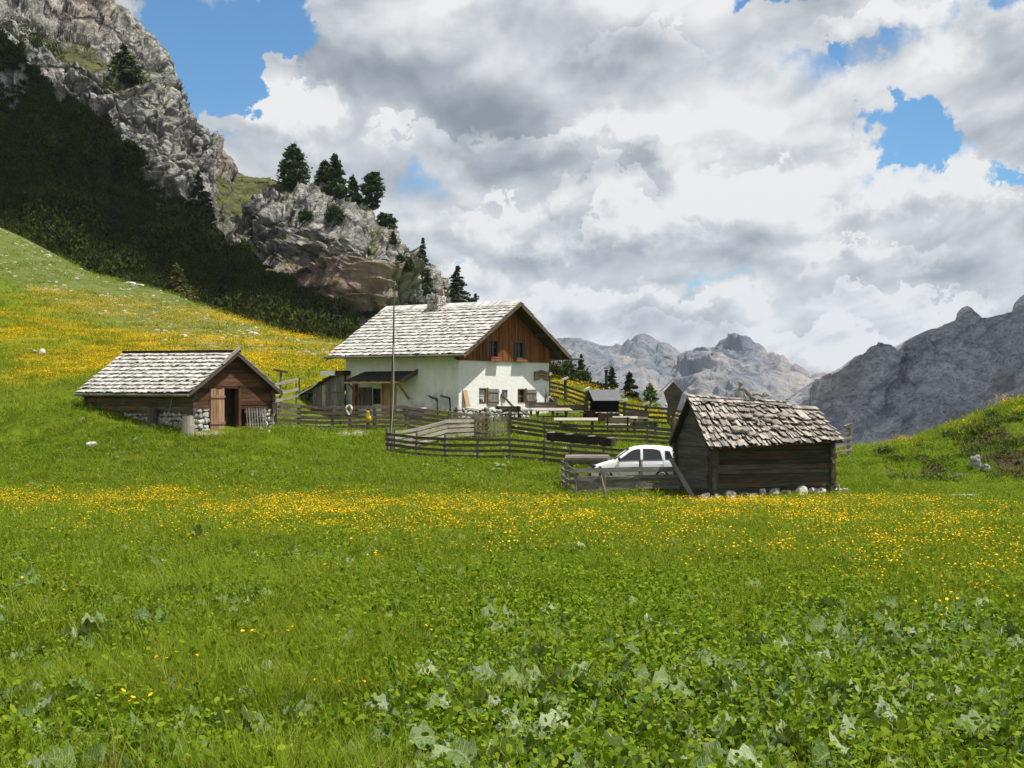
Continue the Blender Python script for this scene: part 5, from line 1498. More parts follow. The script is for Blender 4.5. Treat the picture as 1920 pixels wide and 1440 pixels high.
mb = MB(); mb.tube([(0, 0, 1.45), (-.12, 0, 1.62), (-.35, 0, 1.68), (-.55, 0, 1.76)], [.05, .09, .07, .02], 7, .5, wob=.1); mb.tube([(-.55, 0, 1.76), (-.62, 0, 1.80)], .03, 6, .5); mb.build('arm', M['iron'], ir)
mb = MB(); mb.tube([(.68, 0, 1.63), (.45, 0, 1.68), (.25, 0, 1.74), (.12, 0, 1.74)], [.07, .06, .05, .03], 7, .5, wob=.1); mb.build('arm', M['iron'], ir)

# dry stone wall at the house corner
def rubble(name, lab, segs, h, thick):
    r = thing(name, lab, 'wall', segs[0])
    for i in range(len(segs) - 1):
        a, b = segs[i] - segs[0], segs[i + 1] - segs[0]
        d = b - a; n = Vector((d.y, -d.x, 0)).normalized()
        if n.y > 0: n = -n
        mb = MB(); mb.hexa([a - n * 0 + Vector((0, 0, -.4)), b + Vector((0, 0, -.4)), b - n * thick + Vector((0, 0, -.4)), a - n * thick + Vector((0, 0, -.4)), a + Vector((0, 0, h * .92)), b + Vector((0, 0, h * .92)), b - n * thick + Vector((0, 0, h * .92)), a - n * thick + Vector((0, 0, h * .92))], .5)
        core = mb.build('core', M['mortar'], r)
        mb = MB(); z0 = min(a.z, b.z)
        stone_face(mb, a.xy, b.xy, z0 - .1, z0 + h + .08, n, .27, .16, 500 + i * 77)
        stone_face(mb, (a - n * thick * .5).xy, (b - n * thick * .5).xy, z0 + h * .82, z0 + h + .14, n, .3, .24, 900 + i * 77)
        mb.build('stones', M['wall_stone'], core)
    return r
rubble('stone_wall', 'dry stone wall of white rubble below the sunlit house gable', [G(858, 84.5), G(915, 85.5), G(988, 88)], .58, .5)
for px, D, r, lab in ((968, 83.5, .22, 'small white stone on the grass behind the gate, left'), (985, 82.6, .16, 'tiny white stone behind the middle fence'), (1058, 73.2, .16, 'white stone at the foot of the log trough'), (1330, 62.5, .2, 'stone lying in the shade behind the hut')):
    mb = MB(); mb.rock((0, 0, 0), (r, r * .8, r * .7), px * .37, 2, .25, flat=.1); o = mb.build('yard_stone', M['white_rock']); o.location = G(px, D, r * .3); tag(o, lab, 'stone')

# log trough
lt = thing('log_trough', 'long brown water trough hollowed from a log, raised on short legs inside the fence', 'trough', G(1090, 74))
a, b = W(1030, 818, 74.8) - lt.location, W(1148, 829, 73.2) - lt.location
d = (b - a).normalized(); s = Vector((-d.y, d.x, 0)).normalized()
mb = MB()
for sg_ in (-1, 1): mb.beam(a + s * sg_ * .22, b + s * sg_ * .22, .09, .38, wob=.012)
mb.beam(a + Vector((0, 0, -.15)), b + Vector((0, 0, -.15)), .40, .10, wob=.01)
for e in (a, b): mb.beam(e - s * .24, e + s * .24, .09, .36)
mb.build('basin', M['dark_wood'], lt)
mb = MB()
for t in (.05, .36, .62, .86): mb.beam(a.lerp(b, t) + Vector((0, 0, -.15)), a.lerp(b, t) + Vector((0, 0, -.95)), .16, .14, up=(0, 1, 0))
mb.build_each('leg', M['brown_wood'], lt)
mb = MB()
for t in (.03, .32, .68, .98): mb.beam(a.lerp(b, t) - s * .42 + Vector((0, 0, .21)), a.lerp(b, t) + s * .30 + Vector((0, 0, .21)), .12, .05)
mb.build_each('cross_stick', M['pale_wood'], lt)
gl = thing('grey_log', 'smooth grey log lying on supports behind the left end of the car enclosure', 'log', G(1105, 64.5))
a, b = W(1062, 861, 65.0) - gl.location, W(1142, 861, 64.2) - gl.location
mb = MB(); mb.tube([a, a.lerp(b, .5), b], [.20, .21, .20], 12, .5, wob=.02); mb.build('trunk', M['grey_wood'], gl)
mb = MB()
for t in (.12, .85): mb.beam(a.lerp(b, t) + Vector((0, 0, -.15)), a.lerp(b, t) + Vector((0, 0, -1.0)), .15, .15, up=(0, 1, 0))
mb.build_each('support', M['brown_wood'], gl)

# ------------------------------------------------------------------ tables and benches
def table(lab, px, D, L, rz, wd=.8, h=.75, mt='pale_wood'):
    r = thing('picnic_table', lab, 'table', G(px, D), rz, 'tables in the yard of the farmhouse', rx=R(9))
    mb = MB(); n = 5
    for k in range(n): mb.box((-L / 2, -wd / 2 + wd * k / n, h - .045), (L / 2, -wd / 2 + wd * (k + 1) / n - .012, h))
    mb.build('tabletop', M[mt], r)
    for x in (-L * .36, L * .36):
        mb = MB(); mb.beam((x, -.36, 0), (x, .22, h - .05), .07, .09, up=(1, 0, 0)); mb.build('leg', M['brown_wood'], r)
        mb = MB(); mb.beam((x + .07, .36, 0), (x + .07, -.22, h - .05), .07, .09, up=(1, 0, 0)); mb.build('leg', M['brown_wood'], r)
    mb = MB(); mb.beam((-L * .36, 0, .30), (L * .36, 0, .30), .06, .09); mb.build('stretcher', M['brown_wood'], r)
    return r
def bench(lab, px, D, L, rz, mt='grey_wood', back=True, slats=2, dz=0.0):
    r = thing('bench', lab, 'bench', G(px, D, dz), rz, 'benches in the yard of the farmhouse', rx=R(5 if abs(rz) < 1 else -5))
    mb = MB()
    for k in range(2): mb.box((-L / 2, -.22 + .2 * k, .42), (L / 2, -.04 + .2 * k, .46))
    mb.build('seat', M['pale_wood' if mt != 'brown_wood' else 'grey_wood'], r)
    if back:
        mb = MB()
        for k in range(slats):
            z0 = .56 + .30 * k / slats * 1.15; z1 = z0 + .33 / slats
            mb.hexa([(-L / 2, .22 + .05 * k, z0), (L / 2, .22 + .05 * k, z0), (L / 2, .25 + .05 * k, z0), (-L / 2, .25 + .05 * k, z0), (-L / 2, .26 + .05 * k, z1), (L / 2, .26 + .05 * k, z1), (L / 2, .29 + .05 * k, z1), (-L / 2, .29 + .05 * k, z1)], None, 0, .004)
        mb.build('backrest', M[mt], r)
    for x in (-L * .4, L * .4):
        mb = MB(); mb.beam((x, -.3, 0), (x, -.12, .43), .06, .09, up=(1, 0, 0)); mb.build('leg', M['dark_wood'], r)
        mb = MB(); mb.beam((x, .22, 0), (x, .36 if back else .12, .92 if back else .43), .06, .08, up=(1, 0, 0)); mb.build('leg', M['dark_wood'], r)
    return r
table('pale broad picnic table nearest the house gable', 1033, 91.0, 2.5, R(12), .95)
table('long pale picnic table close behind the fence, left of the rustic counter', 1080, 85.5, 2.5, R(-4), .9)
table('narrow pale table between the light bench and the slatted bench', 1172, 89.0, 1.5, R(-6), .7)
table('low brown table near the far fence behind the counter', 1190, 91.5, 1.6, R(-5), .7, .72, 'brown_wood')
bench('dark bench with its back to the gate, nearest the stone wall', 955, 86.5, 1.5, R(168), 'brown_wood')
bench('dark bench under the gable behind the pale broad table', 1016, 92.5, 1.7, R(-8), 'brown_wood')
bench('long grey bench with a broad plank back left of the grill shelter', 1070, 93.5, 2.1, R(-8), 'brown_wood', slats=1)
bench('pale grey bench seen from behind, beside the rustic counter', 1158, 87.2, 1.45, R(176), 'pale_wood')
bench('slatted grey bench seen from behind, right of the narrow table', 1209, 86.2, 1.5, R(172), 'grey_wood', slats=3)
bench('dark bench standing against the far fence', 1196, 94.5, 1.4, R(-4), 'brown_wood', slats=1)
bench('backless plank bench farthest right, beside the hut roof', 1245, 86.5, 1.3, R(-6), 'grey_wood', back=False)
ct = thing('rustic_counter', 'rustic brown wooden counter with a ragged pale top in front of the grill shelter', 'counter', G(1141, 90.8), R(-4))
mb = MB(); mb.box((-.62, -.16, .42), (.62, -.10, .88), .5); mb.build('front_board', M['log_wood'], ct)
mb = MB()
for k in range(9): mb.hexa([(-.78 + .172 * k, -.30 + random.uniform(-.05, .03), .90), (-.62 + .172 * k, -.30 + random.uniform(-.05, .03), .90), (-.62 + .172 * k, .28, .90), (-.78 + .172 * k, .28, .90), (-.78 + .172 * k, -.30, .95), (-.62 + .172 * k, -.30, .94 + random.uniform(0, .03)), (-.62 + .172 * k, .28, .95), (-.78 + .172 * k, .28, .95)])
mb.build('top', M['pale_wood'], ct)
mb = MB()
for x in (-.6, .6):
    for y in (-.1, .2): mb.beam((x, y, 0), (x, y, .90), .09, .09, up=(0, 1, 0))
mb.build_each('leg', M['log_wood'], ct)
# grill shelter
gs = thing('grill_shelter', 'black boxy grill shelter with a grey gabled metal roof and a tall flue', 'grill', G(1130, 93.5), R(20))
mb = MB()
mb.box((-.62, -.55, .30), (.85, .55, 1.55), .5)
mb.build('body', M['black_box'], gs)
mb = MB(); mb.prism([(-.62, -.55, 1.55), (-.62, .55, 1.55), (-.62, 0, 2.05)], (-.05, 0, 0), .4); mb.prism([(.85, -.55, 1.55), (.85, .55, 1.55), (.85, 0, 2.05)], (.04, 0, 0), .4); mb.build('gable', M['black_box'], gs)
mb = MB(); slab(mb, [(-.95, -.72, 1.48), (1.02, -.72, 1.48), (1.02, 0, 2.16), (-.95, 0, 2.16)], .045); slab(mb, [(1.02, .72, 1.48), (-.95, .72, 1.48), (-.95, 0, 2.16), (1.02, 0, 2.16)], .045); mb.build('roof', M['sheet_metal'], gs)
mb = MB(); mb.box((-1.1, -.4, .0), (-.64, .45, .85), .5); mb.build('fire_box', plain('rust', (.05, .022, .015), .9, var=.3), gs)
mb = MB()
for x in (-.5, .72):
    for y in (-.45, .45): mb.beam((x, y, -.1), (x, y, .3), .1, .1, up=(0, 1, 0))
mb.build_each('leg', M['iron'], gs)
mb = MB(); mb.tube([(.62, .85, .4), (.62, .85, 3.3)], .09, 10, .5)
fl = mb.build('flue', M['iron'], gs)
mb = MB(); mb.tube([(.62, .85, 3.28), (.62, .85, 3.42)], [.12, .12], 10, .5); mb.tube([(.62, .85, 3.48), (.62, .85, 3.56)], [.19, .10], 10, .5); mb.build('flue_cap', M['iron'], fl)
st_ = MB(); q = G(1038, 97)
st_.tube([q + Vector((0, 0, -.1)), q + Vector((0, 0, .62))], [.3, .28], 14, .5, wob=.04)
tag(st_.build('tree_stump', M['brown_wood']), 'squat sawn stump beside the house corner under the sloping fence', 'stump')
# wayside shrine seen from behind
ws = thing('wayside_shrine', 'grey wooden wayside shrine with a kite-shaped back and little gabled roof', 'shrine', G(1262, 84), R(-6))
zt = W(1264, 716, 84).z - ws.location.z
k_ = 84 / F
mb = MB(); mb.prism([(-18 * k_, 0, zt - 19 * k_), (0, 0, zt), (18 * k_, 0, zt - 19 * k_), (4 * k_, 0, zt - 62 * k_), (-4 * k_, 0, zt - 62 * k_)], (0, .05, 0), .45); mb.build('back_board', M['brown_wood'], ws)
mb = MB()
for s in (-1, 1): mb.hexa([(s * 24 * k_, -.08, zt - 19 * k_), (0, -.08, zt + 4 * k_), (0, .55, zt + 4 * k_), (s * 24 * k_, .55, zt - 19 * k_), (s * 24 * k_, -.08, zt - 17 * k_), (0, -.08, zt + 6.5 * k_), (0, .55, zt + 6.5 * k_), (s * 24 * k_, .55, zt - 17 * k_)] if s > 0 else [(0, -.08, zt + 4 * k_), (-24 * k_, -.08, zt - 19 * k_), (-24 * k_, .55, zt - 19 * k_), (0, .55, zt + 4 * k_), (0, -.08, zt + 6.5 * k_), (-24 * k_, -.08, zt - 17 * k_), (-24 * k_, .55, zt - 17 * k_), (0, .55, zt + 6.5 * k_)], .9)
mb.build('roof', M['pale_wood'], ws)
mb = MB(); mb.beam((0, .12, -.3), (0, .12, zt - 30 * k_), .16, .16, up=(0, 1, 0)); mb.build('post', M['brown_wood'], ws)
mb = MB(); mb.tube([(0, -.02, -.3), (0, -.02, zt - 66 * k_)], .16, 10, .4); mb.build('foot_post', M['brown_wood'], ws)

# ------------------------------------------------------------------ the car
CARD = 62.9
car = thing('parked_car', 'small white hatchback parked facing left behind the board fence beside the hut', 'car', G(1107, CARD), R(-1.0))
car.location.z = W(1107, 904, CARD).z
def sect_low(s, z0, zb, hw): return [(s, -hw * .9, z0), (s, -hw, z0 + .14), (s, -hw * 1.01, (z0 + zb) / 2), (s, -hw, zb - .14), (s, -hw * .95, zb - .02), (s, -hw * .6, zb + .015), (s, 0, zb + .03)]
def loft(mb, secs, tint=.5):
    rings = []
    for sc_ in secs:
        rings.append(sc_ + [(x, -y, z) for (x, y, z) in sc_[-2::-1]])
    n = len(rings[0]); vs = [v for r in rings for v in r]; fs = []
    for i in range(len(rings) - 1):
        for k in range(n - 1): fs.append([i * n + k, i * n + k + 1, (i + 1) * n + k + 1, (i + 1) * n + k])
        fs.append([i * n + n - 1, i * n, (i + 1) * n, (i + 1) * n + n - 1])
    fs.append(list(range(n))[::-1]); fs.append([(len(rings) - 1) * n + k for k in range(n)])
    mb.raw(vs, [f[::-1] for f in fs], tint)
mb = MB()
loft(mb, [sect_low(*a) for a in ((0, .26, .56, .60), (.05, .22, .64, .70), (.2, .20, .70, .76), (.5, .19, .80, .78), (.95, .19, .92, .79), (1.5, .19, .945, .79), (2.4, .19, .955, .79), (3.1, .19, .965, .785), (3.45, .21, .97, .76), (3.58, .28, .94, .72), (3.62, .34, .80, .66))])
def sect_hi(s, zb, zr, hb, hr): return [(s, -hb, zb), (s, -(hb + (hr - hb) * .5), zb + (zr - zb) * .5), (s, -hr, zr - .07), (s, -hr * .88, zr - .015), (s, -hr * .5, zr + .015), (s, 0, zr + .025)]
loft(mb, [sect_hi(*a) for a in ((.92, .90, .915, .73, .70), (1.15, .92, 1.09, .745, .66), (1.4, .93, 1.28, .75, .63), (1.64, .93, 1.43, .755, .61), (1.9, .93, 1.505, .755, .60), (2.3, .94, 1.54, .755, .60), (2.9, .95, 1.525, .75, .60), (3.3, .95, 1.475, .735, .585), (3.42, .95, 1.42, .725, .58), (3.54, .95, 1.10, .71, .64), (3.58, .93, .96, .70, .68))])
body = mb.build('body', M['car_paint'], car, True)
body.data.set_sharp_from_angle(angle=R(38)) if hasattr(body.data, 'set_sharp_from_angle') else None
def side(s, z, off=.010):
    t = max(0, min(1, (z - .94) / .50)); return -(.755 + (.607 - .755) * t + off)
def pane(name, poly, off=.010, matn='car_glass'):
    for sgn in (1, -1):
        mb = MB(); o_ = [(s, side(s, z, off) * sgn, z) for s, z in poly]
        mb.prism(o_, (0, -.006 * sgn, 0), .5); mb.build(name, M[matn], car)
pane('side_window', [(1.17, .975), (1.34, 1.10), (1.58, 1.28), (1.74, 1.37), (1.90, 1.415), (2.06, 1.43), (2.06, .985)])
pane('side_window', [(2.17, .99), (2.17, 1.435), (2.55, 1.43), (2.74, 1.40), (2.88, 1.34), (2.97, 1.01)])
pane('side_window', [(3.10, 1.02), (3.08, 1.36), (3.27, 1.33), (3.38, 1.10), (3.40, 1.03)])
pane('window_trim', [(1.10, .945), (1.10, .965), (3.02, 1.0), (3.02, .98)], .012, 'car_trim')
mb = MB(); mb.hexa([(1.00, -.60, .975), (1.00, .60, .975), (1.61, .54, 1.415), (1.61, -.54, 1.415), (.985, -.60, .99), (.985, .60, .99), (1.595, .54, 1.432), (1.595, -.54, 1.432)], .5); mb.build('windscreen', M['car_glass'], car)
mb = MB(); mb.hexa([(3.585, -.52, 1.0), (3.585, .52, 1.0), (3.49, .48, 1.36), (3.49, -.48, 1.36), (3.60, -.52, 1.0), (3.60, .52, 1.0), (3.505, .48, 1.36), (3.505, -.48, 1.36)], .5); mb.build('rear_window', M['glass'], car)
for s, dr in ((2.115, 'front'), (2.0, 'x')):
    pass
for sgn in (1, -1):
    for s0, s1 in ((1.16, 2.11), (2.13, 3.0)):
        mb = MB(); y = -.800 * sgn
        for a, b in (((s0, .30), (s0, .93)), ((s1, .34), (s1, .93)), ((s0, .30), (s1, .30))): mb.beam((a[0], y, a[1]), (b[0], y, b[1]), .012, .006, up=(0, 1, 0), tint=.5)
        dd = mb.build('door_line', M['car_trim'], car)
        mb = MB(); mb.tube([(s1 - .26, y - .008 * sgn, .80), (s1 - .2, y - .03 * sgn, .81), (s1 - .1, y - .03 * sgn, .81), (s1 - .05, y - .008 * sgn, .80)], .014, 6, .5); mb.build('door_handle', M['car_paint'], car)
    mb = MB(); mb.box((.9, min(-.79 * sgn, -.812 * sgn), .50), (3.0, max(-.79 * sgn, -.812 * sgn), .58), .5); mb.build('side_strip', M['car_trim'], car)
    mb = MB(); mb.rock((1.17, -.90 * sgn, 1.02), (.07, .10, .075), 2, 2, .05); mb.tube([(1.2, -.74 * sgn, .97), (1.18, -.86 * sgn, 1.0)], .02, 6, .5); mb.build('wing_mirror', M['car_trim'], car, True)
    mb = MB(); mb.rock((.13, -.58 * sgn, .66), (.13, .14, .10), 3, 2, .03); mb.build('headlight', M['glass'], car, True)
    mb = MB(); mb.rock((3.52, -.66 * sgn, .80), (.07, .07, .16), 3, 2, .03); mb.build('tail_light', M['flower_red'], car, True)
    for s in (.62, 2.95):
        mb = MB(); y = -.72 * sgn
        mb.tube([(s, y - .09 * sgn, .285), (s, y - .07 * sgn, .285), (s, y + .09 * sgn, .285)], [.25, .285, .285], 20, .5); wh = mb.build('wheel', M['rubber'], car)
        mb = MB(); mb.tube([(s, y - .088 * sgn, .285), (s, y - .10 * sgn, .285)], [.19, .17], 16, .5); mb.build('rim', M['alloy'], wh)
mb = MB(); mb.box((-.025, -.6, .26), (.03, .6, .44), .5); mb.build('front_bumper', M['car_trim'], car)
mb = MB(); mb.tube([(1.02, -.5, .985), (1.12, .0, 1.075)], .012, 5, .5); mb.tube([(1.02, .1, .985), (1.12, .5, 1.075)], .012, 5, .5); mb.build_each('wiper', M['car_trim'], car)

# boulders on the meadow
for px, D, r, sc_, lab in ((172, 67.5, .26, (1.1, .8, .75), 'white boulder lying in the grass left in front of the barn'), (80, 118, .38, (.7, .8, 1.0), 'pale upright boulder on the flowery slope above the barn'), (66, 119, .28, (1, 1, .6), 'small flat stone beside the upright boulder on the slope'), (1685, 65.5, .16, (1.6, .8, .5), 'small white slab in the grass right of the hut'), (1806, 57.6, .36, (1.9, .8, .22), 'flat white slab lying in the grass by the track'), (1795, 56.9, .12, (1, 1, .5), 'pebble beside the flat white slab'), (245, 186, .45, (1.6, 1, .6), 'largest white boulder on the crest of the stony slope'), (262, 187, .4, (1.5, 1, .5), 'second white boulder on the crest of the stony slope'), (90, 205, .4, (1.4, 1, .6), 'white boulder near the top left of the stony slope'), (345, 137, .35, (1.2, 1, .6), 'white stone among the yellow flowers on the slope'), (475, 152, .4, (1.4, 1, .5), 'white stone at the crest above the farmhouse shed'), (1148, 99, .4, (1.3, .9, .7), 'white boulder in the flowers behind the grill shelter'), (1163, 99.5, .3, (1.2, .9, .6), 'smaller white boulder right of the flue'), (490, 72, .12, (1, 1, .6), 'white pebble on the grass right of the barn door'), (505, 71.5, .1, (1, 1, .6), 'second pebble on the grass right of the barn door')):
    mb = MB(); mb.rock((0, 0, 0), (r * sc_[0], r * sc_[1], r * sc_[2]), px * .61, 2, .28, flat=.1); o = mb.build('boulder', M['white_rock']); o.location = G(px, D, r * sc_[2] * .35); tag(o, lab, 'boulder')
# ------------------------------------------------------------------ trees
def leaf_quads(C, size, rng, flat=0.5, asp=.45, axis=None):
    """diamond leaves at the points C (n,3)"""
    n = len(C)
    d = rng.normal(size=(n, 3)); d[:, 2] *= flat
    if axis is not None: d = d * .55 + axis
    d /= np.linalg.norm(d, axis=1, keepdims=True) + 1e-9
    e = rng.normal(size=(n, 3)); e -= d * (e * d).sum(1, keepdims=True); e /= np.linalg.norm(e, axis=1, keepdims=True) + 1e-9
    s = size * rng.uniform(.6, 1.3, n)[:, None]
    V = np.stack([C - d * s, C + e * s * asp, C + d * s, C - e * s * asp], 1).reshape(-1, 3)
    Fc = np.arange(4 * n).reshape(n, 4)
    return V, Fc

def crown_points(H, R_, kind, rng, n_br, per):
    P, T, AX = [], [], []
    for b in range(n_br):
        u = rng.uniform(0, 1)
        if kind == 'pine':
            z = .015 + .985 * u ** 1.2
            prof = min(1.0, 1.2 * (1 - z) ** .62) * (.72 + .28 * min(1, z / .2)) + .03
            rise = .30 * z
        elif kind == 'umbrella':
            z = .20 + .80 * u ** .95
            prof = (np.sin(np.pi * (.14 + .74 * (1 - z) / .8)) ** .7) * .98 + .05
            rise = .22
        else:
            z = .03 + .97 * u ** 1.3
            prof = (1 - z) ** .85 * 1.5 + .05
            rise = -.28
        L = R_ * prof * rng.uniform(.62, 1.12)
        an = rng.uniform(0, 2 * np.pi)
        dirv = np.array([np.cos(an), np.sin(an), rise * (1.0 if kind != 'spruce' else (1 - .8 * z))])
        k = max(3, int(per * (.35 + prof)))
        s = rng.uniform(.18 if kind == 'spruce' else .35, 1.0, k) ** .75
        p = np.array([0, 0, z * H]) + dirv * (s * L)[:, None]
        spread = (.11 if kind == 'spruce' else .15) * (.35 + .8 * s)[:, None] * max(L, .25 * R_)
        p += rng.normal(size=(k, 3)) * spread * np.array([1, 1, .55])
        P.append(p); T.append(np.clip(rng.uniform(0, .75) + rng.uniform(0, .25, k), 0, 1)); AX.append(np.repeat(dirv[None], k, 0))
    top = np.array([0, 0, H * .97]) + rng.normal(size=(int(per * .8), 3)) * np.array([.03, .03, .045]) * H * (.45 if kind == 'spruce' else .8)
    P.append(top); T.append(rng.uniform(0, 1, len(top))); AX.append(np.repeat(np.array([[0, 0, 1.0]]), len(top), 0))
    return np.concatenate(P), np.concatenate(T), np.concatenate(AX)

def conifer(name, lab, base, H, R_, kind='spruce', m='spruce', seed=0, leaf=.26, n_br=70, per=34, lean=0.0, bare=None, group=None, cat='tree', trunk_r=None):
    rng = np.random.default_rng(seed + 100)
    r = thing(name, lab, cat, base, 0, group)
    mb = MB(); tr = trunk_r or .022 * H + .04
    mb.tube([(0, 0, -.6), (lean * H * .1, 0, H * .3), (lean * H * .3, 0, H * .65), (lean * H * .6, 0, H * .97)], [tr * 1.25, tr, tr * .6, .02], 8, .5, wob=.05)
    for k in range(7):
        z = H * rng.uniform(.3, .8); an = rng.uniform(0, 6.28); L = R_ * rng.uniform(.35, .7)
        mb.tube([(lean * z * .3, 0, z), (lean * z * .3 + math.cos(an) * L, math.sin(an) * L, z + (.2 * L if kind != 'spruce' else -.2 * L))], [tr * .3, .02], 5, .5)
    mb.build('trunk', M['bark'], r)
    P, T, AX = crown_points(H, R_, kind, rng, int(n_br * 1.7), per)
    P[:, 0] += lean * P[:, 2] ** 1.3 / H ** .3 * .6
    V, Fc = leaf_quads(P, leaf, rng, .6, .42, AX * .6)
    me = np_mesh('crown', V, Fc, M[m], face_tint=T)
    link(bpy.data.objects.new('crown', me), r)
    return r

# where the skyline of the massif lies: the point of its surface seen at a pixel
_pa = QA[:, :MA].reshape(-1, 3); _ax, _ay = pix(*_pa.T)
_pb = QB[:, :120].reshape(-1, 3); _bx, _by = pix(*_pb.T)
def on_massif(px, py):
    k = np.argmin((_ax - px) ** 2 + (_ay - py) ** 2); return Vector(_pa[k])
def on_slope(px, py):
    k = np.argmin((_bx - px) ** 2 + (_by - py) ** 2); return Vector(_pb[k])
def tree_at(name, lab, p, py_top, wpx, **kw):
    D = p.y; H = (p.z - (HZ - py_top) / F * D) * -1
    return conifer(name, lab, p, max(1.0, H), wpx / 2 / F * D * (1.35 if kw.get('kind', 'spruce') == 'spruce' else 1.0), **kw)
tree_at('stone_pine', 'broad dark stone pine standing alone on the skyline, leftmost of the crest trees', on_massif(551, 348), 272, 58, kind='pine', m='pine', seed=1, leaf=.42, n_br=95, per=42, group='pines on the rocky crest')
tree_at('stone_pine', 'bushy stone pine on the skyline, left one of the touching pair', on_massif(610, 366), 303, 42, kind='pine', m='pine', seed=2, leaf=.40, n_br=80, per=38, group='pines on the rocky crest')
tree_at('stone_pine', 'tallest stone pine on the skyline, right one of the touching pair', on_massif(628, 375), 292, 42, kind='pine', m='pine', seed=3, leaf=.40, n_br=85, per=38, group='pines on the rocky crest')
tree_at('stone_pine', 'loose ragged pine between the touching pair and the bare-stemmed pine', on_massif(661, 392), 332, 34, kind='pine', m='pine', seed=4, leaf=.36, n_br=56, per=30, group='pines on the rocky crest')
tree_at('stone_pine', 'slim pine with a bare lower stem on the crest', on_massif(697, 410), 327, 38, kind='umbrella', m='pine', seed=5, leaf=.38, n_br=70, per=36, lean=.03, group='pines on the rocky crest')
tree_at('stone_pine', 'small wind-bent pine leaning out from the edge of the crag', on_massif(727, 446), 402, 34, kind='umbrella', m='pine', seed=6, leaf=.34, n_br=44, per=32, lean=-.1, group='pines on the rocky crest')
tree_at('stone_pine', 'tiny crooked pine clinging just under the wind-bent one', on_massif(737, 458), 436, 14, kind='pine', m='pine', seed=16, leaf=.28, n_br=24, per=20, group='pines on the rocky crest')
tree_at('stone_pine', 'lone dark pine high on the sunlit rock face above its own shadow', on_massif(231, 152), 84, 46, kind='spruce', m='pine', seed=7, leaf=.5, n_br=90, per=34)
tree_at('spruce_tree', 'narrow spruce with a thin spire on the right end of the crag', on_massif(793, 535), 446, 19, seed=8, leaf=.26, n_br=70, per=26)
tree_at('spruce_tree', 'small spruce hidden below the narrow spire on the crag', on_massif(803, 552), 508, 17, seed=18, leaf=.24, n_br=40, per=22)
tree_at('spruce_tree', 'dark regular spruce rising behind the farmhouse chimney', on_massif(858, 596), 498, 36, seed=9, leaf=.30, n_br=95, per=34)
tree_at('spruce_tree', 'thin sparse young spruce left of the chimney spruce', on_massif(832, 592), 528, 16, seed=10, leaf=.2, n_br=34, per=16)
tree_at('spruce_tree', 'small spruce peeping over the house ridge', on_massif(893, 600), 551, 24, seed=11, leaf=.26, n_br=50, per=26)
tree_at('spruce_tree', 'dark spruce on the upper edge of the pine slope below the cliffs', on_slope(372, 412), 322, 32, seed=12, leaf=.34, n_br=70, per=30)
tree_at('spruce_tree', 'yellowish spruce at the foot of the pine slope above the meadow', on_slope(330, 590), 497, 46, m='gold_spruce', seed=13, leaf=.34, n_br=90, per=34)
tree_at('spruce_tree', 'smaller yellowish spruce at the foot of the pine slope, right of the larger', on_slope(409, 622), 560, 30, m='gold_spruce', seed=14, leaf=.3, n_br=60, per=30)
tree_at('spruce_tree', 'bare grey young spruce in the dark pine slope', on_slope(90, 445), 388, 14, seed=15, leaf=.25, n_br=30, per=14)
tree_at('spruce_tree', 'pointed spruce at the bottom of the crag left of the house roof', on_slope(626, 640), 560, 20, seed=19, leaf=.3, n_br=50, per=24)
for px, py, top_, wd in ((60, 300, 262, 16), (215, 430, 388, 18), (265, 470, 425, 18), (420, 560, 515, 18), (470, 590, 548, 16), (150, 350, 312, 16), (520, 620, 583, 16), (110, 420, 380, 15)):
    tree_at('spruce_tree', 'small dark spruce rising out of the shaded dwarf pine slope', on_slope(px, py), top_, wd, seed=200 + px, leaf=.3, n_br=44, per=22, group='small spruces in the shaded slope')
# right of the house
def knoll(px, D): return G(px, D, -.1)
tree_at('spruce_tree', 'slender spruce just right of the house eave in front of the far mountains', knoll(1090, 124), 667, 27, seed=20, leaf=.17, n_br=80, per=30)
tree_at('spruce_tree', 'small spruce half hidden in the bushes by the house corner', knoll(1070, 124), 678, 18, seed=21, leaf=.16, n_br=50, per=26)
tree_at('spruce_tree', 'spruce standing directly left of the grill flue', knoll(1147, 121), 688, 25, seed=22, leaf=.16, n_br=70, per=28)
tree_at('spruce_tree', 'brownish spruce right of the grill flue', knoll(1181, 119), 700, 36, seed=23, leaf=.18, n_br=85, per=30, m='spruce')
tree_at('larch_tree', 'pale green larch right of the spruces behind the far fence', knoll(1219, 117), 722, 44, kind='pine', m='larch', seed=24, leaf=.12, n_br=90, per=40)

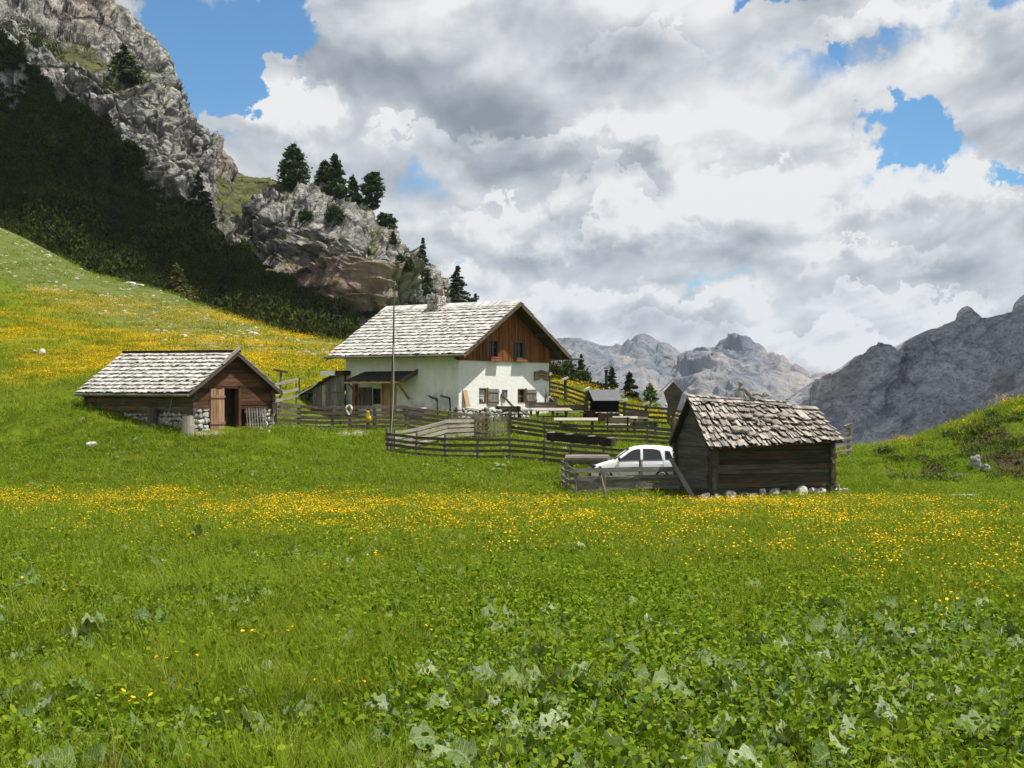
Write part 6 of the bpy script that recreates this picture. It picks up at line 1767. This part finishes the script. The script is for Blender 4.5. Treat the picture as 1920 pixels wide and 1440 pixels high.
# ------------------------------------------------------------------ dwarf pine bushes
def bush(name, lab, p, rx, ry, rz_, seed, m='bush', leaf=.22, n=900, group=None):
    rng = np.random.default_rng(seed)
    r = thing(name, lab, 'bush', p, 0, group)
    nb = max(6, int(n / 70)); P, T = [], []
    for b in range(nb):
        an, el = rng.uniform(0, 6.28), rng.uniform(.05, 1.0)
        c = np.array([np.cos(an) * rx * np.sqrt(1 - (el * .9) ** 2) * .82, np.sin(an) * ry * np.sqrt(1 - (el * .9) ** 2) * .82, el * rz_ * .85]) * rng.uniform(.72, 1.02)
        k = n // nb
        P.append(c + rng.normal(size=(k, 3)) * np.array([rx, ry, rz_ * 1.1]) * .17); T.append(np.clip(rng.uniform(0, .7) + rng.uniform(0, .3, k), 0, 1))
    P = np.concatenate(P); T = np.concatenate(T)
    V, Fc = leaf_quads(P, leaf, rng, 1.0, .4, np.array([[0, 0, .7]]))
    link(bpy.data.objects.new('foliage', np_mesh('foliage', V, Fc, M[m], face_tint=T)), r)
    mb = MB()
    for k in range(5):
        an = rng.uniform(0, 6.28); mb.tube([(0, 0, -.3), (math.cos(an) * rx * .4, math.sin(an) * ry * .4, rz_ * .35), (math.cos(an) * rx * .7, math.sin(an) * ry * .7, rz_ * .6)], [.07, .05, .02], 5, .5)
    mb.build('stems', M['bark'], r)
    return r
BU = [(540, 402, 34, 28, 'left dwarf pine bush under the crest trees'), (572, 404, 24, 24, 'dwarf pine bush touching the left one under the crest'), (628, 398, 30, 34, 'large round dwarf pine bush below the touching pair of pines'), (600, 388, 20, 20, 'small dwarf pine bush left of the large round one'),
      (690, 488, 24, 34, 'dwarf pine bush hanging on the cliff face below the wind-bent pine'), (735, 482, 26, 26, 'dwarf pine bush on the cliff edge, upper left of the edge row'), (757, 492, 26, 30, 'dwarf pine bush in the middle of the cliff edge row'), (775, 505, 26, 30, 'dwarf pine bush at the lower end of the cliff edge row'), (752, 520, 24, 24, 'dwarf pine bush on the rock under the edge row'), (793, 545, 24, 26, 'dwarf pine bush at the foot of the narrow spruce'), (812, 560, 22, 22, 'dwarf pine bush left of the chimney on the skyline'), (700, 585, 40, 20, 'low dwarf pine bush at the base of the crag, left'), (740, 590, 40, 16, 'low dwarf pine bush at the base of the crag, right'), (770, 575, 34, 16, 'thin dwarf pine bush on the slope above the house ridge'), (655, 605, 26, 20, 'dwarf pine bush between the pine slope and the crag'), (80, 85, 50, 50, 'dark bush at the top left edge of the pine slope'), (30, 60, 60, 50, 'dark bush in the corner of the picture above the pine slope')]
for k, (px, py, wpx, hpx, lab) in enumerate(BU):
    p = on_massif(px, py + hpx * .35); s = p.y / F
    bush('dwarf_pine_bush', lab, p, wpx * .62 * s, wpx * .5 * s, hpx * .85 * s, 300 + k, leaf=.30, n=1100, group='dwarf pines on the crag')
for k, (px, D, wpx, hpx, lab) in enumerate(((1050, 116, 64, 42, 'broad dark bush directly right of the house corner'), (1082, 115.5, 58, 34, 'dark bush right of the broad one behind the sloping fence'), (1112, 115, 46, 20, 'low bush tapering off towards the grill flue'))):
    p = G(px, D, -.05); s = D / F
    bush('dwarf_pine_bush', lab, p, wpx * .6 * s, wpx * .4 * s, hpx * s, 350 + k, leaf=.16, n=2600, group='bushes behind the house')
# the tall young plant in the meadow
vt = thing('false_hellebore', 'single leafy upright plant standing in the meadow below the barn', 'plant', G(371, 26.2, 0))
mb = MB(); mb.tube([(0, 0, -.05), (0, 0, .30)], [.015, .008], 6, .5); mb.build('stem', M['stalk'], vt)
for k in range(11):
    an = k * 2.4; z = .04 + .022 * k; L = .30 - .012 * k; out = .62 - .035 * k
    mb = MB(); vs, fs = [], []
    for i in range(6):
        s = i / 5; wd = .055 * math.sin(math.pi * (s * .88 + .06)) ** .8
        c = Vector((math.cos(an) * L * out * s, math.sin(an) * L * out * s, z + L * (s * .95 - .25 * s * s)))
        sd = Vector((-math.sin(an), math.cos(an), 0)) * wd
        vs += [c - sd + Vector((0, 0, .012)), c, c + sd + Vector((0, 0, .012))]
    for i in range(5):
        for j in range(2): fs.append([i * 3 + j, i * 3 + j + 1, i * 3 + j + 4, i * 3 + j + 3])
    mb.raw(vs, fs, random.random()); mb.build('leaf', M['veratrum'], vt)
# ------------------------------------------------------------------ ground cover: instances on scattered points
def src(name, V, Fc, material, tint=None, gc=None):
    me = np_mesh(name, V, Fc if isinstance(Fc, list) else [Fc], material, face_tint=tint, attrs=None if gc is None else dict(gc=gc), smooth_shade=gc is not None)
    return bpy.data.objects.new(name, me)
def scatter(name, lab, cat, sources, P, S, rz, tilt=None, idx=None):
    """one object that shows a copy of one of the sources at every point"""
    n = len(P)
    col = bpy.data.collections.new(name + '_kinds')
    for o in sources: col.objects.link(o)
    me = bpy.data.meshes.new(name)
    me.vertices.add(n); me.vertices.foreach_set('co', np.asarray(P, np.float32).ravel())
    rot = np.zeros((n, 3), np.float32); rot[:, 2] = rz
    if tilt is not None: rot[:, 0] = tilt
    a = me.attributes.new('rot', 'FLOAT_VECTOR', 'POINT'); a.data.foreach_set('vector', rot.ravel())
    a = me.attributes.new('scl', 'FLOAT_VECTOR', 'POINT'); a.data.foreach_set('vector', np.asarray(S, np.float32).ravel())
    a = me.attributes.new('idx', 'INT', 'POINT'); a.data.foreach_set('value', (RNG.integers(0, len(sources), n) if idx is None else idx).astype(np.int32))
    ob = link(bpy.data.objects.new(name, me))
    tag(ob, lab, cat, kind='stuff')
    ng = bpy.data.node_groups.new(name, 'GeometryNodeTree')
    ng.interface.new_socket('Geometry', in_out='INPUT', socket_type='NodeSocketGeometry')
    ng.interface.new_socket('Geometry', in_out='OUTPUT', socket_type='NodeSocketGeometry')
    t = NT(ng)
    gi = t.n('NodeGroupInput')
    ci = t.n('GeometryNodeCollectionInfo', {'Collection': col, 'Separate Children': True, 'Reset Children': True})
    def na(nm, typ): return t.n('GeometryNodeInputNamedAttribute', {'Name': nm}, data_type=typ).outputs['Attribute']
    m2p = t.n('GeometryNodeMeshToPoints', {'Mesh': gi.outputs[0]})
    rt = t.n('FunctionNodeEulerToRotation', {0: na('rot', 'FLOAT_VECTOR')})
    iop = t.n('GeometryNodeInstanceOnPoints', {'Points': m2p.outputs[0], 'Instance': ci.outputs[0], 'Pick Instance': True, 'Instance Index': na('idx', 'INT'), 'Rotation': rt.outputs[0], 'Scale': na('scl', 'FLOAT_VECTOR')})
    t.n('NodeGroupOutput', {0: iop.outputs[0]})
    md = ob.modifiers.new('scatter', 'NODES'); md.node_group = ng
    return ob

def blades(n, rad, h0, h1, wd, rng, bend=.5, segs=3):
    V, Fc, T = [], [], []
    for k in range(n):
        an, r = rng.uniform(0, 6.28), rad * math.sqrt(rng.uniform(0, 1))
        b = np.array([math.cos(an) * r, math.sin(an) * r, -.02]); h = rng.uniform(h0, h1); w_ = wd * rng.uniform(.6, 1.3)
        da = rng.uniform(0, 6.28); d = np.array([math.cos(da), math.sin(da), 0]); s_ = np.array([-d[1], d[0], 0]); bb = bend * rng.uniform(.2, 1.2) * h
        base = len(V)
        for i in range(segs + 1):
            t = i / segs; c = b + np.array([0, 0, h * (t - .12 * t * t)]) + d * bb * t * t
            ww = w_ * (1 - t) ** .6 if i < segs else .0004
            V += [c - s_ * ww / 2, c + s_ * ww / 2]
        for i in range(segs):
            Fc.append([base + 2 * i, base + 2 * i + 1, base + 2 * i + 3, base + 2 * i + 2]); T.append(k / n)
    return np.array(V), np.array(Fc), np.array(T)
def leaflets(n, rad, h0, h1, size, rng):
    V, Fc, T = [], [], []
    for k in range(n):
        an, r = rng.uniform(0, 6.28), rad * math.sqrt(rng.uniform(0, 1)); c = np.array([math.cos(an) * r, math.sin(an) * r, rng.uniform(h0, h1)])
        nrm = rng.normal(size=3) * .55 + np.array([0, 0, 1]); nrm /= np.linalg.norm(nrm)
        u = np.cross(nrm, rng.normal(size=3)); u /= np.linalg.norm(u); v = np.cross(nrm, u); s = size * rng.uniform(.6, 1.4)
        b = len(V)
        for q in range(6):
            a2 = q / 6 * 6.283; V.append(c + (u * math.cos(a2) * s + v * math.sin(a2) * s * .62))
        Fc.append([b + i for i in range(6)]); T.append(rng.uniform())
    return np.array(V), np.array(Fc), np.array(T)
def dock_leaf(L, wd, an, out, rise, rng, twist=0.0):
    """one broad leaf on its stalk, with a fold along the midrib and a wavy edge"""
    V, Fc, Gc = [], [], []; kk = rng.uniform(0, 40)
    n, m = 9, 5
    d = np.array([math.cos(an), math.sin(an), 0]); s_ = np.array([-d[1], d[0], 0])
    st = rise; tl = rng.uniform(-.25, .35)
    for i in range(n):
        t = i / (n - 1); ww = wd * (math.sin(math.pi * min(1, t * .93 + .07)) ** .62) * (1.12 - .45 * t)
        c = d * (out + L * t * .96) + np.array([0, 0, st + L * (.30 * t - .42 * t * t + tl * t)])
        for j in range(m):
            q = (j / (m - 1) - .5) * 2
            V.append(c + s_ * (q * ww / 2) + np.array([0, 0, abs(q) * ww * .10 + .010 * math.sin(t * 15 + q * 3 + an * 5) * abs(q) + twist * q * ww])); Gc.append((q, t, kk))
    for i in range(n - 1):
        for j in range(m - 1): Fc.append([i * m + j, i * m + j + 1, (i + 1) * m + j + 1, (i + 1) * m + j])
    b = len(V)                                              # stalk
    p0, p1 = np.zeros(3), d * out + np.array([0, 0, st])
    V += [p0 - s_ * .005, p0 + s_ * .005, p1 + s_ * .004, p1 - s_ * .004]; Fc.append([b, b + 1, b + 2, b + 3]); Gc += [(0.5, .1, kk)] * 4
    return V, Fc, Gc
def dock_plant(nl, L0, L1, rng):
    V, Fc, T, GC = [], [], [], []
    for k in range(nl):
        L = L0 + (L1 - L0) * rng.uniform() ** 1.7
        v, f, g_ = dock_leaf(L, L * rng.uniform(.55, .85), rng.uniform(0, 6.28), L * rng.uniform(.05, .35), L * rng.uniform(.3, .95), rng, rng.uniform(-.55, .55))
        b = len(V); V += list(v); t_ = rng.uniform(); Fc += [[b + i for i in q] for q in f]; T += [t_] * len(f); GC += g_
    return np.array(V), np.array(Fc), np.array(T), np.array(GC)
def flower_sprig(nf, rad, h0, h1, r, rng):
    V, Fq, T = [], [], []; V2, F2 = [], []
    for k in range(nf):
        an, rr = rng.uniform(0, 6.28), rad * math.sqrt(rng.uniform(0, 1)); c = np.array([math.cos(an) * rr, math.sin(an) * rr, rng.uniform(h0, h1)])
        nrm = rng.normal(size=3) * .35 + np.array([0, -.1, 1]); nrm /= np.linalg.norm(nrm)
        u = np.cross(nrm, [.3, 1, .2]); u /= np.linalg.norm(u); v = np.cross(nrm, u)
        b = len(V); V.append(c - nrm * r * .35); s = r * rng.uniform(.75, 1.25)
        for q in range(10):
            a2 = q / 10 * 6.283; k2 = 1.0 if q % 2 == 0 else .72
            V.append(c + (u * math.cos(a2) + v * math.sin(a2)) * s * k2 + nrm * s * .15)
        for q in range(10): Fq.append([b, b + 1 + q, b + 1 + (q + 1) % 10]); T.append(rng.uniform())
    return np.array(V), np.array(Fq), np.array(T)

r_ = np.random.default_rng(5)
gr_near = [src('grass_tuft', *(lambda a: (a[0], a[1], M['grass'], a[2]))(blades(34, .16, .07, .19 + .05 * (k % 2), .0055, r_, .55))) for k in range(4)]
gr_tall = [src('grass_tuft', *(lambda a: (a[0], a[1], M['grass'], a[2]))(blades(30, .13, .16, .36, .0055, r_, .75, 4))) for k in range(3)]
clov = [src('herb_tuft', *(lambda a: (a[0], a[1], M['clover'], a[2]))(leaflets(60, .17, .02, .11, .011, r_))) for k in range(4)]
dock = [src('dock_plant', *(lambda a: (a[0], a[1], M['dock'], a[2], a[3]))(dock_plant(4 + k, .035, .15, r_))) for k in range(5)]
herb = [src('broad_herb', *(lambda a: (a[0], a[1], M['clover'], a[2]))(leaflets(52, .19, .02, .16, .016, r_))) for k in range(4)]
flo = [src('flower_sprig', *(lambda a: (a[0], a[1], M['petal'], a[2]))(flower_sprig(5 + k, .2, .14, .28, .0135, r_))) for k in range(4)]

BOXES = [(house, (-.3, 9.6, -.3, 9.2)), (barn, (-.35, 5.2, -.35, 8.7)), (hut, (-.25, 5.5, -.25, 3.2)), (shed, (-.5, 2.7, -.2, 4.1)), (car, (.3, 3.3, -.7, .7))]
def free(x, y):
    ok = np.ones(len(x), bool)
    for o, (a, b, c, d) in BOXES:
        mi = np.array(o.matrix_basis.inverted()); lx = mi[0, 0] * x + mi[0, 1] * y + mi[0, 3] + mi[0, 2] * o.location.z; ly = mi[1, 0] * x + mi[1, 1] * y + mi[1, 3] + mi[1, 2] * o.location.z
        ok &= ~((lx > a) & (lx < b) & (ly > c) & (ly < d))
    return ok
bpy.context.view_layer.update()
def wedge(d): return d * math.tan(R(19.6)) + 2.6
def sample(n, d0, d1):
    """points spread evenly over the wedge of ground before the camera"""
    h0, h1 = wedge(d0), wedge(d1)
    u = RNG.uniform(size=n)
    t = (np.sqrt(h0 * h0 + u * (h1 * h1 - h0 * h0)) - h0) / (h1 - h0)      # more points where the wedge is wider
    y = d0 + t * (d1 - d0); x = wedge(y) * RNG.uniform(-1, 1, n)
    return x, y
def lay(name, lab, cat, kinds, bands, weight=None, tilt=.0):
    PP, SS = [], []
    for d0, d1, dens_, sx, sz in bands:
        area = (wedge(d0) + wedge(d1)) * (d1 - d0)
        x, y = sample(int(area * dens_), d0, d1)
        z = ground_np(x, y)
        keep = free(x, y) & (RNG.uniform(size=len(x)) < (1 - np.minimum(.97, 1.5 * dirt_field(x, y, z))))
        if weight is not None:
            keep &= RNG.uniform(size=len(x)) < weight(x, y, z)
        x, y, z = x[keep], y[keep], z[keep]
        k = RNG.uniform(.6, 1.4, len(x))
        g = d0 + (y - d0) * 0
        PP.append(np.stack([x, y, z], 1)); SS.append(np.stack([k * sx, k * sx, k * sz * RNG.uniform(.8, 1.2, len(x))], 1))
    P, S = np.concatenate(PP), np.concatenate(SS)
    print(name, len(P))
    return scatter(name, lab, cat, kinds, P, S, RNG.uniform(0, 6.28, len(P)), RNG.normal(0, .12, len(P)))
def nz(x, y, sc, seed): return smooth(n2(x, y, sc, seed), -.25, .35)
def w_grass(x, y, z):
    px, py = pix(x, y, z)
    return (.55 + .45 * nz(x, y, 2.2, 101)) * (1 - .6 * stone_field(x, y, z)) * (1 - .62 * smooth(py, 1090, 1250) * smooth(px, 500, 900))
def w_tall(x, y, z):
    px, py = pix(x, y, z)
    return np.clip(nz(x, y, 1.6, 103) * (.25 + .9 * (px < 760) * (py > 1080)), 0, 1)
def w_clov(x, y, z): return .35 + .65 * nz(x, y, 1.3, 105)
def w_dock(x, y, z):
    px, py = pix(x, y, z)
    a = smooth(py, 1120, 1330) * (.30 + .70 * smooth(px, 520, 900)) + .55 * smooth(py, 1120, 1240) * (px > 1000)
    a = a + .45 * np.exp(-((py - 1275) / 26) ** 2) * (px < 700) * 1.0 + .5 * np.exp(-((px - 60) / 80) ** 2 - ((py - 1410) / 50) ** 2)
    b = .32 * np.exp(-((py - 1090) / 60) ** 2) * (px < 520) + .22 * np.exp(-((py - 1060) / 60) ** 2) * (px > 500) * (px < 1100)
    c = .55 * np.exp(-((px - 820) / 330) ** 2 - ((py - 893) / 20) ** 2) + .6 * np.exp(-((px - 230) / 150) ** 2 - ((py - 850) / 34) ** 2) + .7 * np.exp(-((px - 1250) / 240) ** 2 - ((py - 932) / 9) ** 2) + .4 * np.exp(-((px - 1640) / 160) ** 2 - ((py - 940) / 14) ** 2)
    cl = .30 + .70 * smooth(n2(x, y, 1.0, 107, 4), -.15, .4)
    return np.clip((a + b + c + .04) * cl, 0, 1)
lay('meadow_grass', 'short green alpine grass covering the meadow', 'grass', gr_near, [(5.2, 11, 170, 1, 1), (11, 18, 95, 1.25, 1.1), (18, 30, 52, 1.7, 1.15), (30, 48, 24, 2.4, 1.2), (48, 72, 12, 3.2, 1.3), (72, 120, 3.5, 5, 1.5), (120, 212, 1.3, 7.5, 1.9)], w_grass)
lay('tall_grass', 'longer bent grass in the foreground of the meadow', 'grass', gr_tall, [(5.2, 12, 90, 1, .9), (12, 20, 26, 1.3, .9)], w_tall)
lay('meadow_herbs', 'small rounded herb leaves among the grass', 'plants', clov, [(5.2, 11, 110, 1, 1), (11, 18, 60, 1.2, 1.1), (18, 30, 34, 1.5, 1.2), (30, 48, 14, 2.0, 1.3), (48, 80, 6, 2.8, 1.5)], w_clov)
stk = [src('seed_stalk', *(lambda a: (a[0], a[1], M['dry_stalk'], a[2]))(blades(5, .05, .16, .34, .014, r_, .25))) for k in range(2)]
lay('seed_stalks', 'reddish brown seed stalks standing among the broad leaves', 'plants', stk, [(5.2, 11, .9, 1, 1), (11, 18, .35, 1, 1)], lambda x, y, z: nz(x, y, 1.5, 151))
def w_herb(x, y, z):
    px, py = pix(x, y, z)
    a = smooth(py, 1040, 1200) * (.35 + .65 * smooth(px, 480, 900)) + .35 * nz(x, y, 2.0, 141)
    return np.clip(a * (.5 + .5 * nz(x, y, .8, 143)), 0, 1)
lay('broad_herbs', 'dense bright green broad-leaved herbs across the lower meadow', 'plants', herb, [(5.2, 11, 58, 1, 1.15), (11, 18, 40, 1.1, 1.15), (18, 30, 20, 1.25, 1.1)], w_herb)
lay('dock_leaves', 'broad pale grey-green dock leaves spread over the foreground meadow', 'plants', dock, [(5.2, 11, 90, 1.05, 1.3), (11, 18, 62, 1.05, 1.3), (18, 30, 26, 1.05, 1.2), (30, 52, 9, 1.15, 1.1), (52, 85, 6, 1.3, 1.2)], w_dock)
lay('yellow_flowers', 'yellow buttercups drifting across the meadow in bands', 'flowers', flo, [(5.2, 18, 9, .9, 1), (18, 32, 14, .95, 1), (32, 50, 14, 1.15, 1.0), (50, 70, 17, 1.3, 1.0)], lambda x, y, z: flower_field(x, y, z))
flo_far = [src('flower_patch', *(lambda a: (a[0], a[1], M['petal'], a[2]))(flower_sprig(46, 1.0, .10, .28, .024, r_))) for k in range(3)]
lay('slope_flowers', 'yellow flowers in streaks over the slope and the knolls', 'flowers', flo_far, [(70, 100, 2.4, 1.0, 1), (100, 140, 1.8, 1.25, 1), (140, 185, 1.0, 1.6, 1)], lambda x, y, z: flower_field(x, y, z) * (z > -6))
# stones of the stony slope
sto = []
for k in range(4):
    q = MB(); q.rock((0, 0, 0), (1, .8, .6), k * 3.1, 1, .3, flat=.12); sto.append(src('stone', np.array(q.v), np.array(q.f), M['white_rock'], np.array(q.t)))
x, y = sample(4200, 118, 214); z = ground_np(x, y); k = RNG.uniform(size=len(x)) < stone_field(x, y, z) ** 1.6 * (.25 + .75 * nz(x, y, 9, 111)); x, y, z = x[k], y[k], z[k]
s = .08 + .30 * RNG.uniform(size=len(x)) ** 4
scatter('slope_stones', 'many small white stones strewn over the upper slope', 'stones', sto, np.stack([x, y, z], 1), np.stack([s, s, s], 1), RNG.uniform(0, 6.28, len(x)))
# dwarf pine on the slope below the cliffs
def scrub_src(seed, n=260):
    rng = np.random.default_rng(seed); P = []
    for b in range(14):
        an, el = rng.uniform(0, 6.28), rng.uniform(0, 1); c = np.array([math.cos(an) * .8 * math.sqrt(1 - el * el * .8), math.sin(an) * .8 * math.sqrt(1 - el * el * .8), el * .9 + .1]) * rng.uniform(.6, 1.05)
        P.append(c + rng.normal(size=(n // 14, 3)) * .19)
    P = np.concatenate(P); V, Fc = leaf_quads(P, .17, rng, 1.0, .42, np.array([[0, 0, .9]]))
    return src('scrub_bush', V, Fc, M['scrub'], rng.uniform(0, 1, len(Fc)))
scr = [scrub_src(900 + k) for k in range(4)]
nB, mB = 300, 120
cellP = QB[:, :120]
cx_, cy_ = pix(*cellP.reshape(-1, 3).T); cx_ = cx_.reshape(nB, mB); cy_ = cy_.reshape(nB, mB)
ii = RNG.integers(0, nB - 1, 16000); jj = RNG.integers(0, mB - 1, 16000); fu, fv = RNG.uniform(size=(2, 16000, 1))
PP = cellP[ii, jj] * (1 - fu) * (1 - fv) + cellP[ii + 1, jj] * fu * (1 - fv) + cellP[ii, jj + 1] * (1 - fu) * fv + cellP[ii + 1, jj + 1] * fu * fv
sx, sy = pix(*PP.T)
bare = np.zeros(len(PP))
for a, b, rx, ry in BARE: bare += np.exp(-((sx - a) / rx) ** 2 - ((sy - b) / ry) ** 2)
kp = (sx > -60) & (sx < 760) & (sy > -60) & (RNG.uniform(size=len(PP)) > bare) & (n2(PP[:, 0], PP[:, 1] + PP[:, 2], 9, 121) > -.62)
PP = PP[kp]; s = RNG.uniform(.7, 1.5, len(PP)) * (.7 + .9 * nz(PP[:, 0], PP[:, 2], 9, 123) ** 2)
print('scrub', len(PP))
scatter('dwarf_pine_scrub', 'dark mat of dwarf pine covering the slope under the cliffs', 'scrub', scr, PP, np.stack([s * 1.25, s * 1.25, s * 1.1], 1), RNG.uniform(0, 6.28, len(PP)))
# moss-like cushions and little bushes on the broken bank of the knoll
x = RNG.uniform(14, 32, 700); y = RNG.uniform(64, 77, 700); z = ground_np(x, y); a, b = pix(x, y, z)
k = (a > 1650) & (a < 1960) & (b > 770) & (b < 905) & (n2(x, y, 2.0, 131) > -.15) & (np.abs(ground_np(x, y + .3) - ground_np(x, y - .3)) < .40); x, y, z = x[k], y[k], z[k]
kn_src = [scrub_src(950 + i, 200) for i in range(3)]
M['bank_green'] = leafmat('bank_green', (.05, .085, .014, 1), (.12, .15, .022, 1), .2)
for o in kn_src: o.data.materials[0] = M['bank_green']
s = RNG.uniform(.16, .42, len(x))
scatter('bank_cushions', 'green cushions and low shrubs over the broken bank on the right', 'plants', kn_src, np.stack([x, y, z - .05], 1), np.stack([s * 1.2, s * 1.2, s * .9], 1), RNG.uniform(0, 6.28, len(x)))
for k, (px, D, r, sc_, lab) in enumerate(((1800, 70.6, .34, (1.5, .8, .8), 'pale rock face broken out of the bank on the right'), (1830, 71.0, .30, (.9, .8, 1.2), 'tall pale rock in the middle of the broken bank'), (1848, 70.6, .26, (.8, .7, .8), 'smaller pale rock right of the tall one in the bank'), (1775, 70.4, .28, (1.3, .8, .8), 'darker rock left of the pale face in the broken bank'))):
    q = MB(); q.rock((0, 0, 0), (r * sc_[0], r * sc_[1], r * sc_[2]), k * 2.7 + 11, 3, .42); o = q.build('bank_rock', M['grey_rock']); o.location = G(px, D, r * .12); tag(o, lab, 'rock', 'rocks in the broken bank')
# ------------------------------------------------------------------ the air
hm = bpy.data.materials.new('haze'); hm.use_nodes = True
hm.node_tree.nodes.clear(); ht = NT(hm.node_tree)
pv = ht.n('ShaderNodeVolumePrincipled', {'Color': (.66, .80, 1.0, 1), 'Density': 4.5e-5, 'Anisotropy': 0.2})
ho = ht.n('ShaderNodeOutputMaterial'); hm.node_tree.links.new(pv.outputs[0], ho.inputs['Volume'])
mb = MB(); mb.box((-5900, -5900, -150), (5900, 5900, 340), .5)
hz = mb.build('haze', hm); tag(hz, kind='stuff')
